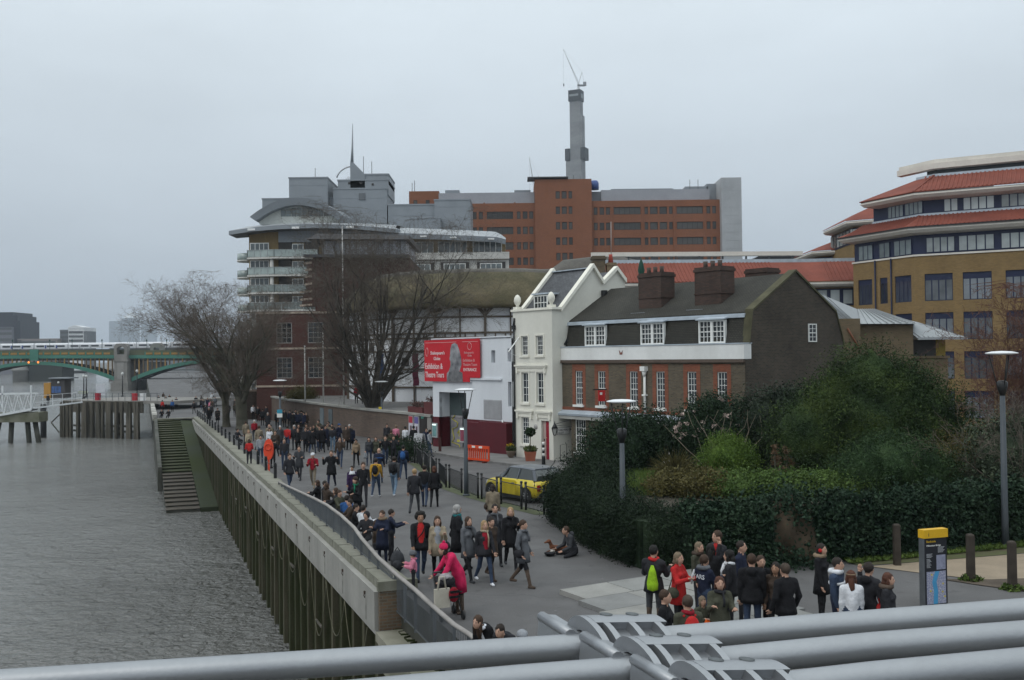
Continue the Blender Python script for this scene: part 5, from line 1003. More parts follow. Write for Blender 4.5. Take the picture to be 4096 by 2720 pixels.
# buildings along the bank beyond the trees
for x0, x1, y, z, mm, l in ((-92, -70, 330, 8.5, plink, 'pale low building on the near bank under the bridge arch'), (-68, -46, 300, 10, lowb, 'brown building half hidden behind the left bare trees'), (-46, -28, 260, 12.5, mat('dull_stone', (.24, .225, .20), .8, .2, .1), 'dull stone building behind the bare plane trees'), (-36, -26, 205, 9, lowb, 'low dark building left of the scrolled brick block')):
    t = thing('bankside_building', l, 'building', (x0, y, -2)); w = x1-x0; n = max(3, int(w/3.2)); hol = [(w*(i+.28)/n, w*(i+.72)/n, zz, zz+1.7) for i in range(n) for zz in (3.2, 6.4, 9.6) if zz+2 < z+2]
    b = MB(); b.panel(0, w, 0, z+2, hol, 0, .25); b.box(0, w, .4, 14, 0, z+2); b.obj('wall', mm, t); b = MB(); b.prism([(-.4, z+2), (w/2, z+4.2), (w+.4, z+2)], 'y', -.4, 14); b.obj('roof', slate, t)
    for h in hol: win(t, h[0], h[2], .16, round(h[1]-h[0], 2), 1.7, 2, 2, .1, .06, white_sash, glass)
# ================================================================== timber jetty
JA = Vector((-71.5, 157.6)); JB = Vector((-56.4, 151.5)); jd = (JB-JA).normalized(); jrz = atan2(jd.y, jd.x); JL = (JB-JA).length
jt = thing('timber_jetty', 'dark timber jetty on rows of wet piles beside the river steps', 'jetty', (JA.x, JA.y, 0), jrz)
b = MB(); b.box(0, JL+6, .25, 14, -.75, -.32); b.obj('deck', mat('jetty_deck', (.20, .19, .175), .9, .25, .8, .3), jt)
for k, (z0, z1) in enumerate(((-1.25, -.42), (-2.15, -1.28))):
    for i in range(4): b = MB(); b.box(i*JL/4+.03, (i+1)*JL/4-.03, .12, .4, z0, z1); b.obj('fascia_plank', timberdark, jt)
xs = [.2, .75, 1.5, 2.1, 3.6, 4.7, 5.2, 6.5, 7.5, 7.9, 8.6, 9.6, 10.1, 11.3, 12.4, 13.6, 14.0, 15.0, 15.5]
for r, yy in ((0, -.05), (1, 4.5)):
    for x in xs:
        if r and int(x*10) % 3: continue
        w = random.uniform(.2, .29); l = random.uniform(-.03, .03); b = MB(); b.hexa([(x-w+l, yy-w, -8), (x+w+l, yy-w, -8), (x+w+l, yy+w, -8), (x-w+l, yy+w, -8), (x-w*.9, yy-w*.9, -.6+random.uniform(-.2, .1)), (x+w*.9, yy-w*.9, -.5), (x+w*.9, yy+w*.9, -.5), (x-w*.9, yy+w*.9, -.5)]); b.obj('pile', timberdark, jt)
for z in (-4.4, -5.2):
    b = MB(); b.box(2.2, JL-1, .3, .5, z, z+.3); b.obj('waling', timberdark, jt)
b = MB(); b.bar((-.2, 0, -2.5), (-2.0, 0, -3.8), .14); b.bar((-2.0, 0, -3.9), (-.4, 0, -5.4), .14); b.obj('brace', timberdark, jt)
b = MB()
for k in range(14): b.bar((2.5+k*1.25, .5, -.35), (2.5+k*1.25, .5, .85), .05)
b.bar((2.5, .5, .85), (JL+3, .5, .85), .05); b.bar((2.5, .5, .3), (JL+3, .5, .3), .04); b.obj('guard_rail', greypaint, jt)
for px_, c in ((6.2, (.35, .02, .04)), (13.6, (.42, .03, .04)), (15.2, (.7, .7, .7))):
    t = Vector((px_, 1.2, 0)); b = MB(); w = .3; P = JA+jd*px_+Vector((-jd.y, jd.x))*1.4
    q = thing('deck_box', {6.2: 'tall dark red box on the jetty deck', 13.6: 'bright red bin near the landward end of the jetty', 15.2: 'white post box at the landward end of the jetty'}[px_], 'box', (P.x, P.y, -.32), jrz)
    b.box(-w, w, -w, w, 0, 1.0); b.obj('body', mat('deckbox%d' % int(px_*10), c, .6), q); b = MB(); b.box(-w*1.1, w*1.1, -w*1.1, w*1.1, 1.0, 1.1); b.obj('lid', mat('deckbox%d' % int(px_*10), c), q)
# lone dark steel pile
mp_ = thing('mooring_pile', 'single black mooring pile left of the timber jetty', 'pile', (-74.0, 157, WZ-2)); b = MB(); b.lathe([(.45, 0), (.45, 7.2), (.3, 7.3)], 12); b.obj('shaft', blackpaint, mp_); b = MB(); b.lathe([(.5, 6.6), (.5, 6.8)], 12); b.obj('band', greypaint, mp_)
# gangway truss and its concrete trestle
gw = thing('pier_gangway', 'white steel truss gangway leading off the left edge', 'gangway', (-75.2, 146, 0))
wst = mat('white_steel', (.60, .62, .63), .5, .06, .5)
def chord(z_at): return [(-14, 0, z_at(-14)), (4.6, 0, z_at(4.6))]
zt = lambda x: 1.15+0*x; zb = lambda x: -1.9+.17*x
for y in (0, 2.2):
    b = MB(); b.bar((-14, y, zt(0)), (4.6, y, zt(0)), .2, .2); b.bar((-14, y, zb(-14)), (4.6, y, zb(4.6)), .22, .35); b.obj('chord', wst, gw)
    for k in range(12):
        x = 4.3-k*1.5; b = MB(); b.bar((x, y, zt(x)), (x-.75, y, zb(x-.75)), .16, .12); b.obj('web_member', wst, gw); b = MB(); b.bar((x-.75, y, zb(x-.75)), (x-1.5, y, zt(x)), .09, .08); b.obj('web_member', wst, gw)
b = MB(); b.hexa([(-14, 0, zb(-14)), (4.6, 0, zb(4.6)), (4.6, 2.2, zb(4.6)), (-14, 2.2, zb(-14)), (-14, 0, zb(-14)+.12), (4.6, 0, zb(4.6)+.12), (4.6, 2.2, zb(4.6)+.12), (-14, 2.2, zb(-14)+.12)]); b.obj('deck', greypaint, gw)
for x in (.4, 4.6): b = MB(); b.bar((x, 0, -1.2), (x, 0, 2.4), .2); b.obj('end_post', wst, gw)
b = MB(); b.bar((4.7, .3, -.2), (9.5, 6, .3), .06); b.bar((4.7, .3, .8), (9.5, 6, 1.1), .06); b.bar((4.7, .3, -1.0), (9.5, 6, -.4), .3, .2)
for k in range(6): b.bar((4.7+k*.95, .3+k*1.1, -.8+k*.1), (4.7+k*.95, .3+k*1.1, .85+k*.05), .05)
b.obj('landing_ramp', wst, gw)
tr_ = thing('concrete_trestle', 'weathered concrete trestle with four raking piles under the gangway', 'trestle', (-72, 146.5, 0))
b = MB(); b.box(-8, 2.5, -.4, 2.4, -3.0, -1.6); b.obj('crosshead', mat('wet_concrete', (.15, .145, .115), .9, .35, .5, .3, tint=(.08, .085, .05)), tr_)
for x0, x1 in ((-2.1, -2.4), (.2, .6), (1.3, 2.2), (-3.9, -5.0), (-6, -6.4)): b = MB(); b.tube([(x0, .8, -2.8), (x1, .8, -8)], .36, 10); b.obj('raking_pile', darkstone, tr_)
# kiosk and signs on the pier
ki = thing('pier_kiosk', 'dark pier kiosk with a flat roof, blue posters and an orange end panel', 'kiosk', (-78.8, 170, -.4))
b = MB(); b.box(0, 2.3, 0, 2.5, 0, 3.2); b.obj('body', mat('kiosk_dark', (.07, .065, .065), .7), ki); b = MB(); b.box(-.2, 3.4, -.5, 3, 3.3, 3.5); b.obj('roof', gm, ki); b = MB(); b.box(-1.2, -.05, -.1, 2, 0, 2.6); b.obj('orange_panel', mat('kiosk_orange', (.42, .22, .05), .7), ki)
for k in range(3): b = MB(); b.box(.1+k*.55, .58+k*.55, -.06, 0, .9, 2.0); b.obj('poster', mat('kiosk_blue', (.06, .12, .28), .5, .4, 3), ki)
b = MB(); b.lathe([(.16, 0), (.2, .25), (.01, .4)], 8, (1.3, -.1, 2.5)); b.obj('wall_lamp', whitepaint, ki)
for x, y, w, z0, z1, c, l in ((-74.2, 172, 1.6, .6, 1.1, (.5, .52, .4), 'pale cream panel sign right of the pier kiosk'), (-71.2, 172, 1.5, .4, 2.3, (.55, .56, .6), 'white and grey information board on the jetty')):
    s_ = thing('pier_sign', l, 'sign', (x, y, -.4)); b = MB(); b.box(-w/2, w/2, -.05, .05, z0, z1); b.obj('board', mat('psign%d' % int(x), c, .6), s_); b = MB(); b.bar((0, .08, 0), (0, .08, z0+.2), .1); b.obj('leg', greypaint, s_)
for x, y, z0, h, l in ((-71.5, 166, -.4, 3.7, 'twin black lamp post on the jetty, left of the white board'), (-73.2, 171, -.4, 3.6, 'slim black lamp post behind the jetty rail, beside the kiosk'), (-66.6, 170, -.4, 4.0, 'black globe lamp post in front of the stone turret'), (-66.0, 175, -.4, 4.4, 'taller globe lamp post right of the stone turret foot')):
    s_ = thing('globe_lamp_post', l, 'lamp post', (x, y, z0)); b = MB(); b.tube([(0, 0, 0), (0, 0, h-.3)], [.12, .07], 7); b.lathe([(.25, 0), (.2, .3), (.1, .5)], 8); b.obj('post', blackpaint, s_); b = MB(); b.ell((0, 0, h), (.25, .25, .28), 10, 7); b.obj('globe', mat('lamp_globe', (.5, .51, .5), .3), s_)
# ================================================================== promenade furniture
def lamp_post(label, x, y, h, r=.46):
    t = thing('street_lamp', label, 'street lamp', (x, y, gz(y)), 0, 'disc topped street lamps')
    b = MB(); b.tube([(0, 0, 0), (0, 0, .9), (0, 0, h-1.25)], [.11, .1, .075], 10); b.lathe([(.16, 0), (.16, .06), (.12, .1)], 12); b.obj('pole', greypaint, t)
    b = MB(); b.lathe([(.08, h-1.3), (.15, h-1.05), (.16, h-.9), (.1, h-.85), (.001, h-.84)], 12); b.obj('lantern', blackpaint, t)
    for k in range(3):
        a = 2*pi*k/3+.5; b = MB(); b.tube([(.1*cos(a), .1*sin(a), h-1.15), ((r*.78)*cos(a), (r*.78)*sin(a), h-.06)], .018, 5); b.obj('strut', blackpaint, t)
    b = MB(); b.lathe([(.001, h-.07), (r*.6, h-.06), (r, h-.03), (r, h), (r*.6, h+.04), (.001, h+.055)], 28); b.obj('disc_reflector', mat('lamp_disc', (.72, .73, .74), .4, .04, 3), t)
    return t
lamp_post('tall grey lamp with white disc beside the black fence near the yellow car', -2.1, 44.03, 4.7)
lamp_post('grey lamp with white disc rising out of the dark hedge', 3.38, 31, 4.55)
lamp_post('grey lamp with white disc at the right edge above the ivy', 14.9, 30.3, 5.9)
lamp_post('far grey lamp with white disc among the crowd, carrying a small blue sign', -17.9, 76.6, 4.9, .52)
lamp_post('grey lamp with white disc beside the large bare tree', -10.86, 82.5, 4.65, .55)
ls = thing('lamp_notice', 'small blue and white notice strapped to the far lamp', 'sign', (-17.9, 76.45, 1.35)); b = MB(); b.box(-.2, .2, -.03, .03, 0, .3); b.obj('white_plate', signw, ls); b = MB(); b.box(-.2, .2, -.03, .03, .31, .6); b.obj('blue_plate', mat('notice_blue', (.03, .25, .36), .5), ls)
for i, (x, y, z, l) in enumerate(((-10.95, 82.2, 1.6, 'small yellow tag on the lamp by the bare tree'),)):
    s_ = thing('lamp_tag', l, 'sign', (x, y, z)); b = MB(); b.box(-.12, .12, -.02, .02, 0, .18); b.obj('plate', mat('tag_yellow', (.6, .45, .03), .5), s_); b = MB(); b.box(-.03, .03, .02, .12, .05, .13); b.obj('strap', blackpaint, s_)
# black fence of paired posts
FP = [(1.15, 38.07), (.3, 39.6), (-.7, 41.4), (-1.55, 43.1), (-2.35, 45.0), (-3.2, 47.2), (-3.9, 50.3), (-4.55, 53.6), (-5.2, 56.6), (-5.9, 59.6)]
fe = thing('black_fence', 'black vertical bar fence with paired posts along the promenade edge', 'fence', (0, 0, 0))
fpost = MB(); fpost.tube([(0, 0, 0), (0, 0, 1.05)], .045, 8); fpost.ell((0, 0, 1.08), (.06, .06, .06), 8, 6); fpost.lathe([(.06, .85), (.06, .9)], 8); fpm = fpost.mesh('post', blackpaint)
for i, (x, y) in enumerate(FP):
    for d in (0, .17): link('post', fpm, fe, (x+d, y-d*1.3, gz(y)))
    if i < len(FP)-1:
        u, v = FP[i+1]; a = Vector((x-.05, y+.08, gz(y))); c = Vector((u+.17, v-.22, gz(v))); b = MB(); n = int((c-a).length/.1)
        b.bar(a+Vector((0, 0, .95)), c+Vector((0, 0, .95)), .035, .03); b.bar(a+Vector((0, 0, .12)), c+Vector((0, 0, .12)), .035, .03)
        for k in range(n+1): p = a.lerp(c, k/n); b.bar(p+Vector((0, 0, .12)), p+Vector((0, 0, .95)), .016)
        b.obj('bar_panel', blackpaint, fe)
# grass/moss strip under the fence
b = MB(); b.add([(x-.35, y, gz(y)+.012) for x, y in FP]+[(x+.5, y, gz(y)+.012) for x, y in FP[::-1]], [tuple(range(len(FP)*2))]); tag(b.obj('mossy_strip', mat('mossy_strip', (.075, .085, .045), .95, .35, 1.5, .4)), 'mossy edge strip under the black fence', kind='structure')
# orange road barrier
obm = mat('barrier_orange', (.62, .065, .018), .5, .06, 3); ba = thing('road_barrier', 'orange plastic road barrier on the pavement edge', 'barrier', (-2.15, 59.9, gz(60)), FR+radians(8))
b = MB(); b.box(-1.0, 1.0, -.04, .04, .82, 1.0); b.box(-1.0, 1.0, -.04, .04, .1, .22); b.box(-1.0, -.9, -.04, .04, .2, .85); b.box(.9, 1.0, -.04, .04, .2, .85)
for k in range(9): b.box(-.78+k*.18, -.71+k*.18, -.03, .03, .2, .85)
b.obj('frame', obm, ba)
for x in (-.75, .75): b = MB(); b.box(x-.07, x+.07, -.3, .3, 0, .1); b.obj('foot', mat('barrier_foot', (.1, .02, .015), .7), ba)
for x in (-.45, .15): b = MB(); b.box(x, x+.28, -.046, -.04, .85, .97); b.obj('reflector', signw, ba)
# planters by the cream house
def leaf_blob(c, r, n, size, seed):
    rs_ = np.random.RandomState(seed); d = rs_.normal(0, 1, (n, 3)); d /= np.linalg.norm(d, axis=1)[:, None]; c0 = np.array(c)+d*np.array(r)*rs_.uniform(.6, 1.05, (n, 1))
    V = (c0[:, None, :]+rs_.normal(0, size, (n, 4, 3))*.8); return V.reshape(-1, 3), np.arange(n*4).reshape(n, 4)
def blob_obj(name, c, r, n, size, m, parent, seed=0): V, F = leaf_blob(c, r, n, size, seed); return link(name, np_mesh(name, V, F, m), parent)
terra = mat('terracotta', (.30, .095, .055), .85, .15, 3); dkleaf = foliage('dark_leaf', (.012, .028, .012), (.03, .055, .02)); ygleaf = foliage('olive_leaf', (.05, .07, .025), (.10, .12, .04))
pl = thing('topiary_planter', 'terracotta tub with clipped ball tree outside the cream house', 'planter', (1.0, 59.1, gz(59)+.12)); b = MB(); b.hexa([(-.27, -.27, 0), (.27, -.27, 0), (.27, .27, 0), (-.27, .27, 0), (-.36, -.36, .55), (.36, -.36, .55), (.36, .36, .55), (-.36, .36, .55)]); b.obj('tub', terra, pl)
blob_obj('low_plants', (0, 0, .68), (.42, .42, .2), 500, .05, ygleaf, pl, 1); b = MB(); b.tube([(0, 0, .5), (.02, 0, 1.55)], .03, 6); b.obj('stem', timberdark, pl); blob_obj('ball_crown', (.02, 0, 1.7), (.3, .3, .27), 900, .04, dkleaf, pl, 2)
pl = thing('flower_pot', 'round pot of yellow flowers beside the cream house downpipe', 'planter', (-.15, 61.3, gz(61)+.12)); b = MB(); b.lathe([(.12, 0), (.2, .1), (.3, .35), (.3, .42)], 12); b.obj('pot', mat('old_pot', (.13, .10, .075), .9), pl); blob_obj('foliage', (0, 0, .55), (.32, .3, .22), 500, .05, ygleaf, pl, 3); blob_obj('yellow_flowers', (-.05, -.1, .78), (.25, .2, .12), 60, .035, mat('yellow_petals', (.6, .42, .02), .6), pl, 4)
# black and white bollard, door rail, brown post, advertising board
bo_ = thing('striped_bollard', 'black and white banded bollard by the red front door', 'bollard', (1.71, 56.67, gz(56.7)+.1)); b = MB(); b.lathe([(.11, 0), (.1, .45), (.085, .5)], 10); b.obj('base', blackpaint, bo_)
for k in range(5): b = MB(); b.lathe([(.07, .5+k*.16), (.07, .66+k*.16)], 10); b.obj('band', signw if k % 2 == 0 else blackpaint, bo_)
hr = thing('door_handrail', 'slim black handrail beside the red door steps', 'handrail', (2.75, 58.35, gz(58)+.12), FR); b = MB(); b.tube([(0, 0, 0), (0, 0, .95), (0, .5, 1.0), (0, .5, .1)], .02, 6); b.obj('rail', blackpaint, hr); b = MB(); b.box(-.05, .05, -.05, .05, 0, .03); b.obj('foot_plate', blackpaint, hr)
bp_ = thing('timber_post', 'short dark red timber post on the pavement by the burgundy wall', 'post', (-4.9, 66.6, gz(66)+.12)); b = MB(); b.box(-.09, .09, -.09, .09, 0, .85); b.obj('shaft', mat('red_brown', (.06, .02, .018), .7), bp_); b = MB(); b.box(-.1, .1, -.1, .1, .85, .9); b.obj('cap', mat('red_brown'  , (.06, .02, .018)), bp_)
ab = thing('sandwich_board', 'grey sandwich board sign on the pavement near the theatre entrance', 'sign', (-6.2, 66.0, gz(66)+.12), FR)
for s_ in (-1, 1): b = MB(); b.hexa([(-.5, s_*.32-.02, 0), (.5, s_*.32-.02, 0), (.5, s_*.32+.02, 0), (-.5, s_*.32+.02, 0), (-.5, s_*.06-.02, 1.25), (.5, s_*.06-.02, 1.25), (.5, s_*.06+.02, 1.25), (-.5, s_*.06+.02, 1.25)]); b.obj('panel', mat('board_grey', (.36, .36, .37), .6, .2, 4), ab)
# flagpoles on the terrace
for x, y, z0, z1, l in ((-15.6, 92, 1.6, 18.0, 'tallest white flagpole, in front of the round theatre edge'), (-19.8, 95, 1.7, 7.0, 'short white flagpole on the left of the terrace'), (-18.05, 95, 1.7, 8.2, 'middle white flagpole on the terrace carrying a furled banner')):
    t = thing('flagpole', l, 'flagpole', (x, y, z0), 0, 'white flagpoles on the terrace'); b = MB(); b.tube([(0, 0, 0), (0, 0, z1-z0)], [.08, .045], 8); b.obj('pole', mat('pole_white', (.55, .54, .52), .5, .2, 1), t); b = MB(); b.ell((0, 0, z1-z0), (.09, .09, .09), 8, 6); b.obj('ball', mat('pole_white', (.55, .54, .52)), t)
for x, y, c, l in ((-12.3, 93.2, (.03, .06, .14), 'narrow blue banner hanging beside the theatre'), (-9.0, 92.6, (.16, .03, .06), 'narrow dark red and blue banner by the theatre timbers')):
    t = thing('hanging_banner', l, 'banner', (x, y, 3.2)); b = MB(); n = 10
    b.add([(w+.05*sin(k*1.3), .06*sin(k*.9+w*5), .3*k) for k in range(n+1) for w in (-.28, .28)], [(2*k, 2*k+1, 2*k+3, 2*k+2) for k in range(n)]); b.obj('cloth', mat('banner%d' % int(-x), c, .8, .5, 2), t); b = MB(); b.tube([(0, .1, -1.6), (0, .1, 3.6)], .04, 6); b.obj('pole', timberdark, t)
# orange life-buoy post
lb = thing('lifebuoy_post', 'tall orange lifebuoy holder standing at the river edge', 'lifebuoy', (-13.62, 55.5, gz(55.5)+.0)); lom = mat('life_orange', (.66, .06, .02), .5, .06, 3)
b = MB(); b.bar((0, 0, 0), (0, 0, .8), .12, .08); b.obj('post', lom, lb); b = MB(); b.prism([(.26*cos(a)*1.0, 1.22+(.62 if sin(a) > 0 else .55)*sin(a)*1.0) for a in [k*2*pi/24 for k in range(24)]], 'y', -.12, .1); b.obj('housing', lom, lb); b = MB(); b.tube([(.17*cos(a), -.13, 1.4+.17*sin(a)) for a in [k*2*pi/16 for k in range(17)]], .04, 6); b.obj('ring', mat('ring_orange', (.55, .045, .015), .5), lb)
# wayfinding monolith
mo = thing('wayfinding_monolith', 'black wayfinding totem with yellow top and a street map', 'sign', (9.65, 23.0, gz(23)), radians(18))
b = MB(); b.box(-.42, .42, -.1, .1, 0, 2.15); b.obj('slab', mat('totem_black', (.014, .015, .02), .4), mo); b = MB(); b.box(-.46, -.43, -.11, .11, 0, 2.14); b.obj('edge_strip', steelrail, mo)
b = MB(); b.box(-.47, .45, -.13, .12, 2.16, 2.42); yc = b.obj('yellow_cap', mat('totem_yellow', (.62, .36, .012), .45, .05, 3), mo); text('i', .18, ink, yc, (-.3, -.132, 2.22), R9)
mapm, mt, mbn = newmat('street_map'); nd = mt.nodes; vo = nd.new('ShaderNodeTexVoronoi'); vo.feature = 'DISTANCE_TO_EDGE'; vo.inputs['Scale'].default_value = 14; tcn = nd.new('ShaderNodeTexCoord'); mt.links.new(tcn.outputs['Object'], vo.inputs['Vector']); cr = nd.new('ShaderNodeValToRGB'); cr.color_ramp.elements[0].color = (.5, .5, .55, 1); cr.color_ramp.elements[0].position = .02; cr.color_ramp.elements[1].color = (.22, .23, .33, 1); cr.color_ramp.elements[1].position = .06; mt.links.new(vo.outputs['Distance'], cr.inputs[0]); mt.links.new(cr.outputs[0], mbn.inputs['Base Color'])
b = MB(); b.box(-.36, .36, -.105, -.1, .12, 1.12); mp2 = b.obj('map_panel', mapm, mo)
b = MB(); b.prism([(-.12, .12), (.04, .12), (.06, .5), (.0, .8), (.12, 1.12), (-.04, 1.12), (-.16, .8), (-.1, .5)], 'y', -.109, -.105); b.obj('map_river', mat('map_blue', (.06, .28, .50), .5), mp2)
for x, z in ((-.25, .5), (.2, .45), (.22, .7), (-.2, 1.0), (.28, .3)): b = MB(); b.box(x, x+.06, -.109, -.105, z, z+.05); b.obj('map_mark', mat('map_yellow', (.5, .42, .05), .5), mp2)
b = MB(); b.box(.02, .36, -.105, -.1, 1.17, 1.62); b.obj('small_map', mat('small_map', (.26, .27, .36), .5, .3, 6), mo)
text('Bankside', .1, mat('totem_text_yellow', (.55, .35, .02), .5), mo, (-.35, -.102, 2.02), R9); text('Millennium Bridge', .075, signw, mo, (-.35, -.102, 1.9), R9)
b = MB()
for k in range(6): b.box(.08, .08+.25-.03*(k % 3), -.104, -.1, 1.86-k*.032, 1.872-k*.032)
for k in range(4): b.box(-.35, -.35+.22-.04*(k % 2), -.104, -.1, 1.66-k*.034, 1.672-k*.034)
for k in range(8): b.box(-.35, -.35+.12+.03*(k % 3), -.104, -.1, 1.5-k*.036, 1.512-k*.036)
b.obj('text_lines', mat('totem_text_grey', (.42, .43, .45), .5), mo); mo.scale = (.74, .74, .74)
# timber bollards at the right
for i, (x, y, l) in enumerate(((-4.6, 33.2, 'round iron manhole cover on the promenade behind the seated row'), (-1.6, 31.0, 'round iron manhole cover between the walkers and the hedge'), (-6.3, 52.5, 'round iron manhole cover near the far end of the black fence'))):
    t = thing('manhole_cover', l, 'manhole cover', (x, y, gz(y)+.006)); b = MB(); b.lathe([(.34, 0), (.34, .006), (.30, .006), (.30, .003), (.001, .003)], 24); b.obj('rim', mat('cast_iron', (.05, .05, .052), .7, .3, 8), t); b = MB(); [b.bar((-.24, q*.08, .005), (.24, q*.08, .005), .03, .004) for q in range(-3, 4)]; b.obj('tread_bars', mat('cast_iron', (.05, .05, .052)), t)
for x, y, h, l in ((10.62, 27.73, 1.15, 'dark timber bollard under the ivy, left of the yellow topped totem'), (11.73, 25.69, 1.2, 'dark timber bollard just right of the yellow topped totem'), (12.25, 24.6, 1.2, 'rightmost dark timber bollard on the bare earth')):
    t = thing('timber_bollard', l, 'bollard', (x, y, gz(y))); b = MB(); b.hexa([(-.085, -.085, 0), (.085, -.085, 0), (.085, .085, 0), (-.085, .085, 0), (-.08, -.08, h-.04), (.08, -.08, h-.04), (.08, .08, h-.04), (-.08, .08, h-.04)]); b.obj('shaft', mat('bollard_timber', (.045, .036, .028), .85, .3, 4), t); b = MB(); b.hexa([(-.08, -.08, h-.04), (.08, -.08, h-.04), (.08, .08, h-.04), (-.08, .08, h-.04), (-.06, -.06, h), (.06, -.06, h), (.06, .06, h), (-.06, .06, h)]); b.obj('top', mat('bollard_timber', (.045, .036, .028)), t)
    if y < 26: blob_obj('grass_tuft', (0, 0, .02), (.28, .25, .12), 260, .05, grassm, t, int(x*10))
# ================================================================== small yellow hatchback
car = thing('yellow_hatchback', 'small yellow hatchback with dark roof parked behind the black fence', 'car', (.42, 42.9, gz(42.9)), atan2(.788, -.616))
yp = mat('yellow_car_paint', (.55, .43, .02), .25, .04, 2, spec=.6); cgl = glassmat('car_glass', (.03, .035, .035), .05); dkp = mat('grey_roof_paint', (.10, .11, .13), .3)
# local x forward, y left, z up; sections along x: (x, half width, z sill, z waist)
sec = [(-1.83, .62, .45, .80), (-1.78, .74, .33, .92), (-1.5, .82, .22, .97), (-.6, .845, .2, .96), (.5, .845, .2, .93), (1.1, .83, .22, .88), (1.55, .79, .25, .78), (1.78, .70, .32, .66), (1.84, .55, .40, .58)]
b = MB(); vs = []; K = 8
for x, w, zs_, zw in sec: vs += [(x, -w*.92, zs_), (x, -w, zs_+.12), (x, -w, (zs_+zw)/2+.05), (x, -w*.93, zw), (x, w*.93, zw), (x, w, (zs_+zw)/2+.05), (x, w, zs_+.12), (x, w*.92, zs_)]
b.add(vs, [(i*K+(j+1) % K, i*K+j, (i+1)*K+j, (i+1)*K+(j+1) % K) for i in range(len(sec)-1) for j in range(K)], 0, True); b.add(vs[:K], [tuple(range(K))]); b.add(vs[-K:], [tuple(range(K-1, -1, -1))]); body = b.obj('body', yp, car)
cab = [(-1.72, .70, .93, .60, 1.15), (-1.5, .74, .95, .60, 1.37), (-.7, .76, .95, .61, 1.40), (.15, .76, .93, .60, 1.38), (.45, .75, .92, .58, 1.25), (.95, .72, .89, .66, .92)]
b = MB(); vs = []
for x, w0, z0, w1, z1 in cab: vs += [(x, -w0, z0), (x, -w1, z1), (x, w1, z1), (x, w0, z0)]
b.add(vs, [(i*4+j+1, i*4+j, (i+1)*4+j, (i+1)*4+j+1) for i in range(5) for j in range(3)], 0); b.add(vs[:4], [(0, 1, 2, 3)]); b.obj('cabin_glass', cgl, car)
b = MB(); b.add([(x, s_*(w1+.01), z1+.012) for x, w0, z0, w1, z1 in cab[1:5] for s_ in (-1, 1)]+[(x, s_*(w1-.05), z1+.06) for x, w0, z0, w1, z1 in cab[1:5] for s_ in (-1, 1)], [(2*i+8, 2*i+9, 2*i+11, 2*i+10) for i in range(3)]+[(2*i, 2*i+8, 2*i+10, 2*i+2) for i in range(3)]+[(2*i+1, 2*i+3, 2*i+11, 2*i+9) for i in range(3)]+[(0, 1, 9, 8), (6, 14, 15, 7)], 0, False); b.obj('roof', dkp, car)
for s_ in (-1, 1):
    [MB().bar(p_, q_, w_, .05).obj('pillar', dkp, car) for p_, q_, w_ in (((.5, s_*.75, .93), (.18, s_*.615, 1.37), .06), ((-1.68, s_*.72, .95), (-1.48, s_*.62, 1.36), .12), ((-.55, s_*.765, .95), (-.6, s_*.625, 1.38), .07))]
    b = MB(); b.box(-.52, .42, s_*.85-.006, s_*.85+.006, .3, .9); d_ = b.obj('door', yp, car); b = MB(); b.box(-.45, -.28, s_*.862-.012, s_*.862+.012, .76, .80); b.obj('handle', steelrail, d_)
    b = MB(); b.ell((.55, s_*.92, .98), (.07, .1, .07), 8, 6); b.obj('mirror', dkp, car)
    b = MB(); b.ell((1.66, s_*.60, .62), (.1, .15, .14), 12, 8); b.obj('headlight', mat('headlamp', (.6, .62, .64), .15), car); b = MB(); b.box(-1.86, -1.8, s_*.66-.07, s_*.66+.07, .55, .8); b.obj('tail_light', mat('tail_red', (.30, .01, .01), .3), car)
    b = MB(); b.box(-1.5, 1.5, s_*.83-.03, s_*.83+.03, .16, .27); b.obj('sill_trim', blackpaint, car)
    for wx in (-1.2, 1.22):
        o = MB(); o.lathe([(.20, -.09), (.29, -.09), (.31, -.05), (.31, .05), (.29, .09), (.20, .09)], 20); wq = o.obj('wheel', blackpaint, car, (wx, s_*.76, .31)); wq.rotation_euler = (radians(90), 0, 0)
        o = MB(); o.lathe([(.001, -.06*s_), (.05, -.075*s_), (.19, -.05*s_), (.2, -.085*s_)], 20)
        for k in range(8): a = pi*k/4; o.bar((.05*cos(a), .05*sin(a), -.085*s_), (.18*cos(a), .18*sin(a), -.085*s_), .04, .03)
        o.obj('rim', mat('alloy', (.45, .46, .47), .3, .05, 4, metal=.6), wq)
        o = MB(); o.prism([(wx+.37*cos(a), .31+.37*sin(a)) for a in [pi*k/12 for k in range(13)]]+[(wx-.37, .22), (wx+.37, .22)], 'y', s_*.848, s_*.856); o.obj('wheel_arch', blackpaint, car)
b = MB(); b.box(-1.9, -1.78, -.62, .62, .3, .46); b.box(1.76, 1.9, -.58, .58, .28, .42); b.obj('bumper', blackpaint, car); b = MB(); b.box(1.8, 1.86, -.35, .35, .46, .58); b.obj('grille', steelrail, car)
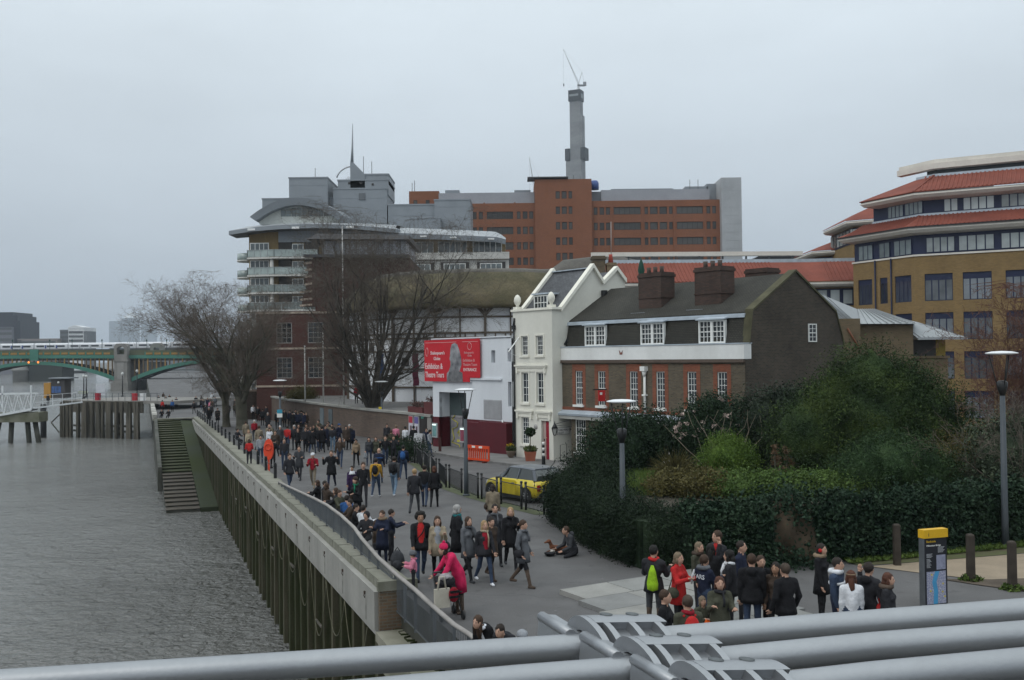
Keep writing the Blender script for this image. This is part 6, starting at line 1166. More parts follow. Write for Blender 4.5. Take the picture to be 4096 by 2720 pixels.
# ================================================================== bridge cables and clamps in the foreground
CABLE = [[(-4.74, 3.9, 4.456), (-2.234, 4.33, 4.458), (.01, 4.58, 4.499), (.328, 4.6, 4.51), (.645, 4.6, 4.533), (1.19, 4.6, 4.572), (2.342, 4.6, 4.646), (3.614, 4.6, 4.725)], [(-4.496, 3.7, 4.315), (-2.064, 4.0, 4.393), (.008, 4.22, 4.485), (.514, 4.25, 4.509), (.82, 4.25, 4.537), (1.527, 4.25, 4.597), (2.161, 4.25, 4.638), (3.337, 4.25, 4.721)], [(-4.13, 3.4, 4.233), (-1.884, 3.65, 4.341), (.006, 3.87, 4.46), (.677, 3.9, 4.508), (.985, 3.9, 4.539), (1.399, 3.9, 4.581), (1.981, 3.9, 4.628), (3.06, 3.9, 4.716)]]
for i in range(3):
    t = thing('bridge_cable', ['thick silver bridge cable farthest from the viewer, top of the bundle', 'second silver bridge cable from the top of the bundle', 'third silver bridge cable from the top, at the bottom edge'][i], 'cable', (0, 0, 0), 0, 'silver cables of the footbridge')
    P = CABLE[i]; fine = []
    for a, c in zip(P[:-1], P[1:]):
        for k in range(8): fine.append(tuple(a[j]+(c[j]-a[j])*k/8 for j in range(3)))
    fine.append(P[-1]); b = MB(); b.tube(fine, .0605, 40); b.obj('strand_bundle', silver, t)
MB.shear = lambda s: (setattr(s, 'v', [(p[0]-p[1]*.5, p[1], p[2]) for p in s.v]), s)[1]
for i in range(3):
    cx = [.49, .67, .855][i]; cy_ = [4.60, 4.25, 3.90][i]; cz_ = 4.522
    t = thing('cable_clamp', ['cast silver clamp on the farthest bridge cable', 'cast silver clamp on the second bridge cable', 'cast silver clamp on the third bridge cable at the bottom edge'][i], 'clamp', (cx, cy_, cz_), 0, 'cast clamps of the footbridge cables')
    def arcp(ro, a0=-.35, a1=2.75, n=14): return [(-(ro+.035*max(0, cos(a)))*cos(a)*(1.25 if cos(a) > 0 else 1), ro*sin(a)) for a in [a0+(a1-a0)*k/n for k in range(n+1)]]
    for k, xo in enumerate((-.115, 0, .115)):
        o_, n_ = arcp(.128), arcp(.062); b = MB(); b.prism(o_+n_[::-1], 'x', xo-.014, xo+.014); b.shear().obj('rib', silver, t)
    o_, n_ = arcp(.085), arcp(.063); b = MB(); b.prism(o_+n_[::-1], 'x', -.165, .135); b.shear().obj('strap', silver, t)
    o_, n_ = arcp(.128, 1.15, 2.75), arcp(.07, 1.15, 2.75); b = MB(); b.prism(o_+n_[::-1], 'x', -.16, .16); b.shear().obj('crown', silver, t)
    o_, n_ = arcp(.127), arcp(.063); b = MB(); b.prism(o_+n_[::-1], 'x', -.19, -.16); b.shear().obj('end_web', silver, t)
    for xo in (-.06, .06): b = MB(); b.lathe([(.026, .126), (.026, .1315), (.001, .1315)], 14, (xo, .02, 0)); b.shear().obj('bolt_recess', mat('bolt_grey', (.11, .12, .125), .5, .05, 4, metal=.4), t)
    b = MB(); b.hexa([(-.27, -.0, -.14), (-.17, -.0, -.14), (-.17, .25, -.14), (-.27, .25, -.14), (-.25, .0, .055), (-.17, -.0, .05), (-.17, .25, .07), (-.25, .25, .075)]); b.tube([(-.235, .0, .042), (-.235, .25, .062)], .026, 10); b.shear().obj('arm_block', silver, t)
    b = MB(); b.box(-.25, .13, -.1, .26, -.2, -.07); b.shear().obj('arm_web', silver, t)
b = MB(); b.box(-14, 14, -4, 2.6, 4.1, 4.22); tag(b.obj('footbridge_deck', mat('aluminium_deck', (.32, .33, .34), .5, .1, 2, metal=.5)), 'aluminium deck of the footbridge under the viewer', kind='structure')
# ================================================================== vegetation
def seg_mesh(name, segs, m, sides):
    A = np.array([s[0] for s in segs], float); B = np.array([s[1] for s in segs], float); r0 = np.array([s[2] for s in segs]); r1 = np.array([s[3] for s in segs])
    d = B-A; ln_ = np.linalg.norm(d, axis=1)[:, None]; d = d/np.maximum(ln_, 1e-6); ref = np.where(np.abs(d[:, 2:3]) < .9, np.array([[0, 0, 1.]]), np.array([[1., 0, 0]])); u = np.cross(d, ref); u /= np.linalg.norm(u, axis=1)[:, None]; w = np.cross(d, u)
    V = []; n = len(segs)
    for P, r in ((A, r0), (B, r1)):
        for j in range(sides): a = 2*pi*j/sides; V.append(P+(u*cos(a)+w*sin(a))*r[:, None])
    V = np.stack(V, 1).reshape(-1, 3); base = np.arange(n)[:, None]*2*sides
    F = np.concatenate([base+np.array([[j, (j+1) % sides, sides+(j+1) % sides, sides+j]]) for j in range(sides)], 0)
    return np_mesh(name, V, F, m, True)
def bare_tree(name, label, loc, H, limbs, seed, trunk_h, trunk_r, barkm, twigm, spread=(20, 60), dens=1.0, aim=(0, 0), lv=5, group=None):
    rg = random.Random(seed); thick = []; thin = []
    def rv(s): return Vector((rg.gauss(0, s), rg.gauss(0, s), rg.gauss(0, s)))
    def branch(p, d, ln_, r, level):
        n = max(2, int((7, 6, 5, 4, 3, 2)[min(level, 5)])); st = ln_/n; pts = [p]
        for i in range(n):
            bend = Vector((0, 0, .10 if level < 3 else .03)) if rg.random() < .8 else Vector((0, 0, -.06))
            d = (d+rv(.10 if level < 2 else .17)+bend).normalized()
            if p.z > H*.97: d = Vector((d.x, d.y, -.1)).normalized()
            q = p+d*st; ra = r*(1-.62*i/n); rb_ = r*(1-.62*(i+1)/n)
            (thick if ra > .035 else thin).append((tuple(p), tuple(q), ra, rb_)); p = q; pts.append((p, d.copy(), rb_))
        if level >= lv: return
        cnt = (6, 6, 5, 5, 4)[min(level, 4)]; cnt = max(2, int(cnt*dens*rg.uniform(.8, 1.25)))
        for k in range(cnt):
            i = rg.randrange(max(1, n//4), n+1) if level else rg.randrange(max(1, n//4), n+1)
            q, dd, rr = pts[i] if i else (pts[0], d, r); side = rv(1); side = (side-dd*side.dot(dd)).normalized(); ang = rg.uniform(.45, .95)
            nd_ = (dd*cos(ang)+side*sin(ang)); branch(q, nd_.normalized(), ln_*rg.uniform(.42, .66), max(.0085, min(rr*.58, r*.38)), level+1)
    P = Vector((0, 0, -.2)); top = Vector((aim[0]*.15, aim[1]*.15, trunk_h)); n = 5
    for i in range(n):
        a = P.lerp(top, i/n); c = P.lerp(top, (i+1)/n); f0 = 1.35-.35*min(1, i*.8); f1 = 1.35-.35*min(1, (i+1)*.8); thick.append((tuple(a), tuple(c), trunk_r*f0, trunk_r*f1*.97))
    trunk_n = len(thick)
    for k in range(limbs):
        az = 2*pi*(k+rg.uniform(-.3, .3))/limbs; tilt = radians(rg.uniform(*spread)); z = trunk_h*rg.uniform(.55, 1.0)
        d = Vector((sin(tilt)*cos(az)+aim[0]*.06, sin(tilt)*sin(az)+aim[1]*.06, cos(tilt))).normalized(); L_ = (H-z)*rg.uniform(.54, .70)*(1.0 if tilt < .6 else .85)
        branch(P.lerp(top, z/trunk_h), d, L_, trunk_r*rg.uniform(.32, .52), 0)
    t = thing(name, label, 'tree', loc, 0, group); link('trunk', seg_mesh('trunk', thick[:trunk_n], barkm, 12), t)
    link('limbs', seg_mesh('limbs', thick[trunk_n:], barkm, 5), t); link('crown', seg_mesh('crown', thin, twigm, 3), t); return t
bark = mat('plane_bark', (.085, .078, .058), .9, .3, 1.2, .4, 8, tint=(.05, .05, .036)); bark2 = mat('dark_bark', (.045, .04, .033), .9, .3, 1.2, .4, 8); twig = mat('twigs', (.13, .105, .085), .9, .25, .4); twig2 = mat('dark_twigs', (.105, .088, .072), .9, .25, .4); twigr = mat('red_twigs', (.12, .06, .045), .9, .25, .4)
bare_tree('bare_plane_tree', 'thick trunked bare plane tree beside the river steps, left of the crowd', (-26.1, 96.1, gz(96)), 15.4, 9, 11, 3.2, .55, bark, twig, (10, 60), 1.0, (-1, 0))
bare_tree('bare_plane_tree', 'slim trunked bare tree just left of the thick plane tree', (-29.1, 101.2, gz(101)), 15.2, 8, 23, 3.6, .36, bark, twig, (10, 50), .97, (-1, 0))
bare_tree('bare_lime_tree', 'large dark many limbed bare tree in front of the round theatre', (-12.0, 85.4, gz(85.4)), 19.2, 13, 5, 2.6, .5, bark2, twig2, (3, 40), .97, (0, 0))
bare_tree('bare_bank_tree', 'distant small bare tree on the promenade beyond the steps', (-44, 168, gz(168)), 9.5, 6, 31, 2.2, .22, bark, twig, (20, 60), .8)
bare_tree('bare_bank_tree', 'distant bare tree near the bridge end of the promenade', (-62, 215, gz(215)), 11, 6, 37, 2.6, .26, bark, twig, (20, 60), .8)
bare_tree('bare_shrub_tree', 'thin reddish bare tree at the right edge before the tan office', (20.6, 41.5, gz(41.5)), 9.0, 9, 41, 1.2, .12, twigr, twigr, (8, 40), .8)
bare_tree('bare_shrub_tree', 'tangled bare brown shrub at the far right behind the ivy', (18.4, 36.5, gz(36)), 5.2, 8, 43, .8, .08, twig, twig, (10, 45), .7, lv=4)
# ---- leafy shrubs: clumps of small leaves over a lumpy inner mass
def lumpy(c, r, seed, k=.12, nu=22, nv=14):
    rs_ = np.random.RandomState(seed); ph = rs_.uniform(0, 6.28, (6, 2)); V = []; F = []
    for i in range(nv+1):
        for j in range(nu):
            th_, p = pi*i/nv, 2*pi*j/nu; f = 1+k*sum(sin((q+2)*p+ph[q, 0])*sin((q+2)*th_+ph[q, 1]) for q in range(5))/1.6
            V.append((c[0]+r[0]*f*sin(th_)*cos(p), c[1]+r[1]*f*sin(th_)*sin(p), c[2]+r[2]*f*cos(th_)))
    for i in range(nv):
        for j in range(nu): F.append((i*nu+j, (i+1)*nu+j, (i+1)*nu+(j+1) % nu, i*nu+(j+1) % nu))
    return np.array(V), np.array(F)
def leaves(P, Nrm, ls, rs_, asp=.5, up=.35):
    n = len(P); d = rs_.normal(0, 1, (n, 3))+Nrm*.5+np.array([0, 0, up]); d /= np.linalg.norm(d, axis=1)[:, None]; a = rs_.normal(0, 1, (n, 3)); a -= d*(a*d).sum(1)[:, None]; a /= np.linalg.norm(a, axis=1)[:, None]; b_ = np.cross(d, a); s = ls*rs_.uniform(.6, 1.4, (n, 1))
    V = np.stack([P-a*s, P+b_*s*asp, P+a*s, P-b_*s*asp], 1).reshape(-1, 3); return V, np.arange(n*4).reshape(n, 4)
def shrub_leaves(blobs, n, ls, seed, asp=.5, clump=.35, up=.35):
    rs_ = np.random.RandomState(seed); Ps = []; Ns = []; area = np.array([b_[1][0]*b_[1][2]+b_[1][0]*b_[1][1] for b_ in blobs]); area = area/area.sum()
    for (c, r), fr_ in zip(blobs, area):
        m_ = int(n*fr_); nc = max(6, m_//70); d = rs_.normal(0, 1, (nc, 3)); d /= np.linalg.norm(d, axis=1)[:, None]; cc_ = np.array(c)+d*np.array(r)*rs_.uniform(.72, 1.12, (nc, 1)); id_ = rs_.randint(0, nc, m_)
        Ps.append(cc_[id_]+rs_.normal(0, clump, (m_, 3))*np.array([1, 1, .7])); Ns.append(d[id_])
    P = np.concatenate(Ps); Nn = np.concatenate(Ns); k = P[:, 2] > .02; return leaves(P[k], Nn[k], ls, rs_, asp, up)
def shrub(name, label, loc, blobs, n, ls, m, seed, cat='shrub', asp=.5, clump=.3, stems=True, core=.72, group=None, flowers=None):
    t = thing(name, label, cat, (loc[0], loc[1], gz(loc[1])+RAISE), 0, group); V, F = shrub_leaves(blobs, n, ls, seed, asp, clump); link('foliage', np_mesh('foliage', V, F, m), t)
    if core:
        VV = []; FF = []; o = 0
        for i, (c, r) in enumerate(blobs): v, f = lumpy(c, [q*core for q in r], seed+i); VV.append(v); FF.append(f+o); o += len(v)
        link('inner_growth', np_mesh('inner_growth', np.concatenate(VV), np.concatenate(FF), m, True), t)
    if stems:
        rg = random.Random(seed); sg_ = []
        for c, r in blobs:
            for k in range(5): e = Vector(c)+Vector((rg.uniform(-.6, .6)*r[0], rg.uniform(-.6, .6)*r[1], rg.uniform(-.2, .7)*r[2])); b0 = Vector((c[0]*.6+rg.uniform(-.2, .2), c[1]*.6, -.1)); m1 = b0.lerp(e, .5)+Vector((rg.uniform(-.2, .2), rg.uniform(-.2, .2), .1)); sg_ += [(tuple(b0), tuple(m1), .05, .035), (tuple(m1), tuple(e), .035, .015)]
        link('stems', seg_mesh('stems', sg_, bark, 5), t)
    if flowers:
        fm_, nfl, sz = flowers; rs_ = np.random.RandomState(seed+9)
        for i in range(nfl):
            c, r = blobs[rs_.randint(len(blobs))]; d = rs_.normal(0, 1, 3); d[1] = -abs(d[1]); d[2] = abs(d[2])*.8; d /= np.linalg.norm(d); q = np.array(c)+d*np.array(r)*1.08; v, f = leaf_blob(q, (sz, sz, sz*.7), 14, sz*.5, i); link('blossom', np_mesh('blossom', v, f, fm_), t)
    return t
yew = foliage('yew', (.008, .015, .009), (.021, .034, .018), (.013, .023, .012)); ivy = foliage('ivy', (.010, .023, .014), (.028, .048, .027), (.017, .034, .019), scale=1.6); laurel = foliage('laurel', (.010, .022, .012), (.028, .048, .024)); cyp = foliage('evergreen', (.010, .022, .009), (.062, .090, .024), (.028, .048, .016), scale=.8); lime = foliage('bright_shrub', (.045, .085, .015), (.10, .155, .030)); gco = foliage('ground_cover', (.040, .075, .018), (.085, .13, .035)); gry = foliage('grey_green', (.035, .050, .032), (.075, .095, .058)); bro = foliage('olive_brown', (.055, .05, .018), (.11, .095, .035))
blossom = mat('pale_blossom', (.62, .48, .43), .7, .15, 8)
gry2 = foliage('dull_green', (.018, .028, .018), (.045, .060, .040)); cyp2 = foliage('evergreen_soft', (.012, .026, .011), (.050, .085, .032), (.027, .052, .020))
RAISE = 0
shrub('spiky_yew', 'dark spiky yew at the fence end, beside the yellow car', (2.2, 36.7), [((0, 0, .9), (.85, 1.4, .95)), ((.9, -.2, 1.2), (.9, 1.1, 1.0)), ((.2, .3, 1.4), (.5, .6, .9))], 30000, .06, yew, 101, asp=.25, clump=.26)
RAISE = .75
def hedge(name, label, line, h, th_, n, ls, m, seed, asp=.5, top=.12, cat='hedge'):
    t = thing(name, label, cat, (0, 0, 0)); rs_ = np.random.RandomState(seed); line = [Vector(p) for p in line]; L_ = [(b_-a).length for a, b_ in zip(line[:-1], line[1:])]; tot = sum(L_); Ps = []; Ns = []
    for a, b_, l in zip(line[:-1], line[1:], L_):
        k = int(n*l/tot); d = (b_-a)/l; q = Vector((d.y, -d.x)); nc = max(10, k//40); u = rs_.uniform(0, l, nc); face = rs_.rand(nc); z = np.where(face < .62, rs_.uniform(.05, h, nc), h+rs_.normal(0, top, nc)); off = np.where(face < .62, th_/2+rs_.normal(0, .07, nc), rs_.uniform(-th_/2, th_/2, nc))
        c = np.stack([a.x+d.x*u+q.x*off, a.y+d.y*u+q.y*off, z], 1); c[:, 2] += -.0125*(c[:, 1]-20); nn = np.where((face < .62)[:, None], np.array([[q.x, q.y, .1]]), np.array([[0, 0, 1.]])); i = rs_.randint(0, nc, k); Ps.append(c[i]+rs_.normal(0, .11, (k, 3))); Ns.append(nn[i])
        bb = MB(); p0, p1 = a-d*.2, b_+d*.2; w = th_/2-.08; bb.hexa([(p0.x+q.x*w, p0.y+q.y*w, gz(p0.y)), (p1.x+q.x*w, p1.y+q.y*w, gz(p1.y)), (p1.x-q.x*w, p1.y-q.y*w, gz(p1.y)), (p0.x-q.x*w, p0.y-q.y*w, gz(p0.y)), (p0.x+q.x*w, p0.y+q.y*w, gz(p0.y)+h-.1), (p1.x+q.x*w, p1.y+q.y*w, gz(p1.y)+h-.1), (p1.x-q.x*w, p1.y-q.y*w, gz(p1.y)+h-.1), (p0.x-q.x*w, p0.y-q.y*w, gz(p0.y)+h-.1)]); bb.obj('inner_growth', m, t)
    V, F = leaves(np.concatenate(Ps), np.concatenate(Ns), ls, rs_, asp, .2); link('foliage', np_mesh('foliage', V, F, m), t); return t
hedge('yew_hedge', 'dense dark yew hedge curving along the promenade edge', [(2.0, 37.2), (2.6, 33.5), (3.1, 30.6), (4.0, 28.1), (4.9, 27.7)], 1.42, 1.4, 60000, .048, yew, 102, .28, .18)
hedge('ivy_wall', 'long ivy covered wall behind the talking group', [(4.7, 27.6), (7.0, 28.05)], 1.5, .7, 26000, .048, ivy, 103, .8)
hedge('ivy_wall', 'ivy covered wall running right behind the yellow topped totem', [(8.7, 28.65), (11, 29.4), (15, 31.2), (21, 33.6), (28, 36.5)], 1.62, .8, 76000, .05, ivy, 104, .8)
eb = thing('earth_bank', 'bare brown earth bank in the gap of the ivy', 'bank', (7.85, 28.3, gz(28.3)), radians(20)); V, F = lumpy((0, .3, .5), (1.15, .7, 1.1), 5, .2); link('soil', np_mesh('soil', V, F, mat('bank_soil', (.075, .055, .036), .95, .35, 1.6, .6, 8), True), eb); V, F = shrub_leaves([((0, .1, 1.6), (1.0, .5, .25)), ((-.3, -.3, .1), (1.0, .4, .25)), ((.9, -.2, .9), (.3, .3, .6))], 5200, .05, 8, .8); link('ivy_strands', np_mesh('ivy_strands', V, F, ivy), eb)
shrub('laurel_bush', 'dark glossy bush in front of the brick house, behind the hedge lamp', (5.3, 46.0), [((0, 0, 1.2), (1.6, 1.3, 1.5)), ((-.9, .2, .9), (1.2, 1.0, 1.2)), ((1.0, .2, 1.3), (1.2, 1.1, 1.4))], 30000, .06, laurel, 105)
shrub('flowering_shrub', 'tall shrub with scattered pale pink blossom before the brick house', (8.8, 45.2), [((0, 0, 1.7), (1.3, 1.1, 1.6)), ((.7, .2, 2.0), (1.1, 1.0, 1.4)), ((-.6, 0, 1.6), (1.0, .9, 1.3))], 26000, .06, laurel, 106, flowers=(blossom, 26, .10))
shrub('silver_leaved_shrub', 'tall dull green shrub between the blossom and the huge evergreen', (11.6, 46.2), [((0, 0, 1.8), (1.3, 1.1, 1.9)), ((.9, .1, 2.2), (1.0, 1.0, 1.6))], 20000, .06, gry2, 116)
shrub('big_evergreen', 'huge dark green evergreen in front of the brick gable', (14.7, 41.4), [((0, 0, 2.2), (2.6, 2.2, 2.4)), ((-2.2, -.2, 1.9), (1.9, 1.6, 1.9)), ((1.9, .2, 2.3), (2.2, 1.9, 2.3)), ((.2, .3, 4.0), (1.7, 1.4, 1.6)), ((-1.2, .2, 3.1), (1.5, 1.3, 1.4)), ((1.6, .2, 3.6), (1.4, 1.2, 1.3)), ((3.4, .3, 1.5), (1.5, 1.4, 1.6))], 110000, .062, cyp, 107, 'tree', .3, .32)
shrub('low_evergreen', 'rounded dark evergreen in front of the huge one, above the ivy', (14.3, 37.4), [((0, 0, 1.0), (1.5, 1.2, 1.2)), ((1.1, .1, .8), (1.1, 1.0, 1.0)), ((-1.0, .1, .8), (1.1, 1.0, .9))], 30000, .055, cyp2, 108, asp=.28)
shrub('bright_mound', 'bright green rounded shrub in the middle of the garden', (8.8, 41.3), [((0, 0, .95), (.95, .85, 1.0)), ((.5, .2, .85), (.75, .7, .85))], 22000, .055, lime, 109, asp=.22, clump=.2)
shrub('ground_cover', 'low spread of fresh green ground cover behind the ivy wall', (10.1, 37.2), [((0, 0, .3), (1.7, 1.0, .5)), ((1.9, .3, .3), (1.4, 1.0, .42)), ((-1.7, .1, .3), (1.3, 1.0, .45))], 26000, .05, gco, 110, clump=.22)
shrub('rough_scrub', 'brownish scrub behind the corner of the hedge', (6.9, 37.6), [((0, 0, .4), (1.2, .9, .55)), ((-1.0, .3, .3), (.9, .8, .45))], 14000, .05, bro, 111, clump=.22)
shrub('silvery_scrub', 'grey green scrub at the right edge above the ivy', (18.6, 37.4), [((0, 0, 1.3), (1.5, 1.2, 1.5)), ((1.6, .4, 1.5), (1.5, 1.2, 1.6))], 22000, .06, gry, 112)
shrub('brown_thicket', 'dull brown thicket between the evergreens and the right edge', (17.4, 39.6), [((0, 0, .9), (1.2, 1.1, 1.1))], 12000, .05, bro, 113)
RAISE = 0
shrub('tub_bush', 'small green bush in front of the theatre poster wall', (-7.0, 60.6), [((0, 0, .8), (.85, .6, .55)), ((.9, .2, .7), (.6, .5, .45))], 9000, .045, laurel, 114)
shrub('terrace_bush', 'scrubby olive bush on the terrace by the flagpoles', (-22.5, 106), [((0, 0, 3.0), (1.6, 1.2, .8))], 6000, .07, bro, 115)
for i, (x, y, l, h) in enumerate(((6.8, 42.3, 'tan ornamental grass clump with arching blades in the garden', 1.1), (8.1, 39.2, 'pale strappy plant below the bright mound', .6))):
    t = thing('ornamental_grass', l, 'plant', (x, y, gz(y)+.75)); rg = random.Random(i); sg_ = []
    for k in range(420):
        az = rg.uniform(0, 6.28); tl = rg.uniform(.1, .95); L_ = h*rg.uniform(.7, 1.25); p = Vector((rg.gauss(0, .12), rg.gauss(0, .12), .02)); d = Vector((sin(tl)*cos(az), sin(tl)*sin(az), cos(tl))); q = p+d*L_*.6; r_ = q+(d+Vector((0, 0, -.55))).normalized()*L_*.5; sg_ += [(tuple(p), tuple(q), .012, .011), (tuple(q), tuple(r_), .011, .004)]
    link('blades', seg_mesh('blades', sg_, bro if i == 0 else gry, 3), t); v, f = lumpy((0, 0, .1), (.3, .3, .2), i); link('crown', np_mesh('crown', v, f, bro, True), t)
for i, (x, y) in enumerate(((10.6, 40.4), (11.05, 40.3))):
    t = thing('dry_seed_spike', ('left' if i == 0 else 'right')+' of the two dry brown seed spikes before the evergreen', 'plant', (x, y, gz(y)+.5), 0, 'dry seed spikes'); V, F = shrub_leaves([((0, 0, 1.2), (.17, .17, .42)), ((0, 0, 1.6), (.08, .08, .3))], 700, .05, i, .4, .06); link('seed_head', np_mesh('seed_head', V, F, mat('dry_brown', (.16, .10, .06), .9, .3, 6)), t); b = MB(); b.tube([(0, 0, 0), (0, 0, 1.6)], .03, 5); b.obj('stalk', bark, t)
# pale bare stems in the flowering shrub
t = thing('stem_cluster', 'pale bare forked stems in front of the blossom shrub', 'plant', (9.0, 43.7, gz(43.7)+.75)); sg_ = []; rg = random.Random(5)
for k in range(14):
    p = Vector((rg.gauss(0, .5), 0, 0)); d = Vector((rg.gauss(0, .16), rg.gauss(0, .1), 1)).normalized(); r_ = .03
    for j in range(6): d.z = max(d.z, .75); d.normalize(); q = p+d*.5; sg_.append((tuple(p), tuple(q), r_, r_*.8)); p = q; d = (d+Vector((rg.gauss(0, .3), rg.gauss(0, .15), .05))).normalized(); r_ *= .8
link('stems', seg_mesh('stems', sg_, mat('pale_stem', (.20, .17, .13), .9, .2, 2), 5), t); b = MB(); b.lathe([(.4, -.05), (.3, .08), (.01, .12)], 10); b.obj('root_mound', MATS['soil'], t)
# grass in the garden and along the verge (uncountable)
rs_ = np.random.RandomState(77); n = 26000; x = np.concatenate([rs_.uniform(3.6, 9.5, n//2), rs_.uniform(9.4, 24, n//2)]); y = np.concatenate([rs_.uniform(37.5, 45.5, n//2), np.zeros(n//2)]); y[n//2:] = 27.9+(x[n//2:]-9.4)*.375+rs_.uniform(.0, .75, n//2); z = -.0125*(y-20)+.04; z[:n//2] += .72
hgt = np.concatenate([rs_.uniform(.08, .35, n//2), rs_.uniform(.03, .10, n//2)])[:, None]; P = np.stack([x, y, z], 1); dx = rs_.normal(0, .05, (n, 3)); dx[:, 2] = 0; tip = P+np.array([0, 0, 1.])*hgt+rs_.normal(0, .06, (n, 3))*np.array([1, 1, .2]); V = np.stack([P-dx*.5, P+dx*.5, tip], 1).reshape(-1, 3)
tag(link('grass', np_mesh('grass', V, np.arange(n*3).reshape(n, 3), grassm)), 'rough grass in the garden and along the verge', kind='stuff')
# ================================================================== people
def surfnet(D, org, h):
    """naive surface nets on grid D (negative inside)"""
    s = D < 0; nx, ny, nz = D.shape
    c = np.zeros((nx-1, ny-1, nz-1), np.int8)
    for i in (0, 1):
        for j in (0, 1):
            for k in (0, 1): c += s[i:nx-1+i, j:ny-1+j, k:nz-1+k]
    act = (c > 0) & (c < 8); idx = -np.ones(act.shape, np.int32); ijk = np.argwhere(act); n = len(ijk); idx[act] = np.arange(n)
    acc = np.zeros((n, 3)); cnt = np.zeros(n); off = [(i, j, k) for i in (0, 1) for j in (0, 1) for k in (0, 1)]
    for a in off:
        for ax in range(3):
            if a[ax]: continue
            b_ = list(a); b_[ax] = 1; A = D[ijk[:, 0]+a[0], ijk[:, 1]+a[1], ijk[:, 2]+a[2]]; B = D[ijk[:, 0]+b_[0], ijk[:, 1]+b_[1], ijk[:, 2]+b_[2]]
            cr = (A < 0) != (B < 0); t = np.where(cr, A/np.where(cr, A-B, 1), 0); p = np.tile(np.array(a, float), (n, 1)); p[:, ax] = t; acc[cr] += p[cr]; cnt[cr] += 1
    V = (ijk+acc/np.maximum(cnt, 1)[:, None])*h+org; F = []
    for ax in range(3):
        u, v = (ax+1) % 3, (ax+2) % 3; sl0 = [slice(None)]*3; sl1 = [slice(None)]*3; sl0[ax] = slice(0, -1); sl1[ax] = slice(1, None); a, b_ = s[tuple(sl0)], s[tuple(sl1)]
        for flip, e in ((False, a & ~b_), (True, ~a & b_)):
            q = np.argwhere(e); k = (q[:, u] > 0) & (q[:, v] > 0) & (q[:, u] < D.shape[u]-1) & (q[:, v] < D.shape[v]-1); q = q[k]
            if not len(q): continue
            def cell(du, dv): w = q.copy(); w[:, u] -= du; w[:, v] -= dv; return idx[w[:, 0], w[:, 1], w[:, 2]]
            f = np.stack([cell(1, 1), cell(0, 1), cell(0, 0), cell(1, 0)], 1); F.append(f[:, ::-1] if flip else f)
    return V, np.concatenate(F)
def sdf_mesh(prims, h, kk=.028):
    """prims: (kind, a, b, r0, r1, mat) kind 'c' tapered capsule, 'e' ellipsoid (a centre, b radii)"""
    lo = np.min([np.minimum(p[1], p[2])-max(p[3], p[4]) if p[0] == 'c' else np.array(p[1])-np.array(p[2]) for p in prims], 0)-3*h; hi = np.max([np.maximum(p[1], p[2])+max(p[3], p[4]) if p[0] == 'c' else np.array(p[1])+np.array(p[2]) for p in prims], 0)+3*h
    dim = np.ceil((hi-lo)/h).astype(int)+1; D = np.full(dim, 1.0); best = np.full(dim, 9.0); M = np.zeros(dim, np.int8); ax = [lo[i]+np.arange(dim[i])*h for i in range(3)]
    for kd, a, b_, r0, r1, m in prims:
        a = np.array(a, float); b_ = np.array(b_, float)
        if kd == 'c': l, u = np.minimum(a, b_)-max(r0, r1)-.08, np.maximum(a, b_)+max(r0, r1)+.08
        else: l, u = a-b_-.08, a+b_+.08
        i0 = np.maximum(0, ((l-lo)/h).astype(int)); i1 = np.minimum(dim, ((u-lo)/h).astype(int)+2); sl = tuple(slice(i0[i], i1[i]) for i in range(3)); X, Y, Z = np.meshgrid(ax[0][sl[0]], ax[1][sl[1]], ax[2][sl[2]], indexing='ij', sparse=True)
        if kd == 'c':
            d = b_-a; L2 = max(1e-9, d@d); t = np.clip(((X-a[0])*d[0]+(Y-a[1])*d[1]+(Z-a[2])*d[2])/L2, 0, 1); dist = np.sqrt((X-a[0]-t*d[0])**2+(Y-a[1]-t*d[1])**2+(Z-a[2]-t*d[2])**2)-(r0+(r1-r0)*t)
        else:
            q = np.sqrt(((X-a[0])/b_[0])**2+((Y-a[1])/b_[1])**2+((Z-a[2])/b_[2])**2); dist = (q-1)*min(b_)
        bb = best[sl]; w = dist < bb; M[sl] = np.where(w, m, M[sl]); best[sl] = np.where(w, dist, bb)
        Dv = D[sl]; k = np.maximum(kk-np.abs(Dv-dist), 0)/kk; D[sl] = np.minimum(Dv, dist)-k*k*kk*.25
    V, F = surfnet(D, lo, h); c = V[F].mean(1); g = np.clip(((c-lo)/h+.5).astype(int), 0, dim-1); return V, F, M[g[:, 0], g[:, 1], g[:, 2]]
SKIN = {'p': (.42, .25, .18), 't': (.30, .17, .11), 'd': (.10, .055, .035)}
CLR = dict(black=(.014, .014, .016), dark=(.026, .026, .030), navy=(.016, .020, .038), char=(.045, .047, .052), grey=(.10, .105, .115), lgrey=(.24, .25, .27), brown=(.050, .036, .028), tan=(.21, .155, .105), beige=(.30, .25, .18), olive=(.055, .056, .040), green=(.02, .16, .09), red=(.38, .022, .022), crimson=(.22, .012, .022), pink=(.50, .17, .24), magenta=(.50, .022, .085), purple=(.03, .015, .05), white=(.60, .61, .64), jeans=(.035, .050, .085), ljeans=(.13, .19, .26), teal=(.02, .13, .14), blue=(.03, .09, .24), yellow=(.42, .23, .03), khaki=(.20, .165, .12), orange=(.65, .10, .015), lime=(.25, .42, .02), plaid=(.045, .045, .05), boot=(.085, .062, .048))
HAIR = dict(black=(.010, .009, .008), dark=(.020, .014, .011), brown=(.045, .025, .015), auburn=(.075, .028, .016), blonde=(.30, .20, .10), ash=(.16, .12, .08), grey=(.30, .29, .28), white=(.5, .5, .5), short=(.05, .035, .025))
def cl(n): return mat('cloth_'+n, CLR[n], .9, .28, 5, .9, 11, spec=.15, var2=.12)
